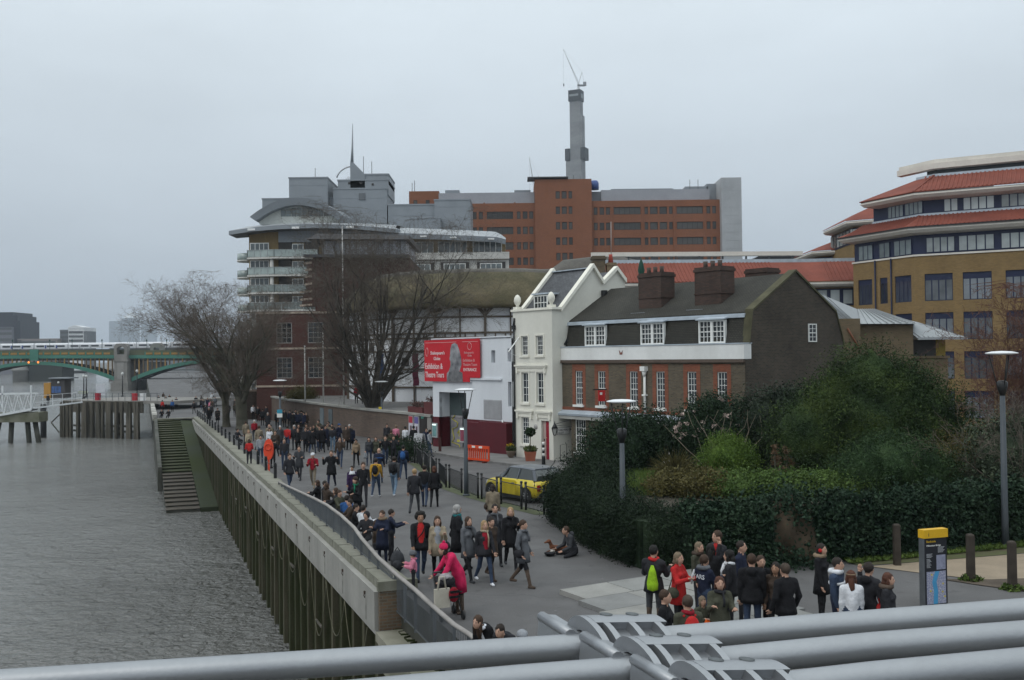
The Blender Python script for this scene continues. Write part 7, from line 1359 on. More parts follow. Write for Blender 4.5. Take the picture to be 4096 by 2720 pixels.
def hm(n): return mat('hair_'+n, HAIR[n], .7, .3, 8, .4, 50, spec=.3)
def sk(n): return mat('skin_'+n, SKIN[n], .6, .08, 12)
eyem = mat('eye_dark', (.02, .015, .012), .4); lipm = mat('lips', (.24, .075, .065), .6); shoe_cache = {}
def rotx(v, a): return np.array([v[0], v[1]*cos(a)-v[2]*sin(a), v[1]*sin(a)+v[2]*cos(a)])
HAND_V = []; HAND_F = []
def _hand():
    mb = MB(); mb.hexa([(-.038, -.012, -.085), (.038, -.012, -.085), (.038, .012, -.085), (-.038, .012, -.085), (-.026, -.016, .01), (.026, -.016, .01), (.026, .016, .01), (-.026, .016, .01)])
    for k, (x, l) in enumerate(((-.03, .062), (-.01, .074), (.01, .07), (.03, .054))):
        mb.tube([(x, 0, -.08), (x*1.08, -.012, -.08-l*.5), (x*1.05, -.034, -.08-l*.92)], [.0095, .0088, .0068], 5)
    mb.tube([(-.03, -.004, -.02), (-.058, -.02, -.055), (-.06, -.036, -.088)], [.013, .011, .008], 5)
    return np.array([tuple(v) for v in mb.v]), mb.f
HAND_V, HAND_F = _hand()
def person(label, x, y, h=1.72, face=0, top='black', legs='dark', shoes='black', hair='dark', hs='short', pose='walk', coat=None, arms=None, lean=0, ph=1, skin='p', extras=(), turn=0, z=None, fem=False, build=1.1, group=None, inner=None, puff=.011):
    """face: degrees, 0 looks to the viewer (-y), positive turns to the right of the picture"""
    s = h/1.75; near = y < 33; mid = y < 62; hres = .021 if near else (.03 if mid else .042)
    gzz = gz(y) if z is None else z
    t = thing('person', label, 'person', (x, y, gzz), radians(face), group)
    la = radians(lean); sit = pose == 'sit'; P = {}; hipz = .93 if not sit else .46
    def T(v, piv=hipz):     # torso lean about the hips (forward = -y)
        w = np.array([v[0], v[1], v[2]-piv]); w = rotx(w, la); return np.array([w[0], w[1], w[2]+piv])
    dz = hipz-.93
    def U(a, b_, c): return T((a, b_, c+dz))
    wS = (.145 if fem else .168)*build; wH = .095
    prim = []; A = lambda a, b_, r0, r1, m: prim.append(('c', np.array(a)*s, np.array(b_)*s, r0*s, r1*s, m)); Eo = lambda c, r, m: prim.append(('e', np.array(c)*s, np.array(r)*s, 0, 0, m))
    # mats: 0 top 1 legs 2 skin 3 shoes 4 inner
    cm = 0 if coat else 1
    Eo(U(0, .005, .97), (.165*build, .125, .13), cm); A(U(0, 0, 1.0), U(0, .005, 1.2), .125*build, .125*build, 0); Eo(U(0, .01, 1.28), ((.165 if fem else .18)*build, .122, .2), 0)
    A(U(-wS+.02, .015, 1.405), U(wS-.02, .015, 1.405), .062, .062, 0); [A(U(0, .01, 1.475), U(q*(wS-.02), .015, 1.42), .05, .05, 0) for q in (-1, 1)]
    if fem: Eo(U(-.07, -.085, 1.28), (.07, .06, .07), 0); Eo(U(.07, -.085, 1.28), (.07, .06, .07), 0)
    if inner: Eo(U(0, -.052, 1.22), (.10, .102, .27), 4); A(U(0, -.047, 1.02), U(0, -.04, 1.38), .10, .088, 4)
    hd = U(0, -.02, 1.63); tn = radians(turn); hx, hy = sin(tn), -cos(tn)
    A(U(0, .005, 1.44), hd+np.array([0, .015, -.05]), .055, .05, 2); Eo(hd, (.081, .098, .118), 2); Eo(hd+np.array([hx*.035, hy*.035, -.06]), (.055, .06, .06), 2)
    if mid: A(hd+np.array([hx*.088, hy*.088, .0]), hd+np.array([hx*.108, hy*.108, -.022]), .010, .015, 2); [Eo(hd+np.array([-hy*.078*q, hx*.078*q, -.01]), (.018, .022, .032), 2) for q in (-1, 1)]
    # legs
    foot_z = []; toes = []
    if sit: lg = [(88, 85), (80, 95)]
    elif pose == 'walk': lg = [(20*ph, 6), (-17*ph, 24)] if ph > 0 else [(17*ph, 24), (-20*ph, 6)]
    elif pose == 'cross': lg = [(80, 140), (80, 140)]
    else: lg = [(3, 4), (-2, 2)]
    lowest = 9; LG = []
    for sd, (ta, kb) in zip((-1, 1), lg):
        hp = np.array([sd*wH, .0, hipz-.02]); a1 = radians(ta); sp = .5 if pose == 'cross' else 0; kn = hp+.43*np.array([sd*(.02+sp), -sin(a1), -cos(a1)]); a2 = radians(ta-kb); an = kn+.42*np.array([sd*-sp*.9, -sin(a2), -cos(a2)]); LG.append((hp, kn, an)); lowest = min(lowest, an[2])
    lift = .085-lowest if not sit or pose == 'cross' else 0
    if pose == 'cross': lift = -hipz+.14
    if sit: lift = 0
    for hp, kn, an in LG:
        A(hp, kn, .088 if not fem else .084, .06, 1); A(kn, an, .058, .043, 3 if shoes.startswith('boot') else 1); A(an+np.array([0, .03, -.045]), an+np.array([0, -.12, -.05]), .042, .036, 3)
    arms = arms or ('swing' if pose == 'walk' else 'rest')
    sp_ = {'swing': ((18*ph, 5, 22), (-20*ph, 5, 16)), 'rest': ((4, 5, 14), (-2, 5, 12)), 'front': ((28, 10, 85), (24, 12, 80)), 'hold': ((6, 8, 12), (30, 10, 95)), 'raise': ((20, 28, 125), (25, 25, 120)), 'pocket': ((-6, 16, 38), (-8, 16, 36)), 'reach': ((62, 8, 12), (58, 8, 12)), 'phone': ((4, 10, 14), (55, 20, 135)), 'lap': ((38, 10, 55), (36, 10, 55)), 'over': ((70, 10, 60), (70, 10, 60)), 'hug': ((45, 22, 60), (35, 12, 70))}[arms]
    hands = []
    for sd, (fa, ab, eb) in zip((-1, 1), sp_):
        sh = np.array([sd*(wS+.005), .015, 1.40]); f, o_ = radians(fa), radians(ab); d1 = np.array([sd*sin(o_), -sin(f)*cos(o_), -cos(f)*cos(o_)]); el = sh+.285*d1; f2 = f+radians(eb); d2 = np.array([sd*sin(o_)*.25-sd*.12*(eb > 50), -sin(f2), -cos(f2)]); d2 /= np.linalg.norm(d2); wr = el+.25*d2
        sh, el, wr = U(*sh), U(*el), U(*wr); thk = puff
        A(sh, el, .06+thk, .048+thk, 0); A(el, wr, .047+thk, .036+thk, 0); hd_ = (wr-el)/np.linalg.norm(wr-el); A(wr-hd_*.01, wr+hd_*(.03 if mid else .11), .028, .03, 2); hands.append((wr, hd_, sd))
    for i, p in enumerate(prim):
        if lift: prim[i] = (p[0], p[1]+np.array([0, 0, lift*s]), p[2]+np.array([0, 0, lift*s]) if p[0] == 'c' else p[2], p[3], p[4], p[5])
    LZ = np.array([0, 0, lift*s]); V, F, MI = sdf_mesh(prim, hres)
    me_m = [cl(top), cl(legs), sk(skin), cl(shoes.replace('boots', 'boot')) if shoes in CLR or shoes == 'boots' else cl('black'), cl(inner or top), eyem, lipm]
    extraV = []; extraF = []; extraM = []
    if mid:
        for wr, hd_, sd in hands:
            zax = -hd_; xax = np.cross([0, 1, 0.2], zax); xax /= max(1e-6, np.linalg.norm(xax)); yax = np.cross(zax, xax); Rm = np.stack([xax*sd*-1, yax, zax], 1); extraV.append((HAND_V@Rm.T+wr+hd_*.02)*s+LZ); extraF.append(HAND_F); extraM.append(2)
    if near:
        for q in (-1, 1):
            mb = MB(); e = hd+np.array([hx*.089-hy*.03*q, hy*.089+hx*.03*q, .008]); mb.ell(e, (.011, .009, .008), 6, 4); mb.bar(e+np.array([-hy*.014*q, hx*.014*q, .02]), e+np.array([hy*.014*q, -hx*.014*q, .022]), .008, .006); extraV.append(np.array([tuple(v) for v in mb.v])*s+LZ); extraF.append(mb.f); extraM.append(5)
        mb = MB(); mb.ell(hd+np.array([hx*.088, hy*.088, -.062]), (.02*abs(hy)+.008, .02*abs(hx)+.008, .007), 6, 4); extraV.append(np.array([tuple(v) for v in mb.v])*s+LZ); extraF.append(mb.f); extraM.append(6)
    if extraV:
        me = bpy.data.meshes.new('body'); vv = V.tolist(); ff = F.tolist(); mi = MI.tolist()
        for ev, ef, em in zip(extraV, extraF, extraM): o_ = len(vv); vv += ev.tolist(); ff += [[o_+i for i in f] for f in ef]; mi += [em]*len(ef)
        me.from_pydata(vv, [], ff); me.polygons.foreach_set('material_index', np.array(mi, np.int32)); me.polygons.foreach_set('use_smooth', np.ones(len(ff), bool)); [me.materials.append(m) for m in me_m]; me.update()
    else: me = np_mesh('body', V, F, me_m, True, MI)
    link('body', me, t); HD = hd*s+LZ; nu = 12 if near else 9
    def at_head(o): return HD+np.array([-hy*o[0]-hx*o[1], hx*o[0]-hy*o[1], o[2]])*s      # o: right, back, up in head frame
    # hair
    if hs != 'bald':
        b = MB()
        if hs == 'afro': [b.ell(at_head((q_[0]*.07, .03+q_[1]*.05, .03+q_[2]*.06)), (.085*s, .085*s, .08*s), 9, 7) for q_ in ((1, 0, 0), (-1, 0, 0), (.7, .4, .9), (-.7, .4, .9), (0, -.6, 1.1), (0, 1, .6), (.9, .8, -.4), (-.9, .8, -.4))]
        else:
            b.ell(at_head((0, .020, .026)), (.095*s, .107*s, .112*s), nu+4, 10)
            if hs in ('long', 'bob', 'pony'):
                dn = {'long': .34, 'bob': .15, 'pony': .30}[hs]; w = {'long': .085, 'bob': .09, 'pony': .035}[hs]; b.tube([at_head((0, .04, .03)), at_head((0, .055, -.08)), at_head((0, .075, -dn*.7)), at_head((0, .07, -dn))], [.08*s, w*s, w*.95*s, .03*s], nu, flat=.75)
                if hs != 'pony': [b.tube([at_head((q*.065, .0, .03)), at_head((q*.078, .005, -.07)), at_head((q*.075, -.005, -dn*.75))], [.03*s, .036*s, .015*s], 7) for q in (-1, 1)]
        jit = .007 if near else .004; b.v = [(p[0]+random.uniform(-jit, jit), p[1]+random.uniform(-jit, jit), p[2]+random.uniform(-jit, jit)) for p in b.v]; b.obj('hair', hm(hair), t)
    if coat:      # skirt of the coat
        hem = {'hip': .80, 'thigh': .66, 'knee': .50}[coat]; b = MB(); n = 16; rings = []
        for z_, rx, ry in ((1.1, .155, .135), (.98, .178, .15), ((.98+hem)/2, .19, .165), (hem, .205, .185), (hem+.01, .19, .17), (.9, .15, .12)):
            c = U(0, 0, z_) if z_ > .95 else T((0, .0, .93+dz))+np.array([0, -sin(la)*.0, z_-.93]); rings.append([(c[0]+rx*build*cos(2*pi*k/n)*(1+.03*sin(3*k)), c[1]+ry*sin(2*pi*k/n), c[2]) for k in range(n)])
        b.add([tuple(np.array(p)*s+LZ) for r in rings for p in r], [(i*n+j, i*n+(j+1) % n, (i+1)*n+(j+1) % n, (i+1)*n+j) for i in range(5) for j in range(n)], 0, True); b.obj('coat_skirt', cl(top), t)
    for e in extras:
        k, *v = e; c = v[0] if v else 'black'; b = MB(); nk = U(0, .0, 1.475)*s+LZ
        if k == 'scarf': b.tube([nk+np.array([.085*cos(a), .085*sin(a)-.005, .012*sin(2*a)])*s for a in [i*2*pi/12 for i in range(13)]], .038*s, 7, cap=False); b.tube([U(.04, -.1, 1.47)*s+LZ, U(.06, -.145, 1.3)*s+LZ, U(.05, -.15, 1.05 if len(v) > 1 else 1.2)*s+LZ], [.035*s, .045*s, .04*s], 6, flat=.5); b.obj('scarf', cl(c), t)
        elif k == 'fur': b.tube([nk+np.array([.11*cos(a), .10*sin(a)+.03, .02])*s for a in [i*2*pi/12 for i in range(13)]], .05*s, 7, cap=False); b.obj('fur_collar', cl(c), t)
        elif k == 'hood': b.ell(U(0, .12, 1.44)*s+LZ, (.12*s, .08*s, .09*s), 10, 6); b.obj('hood', cl(c), t)
        elif k == 'hoodup': b.ell(at_head((0, .03, .01)), (.115*s, .115*s, .135*s), 12, 8); b.obj('hood', cl(c), t)
        elif k == 'hat': b.lathe([(.1, -.0), (.104, .03), (.09, .08), (.04, .115), (.001, .12)], 12, tuple(at_head((0, .015, .04)))); b.obj('hat', cl(c), t)
        elif k == 'pompom': b.lathe([(.1, -.01), (.106, .03), (.09, .09), (.04, .125), (.001, .13)], 12, tuple(at_head((0, .015, .03)))); b.ell(at_head((0, .02, .175)), (.04*s, .04*s, .04*s), 8, 6); b.obj('hat', cl(c), t)
        elif k == 'cap': b.lathe([(.1, 0), (.098, .04), (.07, .085), (.001, .1)], 12, tuple(at_head((0, .01, .045)))); q0, q1 = at_head((0, -.08, .05)), at_head((0, -.16, .035)); b.bar(q0, q1, .14*s, .012*s); b.obj('cap', cl(c), t)
        elif k == 'hijab': b.ell(at_head((0, .025, .0)), (.102*s, .112*s, .135*s), 12, 8); b.lathe([(.16, -.24), (.12, -.16), (.085, -.1)], 12, tuple(at_head((0, .02, 0)))); b.obj('headscarf', cl(c), t)
        elif k == 'pack':
            q = U(0, .2, 1.25)*s+LZ; b.ell(q, (.14*s, .1*s, .21*s), 10, 8); b.ell(q+np.array([0, .07*s, -.06*s]), (.1*s, .06*s, .1*s), 8, 6); o = b.obj('backpack', cl(c), t); b = MB(); [b.tube([U(w*.1, .1, 1.44)*s+LZ, U(w*.11, -.12, 1.36)*s+LZ, U(w*.13, -.08, 1.12)*s+LZ], .022*s, 5) for w in (-1, 1)]; b.obj('strap', cl(c), o)
        elif k == 'bag':
            w = -1 if len(v) > 1 and v[1] == 'r' else 1; q = np.array([w*.26, -.02, .93+dz])*s+LZ; b.ell(q, (.09*s, .15*s, .12*s), 9, 7); o = b.obj('bag', cl(c), t); b = MB(); b.tube([q+np.array([0, -.08, .08])*s, U(w*.16, -.03, 1.46)*s+LZ, q+np.array([0, .1, .08])*s], .012*s, 5); b.obj('strap', cl(c), o)
        elif k == 'sash': b.tube([U(.13, -.04, 1.45)*s+LZ, U(.03, -.165, 1.25)*s+LZ, U(-.15, -.08, 1.02)*s+LZ], .02*s, 5); b.obj('strap', cl(c), t)
        elif k == 'plasbag': wr, hd_, sd = hands[0]; q = (wr+hd_*.1)*s+LZ; b.lathe([(.03, 0), (.09, -.1), (.13, -.26), (.11, -.36), (.02, -.38)], 9, tuple(q), sx=1, sy=.6); b.obj('carrier_bag', cl(c), t)
        elif k == 'gymsack': q = U(-.05, .2, 1.2)*s+LZ; b.lathe([(.03, .18), (.08, .05), (.13, -.2), (.12, -.32), (.02, -.36)], 10, tuple(q), sy=.7); b.obj('drawstring_bag', cl(c), t)
        elif k == 'paper': wr, hd_, sd = hands[1]; q = (wr+hd_*.12)*s+LZ; b.hexa([q+np.array(p)*s for p in ((-.11, -.14, -.004), (.11, -.14, .01), (.11, .14, .01), (-.11, .14, -.004), (-.11, -.14, .0), (.11, -.14, .014), (.11, .14, .014), (-.11, .14, .0))]); b.obj('paper', cl(c), t)
        elif k == 'stripe': b.lathe([(.192*build, 0), (.192*build, .045)], 16, tuple(U(0, .01, 1.26)*s+LZ), sy=.72, sx=1.0); b.obj('chest_stripe', cl(c), t)
        elif k == 'muffs': [b.ell(at_head((q*.095, 0, -.01)), (.03*s, .045*s, .045*s), 8, 6) for q in (-1, 1)]; b.obj('earmuffs', cl(c), t)
        elif k == 'skirt': b.lathe([(.17, .10), (.19, -.08), (.205, -.24)], 14, tuple(np.array([0, 0, .93+dz])*s+LZ), sy=.85); b.obj('skirt', cl(c), t)
        elif k == 'belt': b.lathe([(.14*build, 0), (.145*build, .04)], 14, tuple(U(0, 0, 1.03)*s+LZ), sy=.85); b.obj('belt', cl(c), t)
        elif k == 'band': b.tube([at_head((.092*cos(a), .015+.1*sin(a), .06)) for a in [i*2*pi/14 for i in range(15)]], .012*s, 5, cap=False); b.obj('hair_band', cl(c), t)
    return t
PP = person
# ---- foreground walkers
PP('man in open black jacket over a red shirt, with big curly hair, walking', -2.50, 26.6, 1.80, 12, 'black', 'jeans', 'black', 'black', 'afro', coat='hip', inner='red', skin='t', extras=[('sash', 'black'), ('belt', 'brown')])
PP('long haired woman in a beige jacket and short skirt beside the curly haired man', -2.05, 26.65, 1.69, 5, 'beige', 'black', 'black', 'brown', 'long', ph=-1, inner='lgrey', fem=True, arms='hold', extras=[('skirt', 'khaki'), ('bag', 'dark')])
PP('person in black coat with a teal scarf walking away from the beige jacket', -1.60, 27.9, 1.82, 115, 'black', 'black', 'black', 'grey', 'bob', coat='knee', fem=True, arms='pocket', extras=[('scarf', 'teal'), ('bag', 'black')])
PP('woman in grey wool coat holding a white paper', -1.22, 26.4, 1.70, 40, 'grey', 'black', 'char', 'brown', 'long', coat='thigh', fem=True, arms='hold', extras=[('scarf', 'char'), ('paper', 'white')])
PP('blonde woman with a long beige scarf, blue jeans and white shoes', -.78, 25.95, 1.66, 25, 'dark', 'jeans', 'white', 'blonde', 'long', ph=-1, inner='crimson', fem=True, coat='hip', extras=[('scarf', 'beige', 1)])
PP('dark haired woman in brown jacket half hidden behind the beige scarf', -.62, 26.55, 1.66, 35, 'brown', 'black', 'boots', 'dark', 'short', fem=True, coat='thigh')
PP('tall woman in dark checked coat behind the blonde walkers', -.55, 28.5, 1.74, 15, 'plaid', 'black', 'char', 'dark', 'short', fem=True, coat='knee', ph=-1, extras=[('scarf', 'grey')])
PP('laughing blonde woman in long black coat with a black scarf', -.1, 27.8, 1.74, 8, 'black', 'black', 'char', 'blonde', 'bob', fem=True, coat='thigh', arms='hold', ph=-1, extras=[('scarf', 'black')])
PP('woman in grey coat and brown ankle boots striding to the right', .22, 25.6, 1.72, 62, 'grey', 'black', 'boots', 'brown', 'short', fem=True, coat='thigh', arms='pocket', extras=[('scarf', 'grey'), ('bag', 'dark', 'r')])
PP('woman in bright pink coat and knitted hat bending over a pushchair', -1.28, 22.9, 1.70, -68, 'magenta', 'dark', 'boots', 'dark', 'bob', 'stand', fem=True, coat='knee', lean=32, arms='reach', extras=[('pompom', 'magenta')])
PP('toddler in pink padded jacket and grey hat reaching for the railing', -2.55, 25.1, .98, -85, 'pink', 'dark', 'dark', 'brown', 'short', 'stand', arms='front', build=1.4, puff=.045, extras=[('hat', 'grey'), ('fur', 'pink')])
PP('blonde man in dark leather jacket walking away, left of the dark trio', -3.85, 38.7, 1.76, 172, 'dark', 'char', 'black', 'blonde', 'short', coat='hip')
PP('person in black jacket walking away in the middle of the dark trio', -3.62, 40.5, 1.73, 176, 'black', 'jeans', 'black', 'dark', 'short', ph=-1)
PP('woman with auburn hair and dark jacket walking away on the right of the trio', -3.22, 40.4, 1.69, 178, 'black', 'black', 'black', 'auburn', 'bob', fem=True, coat='hip', extras=[('bag', 'black', 'r')])
PP('dark haired person in khaki jacket standing at the black fence', -.72, 34.1, 1.62, 170, 'khaki', 'dark', 'brown', 'dark', 'bob', 'stand', coat='hip', extras=[('bag', 'brown')])
PP('woman with a bright green scarf and brown bag leaning towards the railing', -5.72, 36.5, 1.68, -40, 'black', 'black', 'boots', 'brown', 'long', 'stand', fem=True, coat='hip', lean=8, arms='front', extras=[('scarf', 'green'), ('bag', 'brown', 'r'), ('hat', 'brown')])
PP('girl in white headscarf and purple coat walking forward', -6.75, 41.7, 1.62, 5, 'purple', 'black', 'white', 'dark', 'short', fem=True, coat='thigh', skin='t', extras=[('hijab', 'white')])
PP('short haired man in black sweater beside the white headscarf', -6.2, 41.1, 1.82, 10, 'black', 'dark', 'black', 'brown', 'short', ph=-1)
PP('man with yellow sleeves and a black backpack walking away', -6.06, 43.9, 1.74, 176, 'yellow', 'jeans', 'white', 'dark', 'short', extras=[('pack', 'black')])
PP('bald man in dark jacket with a blue stripe walking away', -6.64, 49.2, 1.76, 178, 'navy', 'jeans', 'char', 'grey', 'bald', extras=[('stripe', 'blue')])
PP('person in grey hoodie with backpack and pale jeans walking away', -5.28, 44.1, 1.78, 170, 'char', 'ljeans', 'white', 'dark', 'short', ph=-1, extras=[('pack', 'black'), ('hood', 'char')])
PP('person in dark coat with a light blue backpack near the fence', -5.6, 50.7, 1.78, 176, 'navy', 'jeans', 'black', 'black', 'short', extras=[('pack', 'blue')])
PP('dark haired woman with pale plastic bag, left of the trio near the fence', -8.5, 58.7, 1.67, 5, 'char', 'jeans', 'black', 'dark', 'long', fem=True, extras=[('plasbag', 'lgrey')])
PP('woman in olive jacket in the middle of the trio near the fence', -8.1, 58.8, 1.68, 0, 'olive', 'char', 'black', 'brown', 'long', fem=True, ph=-1, coat='hip')
PP('man in black sweater pointing near the green tub bush', -7.45, 58.0, 1.78, 15, 'black', 'jeans', 'black', 'short', 'short', arms='raise')
PP('person taking a picture beside the green tub bush', -7.12, 59.3, 1.66, 10, 'dark', 'dark', 'black', 'brown', 'short', 'stand', arms='raise')
PP('woman in tan jumper and black trousers walking forward', -9.07, 57.5, 1.64, 0, 'tan', 'black', 'black', 'black', 'short', fem=True, skin='t', extras=[('fur', 'tan')])
PP('man in brown jacket and jeans holding his face', -9.96, 57.3, 1.78, 0, 'brown', 'jeans', 'tan', 'brown', 'short', arms='phone', ph=-1, extras=[('plasbag', 'lgrey')])
PP('big man in long black coat gesturing with both hands', -8.62, 47.2, 1.84, 0, 'black', 'navy', 'char', 'short', 'short', coat='thigh', arms='raise', build=1.15)
PP('man in crimson sweater, beige trousers and white cap', -9.6, 47.7, 1.68, 0, 'crimson', 'khaki', 'tan', 'grey', 'short', arms='front', build=1.12, ph=-1, extras=[('cap', 'white'), ('pack', 'brown')])
PP('man in dark jacket and blue jeans looking to the right', -10.49, 46.7, 1.75, 35, 'dark', 'jeans', 'brown', 'brown', 'short', arms='pocket', coat='hip')
PP('man in charcoal coat behind the blue jeans walker', -11.0, 51.2, 1.76, 0, 'char', 'dark', 'black', 'brown', 'short', coat='thigh', arms='front', ph=-1)
PP('man in long brown coat standing near the far lamp', -15.3, 64.1, 1.82, 0, 'brown', 'dark', 'black', 'short', 'short', coat='hip', build=1.15)
PP('young man in pale grey hoodie near the coping', -15.4, 60.7, 1.7, 20, 'lgrey', 'jeans', 'char', 'black', 'short', 'stand')
PP('woman in red jacket leaning on the coping rail', -15.5, 58.5, 1.62, 195, 'red', 'dark', 'black', 'brown', 'bob', 'stand', lean=10, arms='front', fem=True)
PP('woman in belted beige coat with brown bag near the coping', -18.0, 67.8, 1.66, 10, 'beige', 'brown', 'brown', 'blonde', 'bob', fem=True, coat='knee', extras=[('bag', 'brown', 'r')])
PP('person in tan raincoat seen from behind', -17.9, 70.2, 1.78, 170, 'khaki', 'dark', 'brown', 'brown', 'short', coat='thigh', build=1.1)
PP('bald man standing behind the tan raincoat', -17.6, 71.9, 1.76, 10, 'khaki', 'dark', 'black', 'grey', 'bald', 'stand')
PP('white haired person in dark red coat by the ramp rail', -20.9, 80.5, 1.7, 20, 'crimson', 'dark', 'black', 'white', 'short')
PP('brown haired person in beige coat by the ramp rail', -21.3, 79.4, 1.66, 190, 'khaki', 'dark', 'black', 'brown', 'short', coat='thigh')
PP('girl in white shirt and dark skirt near the far lamp', -17.0, 69.5, 1.64, 20, 'white', 'black', 'white', 'dark', 'long', 'stand', fem=True)
PP('man in dark clothes standing behind the orange lifebuoy', -13.0, 56.6, 1.76, 10, 'dark', 'jeans', 'black', 'brown', 'short', 'stand')
PP('person in black with a black bag at the coping bollards', -13.9, 57.6, 1.68, 150, 'black', 'black', 'black', 'black', 'short', 'stand', lean=12, arms='front', extras=[('bag', 'black')])
PP('left of two men in black overcoats walking towards the steps', -32.8, 107.5, 1.8, 12, 'black', 'black', 'black', 'grey', 'short', coat='knee')
PP('right of two men in black overcoats walking towards the steps', -31.3, 105.6, 1.8, 12, 'black', 'black', 'black', 'dark', 'short', coat='knee', ph=-1)
PP('girl in pink top far along the promenade', -41.9, 138, 1.66, 0, 'pink', 'dark', 'black', 'dark', 'long')
FARC = [('dark', 'black', 'left of the pink top'), ('brown', 'jeans', 'right behind the pink top'), ('white', 'dark', 'in white beyond the pink top'), ('grey', 'dark', 'in grey far behind the pink top')]
for (x, y), (c, l, w) in zip(((-42.9, 134), (-41.2, 136.5), (-51.9, 172), (-46.3, 155)), FARC): PP('distant walker %s' % w, x, y, 1.72, 5, c, l, pose='walk')
for (x, y, c, l, w) in ((-49.4, 140.4, 'red', 'black', 'in red leaning on the far parapet'), (-56.1, 161, 'dark', 'dark', 'in dark clothes near the far parapet'), (-57.2, 166, 'black', 'jeans', 'in black beyond the red jacket'), (-51.9, 153.6, 'navy', 'jeans', 'alone in the middle of the far promenade'), (-62.1, 177, 'brown', 'black', 'in brown at the far parapet end'), (-58.0, 163, 'char', 'black', 'in charcoal against the far parapet'), (-48.2, 141, 'blue', 'black', 'in blue beside the red jacket')): PP('distant person %s' % w, x, y, 1.7, random.choice((0, 170, 20)), c, l, pose='stand')
# ---- crowd by the terrace wall
CR = [(-16.58, 70.9, 1.7, 'char', 'jeans', 'white', 'white haired person beside the far lamp'), (-16.2, 71.6, 1.66, 'lgrey', 'dark', 'grey', 'grey haired person right behind the far lamp'), (-15.97, 70.5, 1.74, 'red', 'jeans', 'dark', 'person in bright red jacket in the crowd'), (-15.5, 70.6, 1.76, 'dark', 'dark', 'grey', 'grey haired man beside the bright red jacket'), (-14.9, 69.0, 1.66, 'black', 'black', 'auburn', 'woman in black with auburn hair in the crowd'), (-15.0, 72.3, 1.78, 'char', 'dark', 'brown', 'tall man in charcoal at the back of the crowd'), (-14.2, 72.5, 1.72, 'olive', 'jeans', 'brown', 'person in olive looking left in the crowd'), (-13.03, 67.9, 1.84, 'black', 'black', 'black', 'tallest man in long black coat in the crowd'), (-13.7, 73.5, 1.74, 'khaki', 'dark', 'dark', 'man in khaki jacket with raised arms in the crowd'), (-12.41, 68.5, 1.76, 'dark', 'ljeans', 'short', 'man in dark jacket and pale jeans in the crowd'), (-12.6, 72.1, 1.76, 'navy', 'navy', 'brown', 'man in blue cap near the bare tree'), (-13.58, 67.5, 1.72, 'black', 'jeans', 'dark', 'person in black left of the tallest man'), (-14.3, 68.6, 1.7, 'dark', 'black', 'brown', 'person in dark coat right of the auburn hair')]
for i, (x, y, h, c, l, hr_, lab) in enumerate(CR): PP(lab, x, y, h, (0, 15, 175, -20, 5, 10, -60, 180, 10, 170, 60, 170, 20)[i], c, l, 'black', hr_, 'long' if hr_ == 'auburn' else 'short', 'walk' if i % 3 else 'stand', coat='thigh' if c in ('black', 'char') else None, ph=1 if i % 2 else -1, arms='raise' if 'raised' in lab else None, extras=[('cap', 'blue')] if 'blue cap' in lab else [])
BK = [(-22.6, 95.5), (-22.8, 99.4), (-21.8, 97.3), (-21.6, 99.0), (-20.6, 97.0), (-19.4, 92.5), (-22.2, 95.0), (-20.8, 94.0)]
for i, (x, y) in enumerate(BK): PP('%s person from the left in the dark group against the terrace wall' % ORD[i].replace('nearest', 'first') if i else 'leftmost person of the dark group against the terrace wall', x, y, 1.76, (0, 30, -20, 10, 170, -40, 20, 190)[i], ('black', 'dark', 'navy', 'black', 'char', 'navy', 'brown', 'black')[i], 'black', pose='stand', coat='thigh' if i % 2 else None)
for i, (x, y, c, lab) in enumerate(((-28.4, 111, 'black', 'in black at the left of the knot by the round corner'), (-30.2, 119.8-4, 'white', 'in white behind the knot by the round corner'), (-27.9, 112.7, 'dark', 'in dark coat at the right of the knot by the round corner'), (-25.9, 103, 'char', 'in charcoal in front of the knot by the round corner'))): PP('person %s' % lab, x, y, 1.72, (0, 20, -30, 170)[i], c, 'black', pose='stand')
PP('person in pale pink shirt at the theatre posters', -8.25, 70.2, 1.68, 175, 'pink', 'black', hair='ash', hs='short', pose='stand')
PP('girl in white top with dark ponytail at the theatre posters', -7.45, 68.9, 1.66, 178, 'white', 'dark', hair='black', hs='pony', pose='stand', fem=True)
PP('person in black at the theatre doorway', -6.75, 67.6, 1.8, 170, 'black', 'black', hair='black', pose='walk')
PP('person in dark coat left of the pink shirt', -9.0, 71.1, 1.74, 10, 'dark', 'black', hair='dark', pose='stand')
PP('person in brown bending near the posters', -7.95, 65.0, 1.66, 160, 'brown', 'dark', hair='brown', pose='stand')
PP('person in grey jacket and jeans beside the sandwich board', -5.35, 64.0, 1.72, 60, 'lgrey', 'jeans', hair='dark', pose='walk', extras=[('hat', 'black')])
PP('person in dark clothes behind the sandwich board', -5.75, 66.0, 1.7, 10, 'navy', 'jeans', hair='black', pose='stand')
PP('man in black seated against the burgundy wall', -.75, 65.2, 1.74, -20, 'black', 'black', hair='short', pose='sit', arms='lap', z=gz(65)+.05)
PP('person sitting on the river coping with legs stretched', -21.2, 76.6, 1.7, 60, 'dark', 'dark', hair='dark', pose='sit', arms='lap', z=gz(76.6)-.02)
PP('left of two people sitting at the top of the river steps', -43.0, 122, 1.7, 5, 'black', 'black', hair='dark', pose='sit', arms='lap', z=gz(122)-.1); PP('right of two people sitting at the top of the river steps', -42.1, 121.8, 1.7, 0, 'black', 'dark', hair='black', pose='sit', arms='lap', z=gz(122)-.1)
PP('person in dark coat standing on the pier landing', -69.3, 148.5, 1.75, 170, 'dark', 'dark', hair='dark', pose='stand', z=-.75)
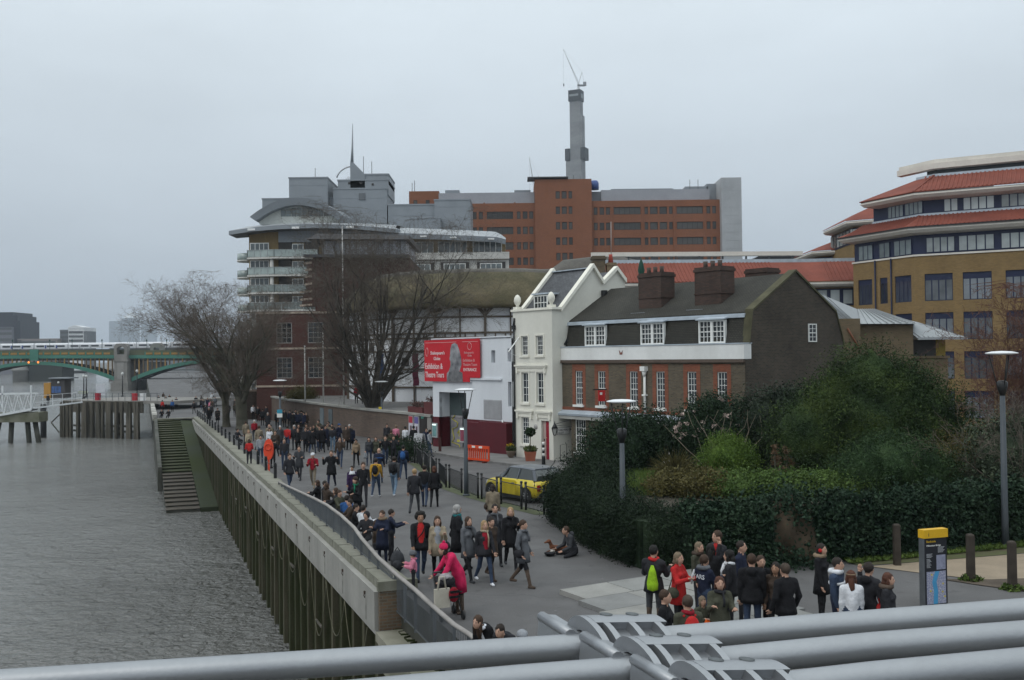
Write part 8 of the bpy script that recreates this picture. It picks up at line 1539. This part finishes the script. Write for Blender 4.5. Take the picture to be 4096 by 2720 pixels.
for x, y, c, w in ((-13.8, 92, 'dark', 'in dark coat by the theatre wall'), (-12.8, 92.4, 'white', 'in white top by the theatre wall'), (-14.6, 93, 'crimson', 'in dark red by the theatre wall')): PP('person on the terrace %s' % w, x, y, 1.7, 0, c, 'dark', pose='stand', z=1.57)
rc_ = random.Random(99)
def knot(n, pts, label, grp):
    pos = sorted([(q[0]+rc_.uniform(-q[2], q[2]), q[1]+rc_.uniform(-q[3], q[3])) for q in [pts[i % len(pts)] for i in range(n)]], key=lambda p: p[0]/p[1])
    for i, (x, y) in enumerate(pos):
        PP('%s from the left of %s' % (ORD[i].replace('nearest', 'first'), label), x, y, rc_.uniform(1.6, 1.84), rc_.choice((0, 10, -15, 175, 190, 30, 165)), rc_.choice(('black', 'dark', 'black', 'navy', 'char', 'brown', 'dark', 'olive')), rc_.choice(('black', 'dark', 'jeans', 'black')), 'black', rc_.choice(('dark', 'brown', 'black', 'grey', 'ash')), rc_.choice(('short', 'short', 'bob')), rc_.choice(('walk', 'stand', 'walk')), coat=rc_.choice((None, 'thigh', 'hip', 'knee')), ph=rc_.choice((1, -1)), group=grp)
knot(16, [(-15.2, 74.5, 2.6, 2.6), (-13.2, 70.5, 1.8, 1.6)], 'the crowd between the far lamp and bare tree', 'crowd between the far lamp and the tree')
knot(10, [(-21.2, 96.5, 1.8, 4.0)], 'the dark figures standing tight against the terrace wall', 'crowd against the terrace wall')
knot(14, [(-42.5, 141, 3.5, 7), (-47, 156, 3.5, 8)], 'the tiny dark figures beyond the river steps', 'crowd beyond the river steps')
knot(7, [(-35.5, 124, 2.0, 5)], 'the small dark figures under the left bare trees', 'crowd under the left bare trees')
# ---- beggar and dog
PP('person in hooded grey jacket sitting cross legged by the hedge', 1.78, 29.8, 1.70, -70, 'char', 'dark', 'char', 'brown', 'short', 'cross', arms='lap', lean=22, extras=[('hood', 'char')])
# ---- group at the right
PP('person with a lime drawstring bag and red collar standing by the hedge corner', 2.95, 21.2, 1.78, 150, 'dark', 'char', 'boots', 'black', 'short', 'stand', coat='hip', arms='front', extras=[('gymsack', 'lime'), ('scarf', 'red')])
PP('blonde woman in red jacket holding a bag strap', 3.42, 20.9, 1.68, 50, 'red', 'black', 'black', 'ash', 'bob', 'stand', fem=True, coat='thigh', arms='front', extras=[('bag', 'olive', 'r')])
PP('girl with long fair hair behind the navy sports jacket', 4.1, 22.2, 1.66, 40, 'olive', 'dark', 'black', 'ash', 'long', 'stand', fem=True, extras=[('fur', 'brown')])
PP('dark haired girl seen from behind in the talking group', 4.3, 21.9, 1.68, 160, 'black', 'dark', 'black', 'black', 'long', 'stand', fem=True)
PP('tall young man with red T shirt under a dark jacket', 4.58, 22.5, 1.86, -65, 'dark', 'jeans', 'black', 'brown', 'short', 'stand', inner='red', arms='phone')
yj = PP('girl in navy sports jacket with white sleeve stripe', 3.91, 20.6, 1.68, 130, 'navy', 'jeans', 'white', 'brown', 'pony', 'stand', fem=True, arms='front', extras=[('fur', 'grey')])
text('YARS', .13, cl('white'), yj, (.17, .163, 1.24), (radians(90), 0, radians(180)), ext=.004); b = MB(); b.tube([(.21, .06, 1.38), (.275, .07, 1.2), (.29, .06, 1.08)], .022, 6); b.obj('sleeve_stripe', cl('white'), yj)
PP('dark haired girl with knitted white scarf in the talking group', 4.5, 20.9, 1.72, -120, 'dark', 'dark', 'black', 'black', 'bob', 'stand', fem=True, coat='hip', extras=[('scarf', 'white')])
PP('young man in dark coat looking right at the back of the group', 4.92, 21.7, 1.76, 60, 'navy', 'dark', 'black', 'dark', 'short', 'stand')
PP('man in black padded jacket with his back turned', 4.77, 20.1, 1.78, 165, 'black', 'jeans', 'black', 'brown', 'short', 'stand', build=1.15, coat='hip', extras=[('hood', 'black')])
PP('smiling girl with tied hair and dark scarf', 5.04, 20.45, 1.68, 5, 'black', 'black', 'black', 'brown', 'short', 'stand', fem=True, extras=[('scarf', 'black')])
PP('dark haired girl touching her face in the group', 5.24, 20.05, 1.62, -30, 'brown', 'black', 'black', 'dark', 'long', 'stand', fem=True, arms='phone', skin='t')
PP('short haired man in black jacket seen from behind', 5.2, 19.2, 1.76, 200, 'black', 'jeans', 'black', 'short', 'short', 'stand', arms='pocket', build=1.1, coat='hip')
PP('short haired woman in black jacket holding a paper cup', 2.62, 17.5, 1.66, 70, 'black', 'black', 'black', 'brown', 'short', 'stand', fem=True, arms='hold')
PP('man in olive jacket with a small red backpack', 2.9, 16.8, 1.72, 190, 'olive', 'dark', 'black', 'short', 'short', 'stand', extras=[('pack', 'red'), ('scarf', 'crimson')])
PP('woman in grey green coat looking up at the viewer', 3.8, 18.55, 1.66, 0, 'olive', 'olive', 'boots', 'auburn', 'bob', 'stand', fem=True, coat='knee', arms='front', build=1.15, extras=[('scarf', 'dark')])
PP('child with an orange bag beside the grey green coat', 3.52, 18.8, 1.25, 30, 'olive', 'navy', 'black', 'ash', 'bob', 'stand', arms='front', extras=[('plasbag', 'orange')])
PP('girl with red and white ear muffs and fur collar', 6.63, 21.6, 1.70, 50, 'black', 'black', 'white', 'dark', 'long', 'stand', fem=True, coat='thigh', extras=[('muffs', 'red'), ('fur', 'tan')])
PP('young man in blue and white striped jacket', 6.33, 19.6, 1.78, 50, 'jeans', 'navy', 'white', 'dark', 'short', 'stand', extras=[('stripe', 'white'), ('fur', 'white')])
PP('girl in white top with long auburn hair and head band, back turned', 6.38, 18.95, 1.66, 170, 'white', 'jeans', 'black', 'auburn', 'long', 'stand', fem=True, extras=[('band', 'tan')])
PP('person in black hooded jacket with a red bag', 6.8, 19.2, 1.76, 130, 'dark', 'dark', 'black', 'dark', 'short', 'stand', arms='phone', extras=[('hood', 'black'), ('bag', 'red', 'r')])
PP('woman in dark jacket with brown fur collar', 6.98, 18.7, 1.66, 60, 'dark', 'dark', 'black', 'auburn', 'bob', 'stand', fem=True, build=1.15, extras=[('fur', 'boot')])
# ---- people leaning over or sitting along the railing
PP('brown haired woman leaning over the near railing', -.45, 18.6, 1.66, -35, 'black', 'dark', 'black', 'brown', 'long', 'stand', fem=True, lean=38, arms='front', z=-.42, extras=[('scarf', 'white')])
PP('dark haired person leaning on the near railing', -.08, 18.3, 1.60, -30, 'dark', 'dark', 'black', 'dark', 'short', 'stand', lean=38, arms='front', z=-.45)
PP('person in grey knitted hat with fur hood by the near railing', .22, 17.9, 1.5, -20, 'grey', 'dark', 'black', 'dark', 'short', 'stand', lean=30, arms='front', z=-.45, extras=[('hat', 'lgrey'), ('fur', 'tan')])
SE = [(-8.1, 41.2, 'black', 'brown', 'bob', 0), (-7.75, 40.9, 'dark', 'dark', 'short', 0), (-7.5, 40.0, 'brown', 'brown', 'bob', 60), (-6.85, 38.4, 'dark', 'brown', 'bob', 10), (-6.6, 37.7, 'olive', 'brown', 'short', -20), (-6.05, 36.1, 'blue', 'dark', 'short', 90), (-5.75, 35.0, 'brown', 'dark', 'short', 30), (-5.35, 33.7, 'black', 'dark', 'short', 10), (-5.05, 33.4, 'white', 'dark', 'short', 70), (-4.72, 31.9, 'dark', 'black', 'short', 80), (-4.15, 30.1, 'brown', 'brown', 'bob', 10)]
for i, (x, y, c, hr_, hs_, f) in enumerate(SE): PP('%s of the people sitting in a row behind the railing, counted from the far end' % ORD[i].replace('nearest', 'first'), x, y, 1.7, f+(-100 if i % 3 == 0 else 80), c, 'dark', 'black', hr_, hs_, 'sit', arms='lap', z=gz(y)-.16, extras=[('hoodup', 'dark')] if i == 9 else [], group='people sitting along the railing')
PP('woman in navy coat with fur collar standing at the railing', -3.78, 28.6, 1.55, -20, 'navy', 'navy', 'black', 'brown', 'short', 'stand', fem=True, coat='knee', arms='front', extras=[('fur', 'tan')])
PP('dark haired person beside the navy coat at the railing', -3.6, 29.2, 1.5, 100, 'navy', 'dark', 'black', 'dark', 'short', 'stand', arms='hug', extras=[('pack', 'char')])
# ---- things with the people
cup = thing('paper_cup', 'white paper cup held by the woman in the black jacket', 'cup', (2.98, 17.28, .98)); b = MB(); b.lathe([(.03, 0), (.042, .1)], 12); b.obj('body', mat('cup_brown', (.35, .22, .12), .7), cup); b = MB(); b.lathe([(.045, .1), (.045, .115), (.03, .125), (.001, .125)], 12); b.obj('lid', signw, cup)
pc = thing('pushchair', 'dark pushchair hung with bags in front of the pink coat', 'pushchair', (-1.52, 22.5, gz(22.3)), radians(25))
b = MB(); [b.tube([(s_*.24, .3, .98), (s_*.24, .12, .62), (s_*.24, -.28, .1)], .016, 6) for s_ in (-1, 1)]; [b.tube([(s_*.24, -.25, .62), (s_*.24, .1, .5), (s_*.24, .3, .1)], .016, 6) for s_ in (-1, 1)]; b.tube([(-.24, .3, .98), (.24, .3, .98)], .022, 6); b.obj('frame', blackpaint, pc)
b = MB(); b.hexa([(-.2, -.22, .42), (.2, -.22, .42), (.2, .15, .35), (-.2, .15, .35), (-.2, -.22, .5), (.2, -.22, .5), (.22, .28, .9), (-.22, .28, .9)]); b.obj('seat', cl('dark'), pc); b = MB(); b.ell((0, .05, .82), (.2, .2, .15), 12, 8); b.obj('canopy', cl('dark'), pc); b = MB(); b.ell((-.03, .0, .93), (.16, .15, .07), 10, 6); b.v = [(p[0]+random.uniform(-.03, .03), p[1]+random.uniform(-.03, .03), p[2]+random.uniform(-.02, .02)) for p in b.v]; b.obj('rain_cover', mat('clear_plastic', (.26, .24, .25), .25, .5, 9), pc)
for s_ in (-1, 1):
    for yy in (-.28, .3):
        b = MB(); b.lathe([(.07, -.025), (.1, -.02), (.1, .02), (.07, .025)], 14); w_ = b.obj('wheel', blackpaint, pc, (s_*.26, yy, .1)); w_.rotation_euler = (0, radians(90), 0); b = MB(); b.lathe([(.001, -.01), (.07, -.012), (.07, .012), (.001, .01)], 12); b.obj('hub', mat('hub_grey', (.3, .3, .31), .5), w_)
tb_ = thing('tote_bag', 'pale canvas tote bag hanging on the pushchair handle', 'bag', (-1.62, 22.12, .3), radians(25)); b = MB(); b.hexa([(-.17, -.05, 0), (.17, -.05, 0), (.17, .05, 0), (-.17, .05, 0), (-.18, -.03, .42), (.18, -.03, .42), (.18, .03, .42), (-.18, .03, .42)]); b.obj('sack', mat('canvas', (.40, .37, .31), .9, .1, 5), tb_); b = MB(); [b.tube([(-.1, q, .4), (-.05, q, .68), (.05, q, .68), (.1, q, .4)], .012, 5) for q in (-.03, .03)]; b.obj('handles', mat('canvas', (.4, .37, .31)), tb_)
rk = thing('striped_rucksack', 'crimson and black rucksack hanging on the pushchair', 'rucksack', (-1.36, 22.18, .40), radians(25)); b = MB(); b.ell((0, 0, .17), (.12, .08, .17), 12, 8); b.obj('body', cl('crimson'), rk); b = MB(); b.box(-.125, .125, -.09, -.05, .11, .16); b.box(-.11, .11, -.085, -.05, .22, .27); b.obj('straps', cl('black'), rk)
bp2 = thing('dropped_rucksack', 'charcoal rucksack on the ground behind the near railing', 'rucksack', (-3.25, 27.7, gz(27.7))); b = MB(); b.ell((0, 0, .3), (.2, .16, .3), 12, 8); b.ell((0, -.13, .22), (.13, .08, .14), 10, 6); b.obj('body', cl('char'), bp2); b = MB(); b.tube([(-.08, .0, .56), (0, 0, .68), (.08, 0, .56)], .015, 5); b.obj('loop', cl('black'), bp2)
hb = thing('begging_hat', 'upturned black hat on the ground in front of the seated person', 'hat', (1.05, 29.75, gz(29.7))); b = MB(); b.lathe([(.001, .02), (.1, .02), (.12, .1), (.17, .1), (.17, .085), (.11, .0), (.001, .0)], 14); b.obj('felt', cl('black'), hb); b = MB(); b.lathe([(.122, .07), (.126, .07), (.126, .095), (.122, .095)], 14); b.obj('band', cl('dark'), hb)
# small brown dog lying beside the seated person
dg = thing('dog', 'small brown dog with a white bib lying by the seated person', 'dog', (1.28, 30.15, gz(30.1)), radians(-75)); dp = [('c', (0, .28, .13), (0, -.02, .15), .085, .10, 0), ('c', (0, -.02, .15), (0, -.16, .20), .10, .075, 0), ('e', (0, -.14, .14), (.065, .07, .08), 0, 0, 1), ('c', (0, -.16, .22), (0, -.22, .34), .06, .05, 0), ('e', (0, -.25, .38), (.062, .07, .06), 0, 0, 0), ('c', (0, -.29, .37), (0, -.38, .345), .035, .025, 0), ('c', (.06, -.12, .1), (.07, -.3, .04), .035, .026, 1), ('c', (-.06, -.12, .1), (-.07, -.3, .04), .035, .026, 0), ('c', (.09, .25, .1), (.13, .08, .05), .055, .03, 0), ('c', (-.09, .25, .1), (-.13, .08, .05), .055, .03, 0), ('c', (0, .33, .1), (.1, .5, .04), .026, .014, 0), ('c', (.05, -.22, .41), (.085, -.2, .36), .022, .014, 0), ('c', (-.05, -.22, .41), (-.085, -.2, .36), .022, .014, 0)]
V, F, MI = sdf_mesh([(k, np.array(a, float), np.array(b_, float), r0, r1, m) for k, a, b_, r0, r1, m in dp], .014, .02); link('body', np_mesh('body', V, F, [mat('dog_brown', (.13, .05, .025), .9, .3, 8), mat('dog_white', (.5, .47, .43), .9, .1, 8)], True, MI), dg)
# ================================================================== damp air
b = MB(); b.box(-3600, 1000, -120, 6300, -10, 322)
hz = b.obj('haze', []); tag(hz, 'thin damp haze over the river', kind='stuff')
hm = bpy.data.materials.new('haze'); hm.use_nodes = True; t_ = hm.node_tree; t_.nodes.clear(); o_ = t_.nodes.new('ShaderNodeOutputMaterial'); v_ = t_.nodes.new('ShaderNodeVolumePrincipled')
v_.inputs['Color'].default_value = (.80, .88, .97, 1); v_.inputs['Density'].default_value = .00016; v_.inputs['Anisotropy'].default_value = .2
t_.links.new(v_.outputs[0], o_.inputs['Volume']); hz.data.materials.append(hm); hz.display_type = 'WIRE'
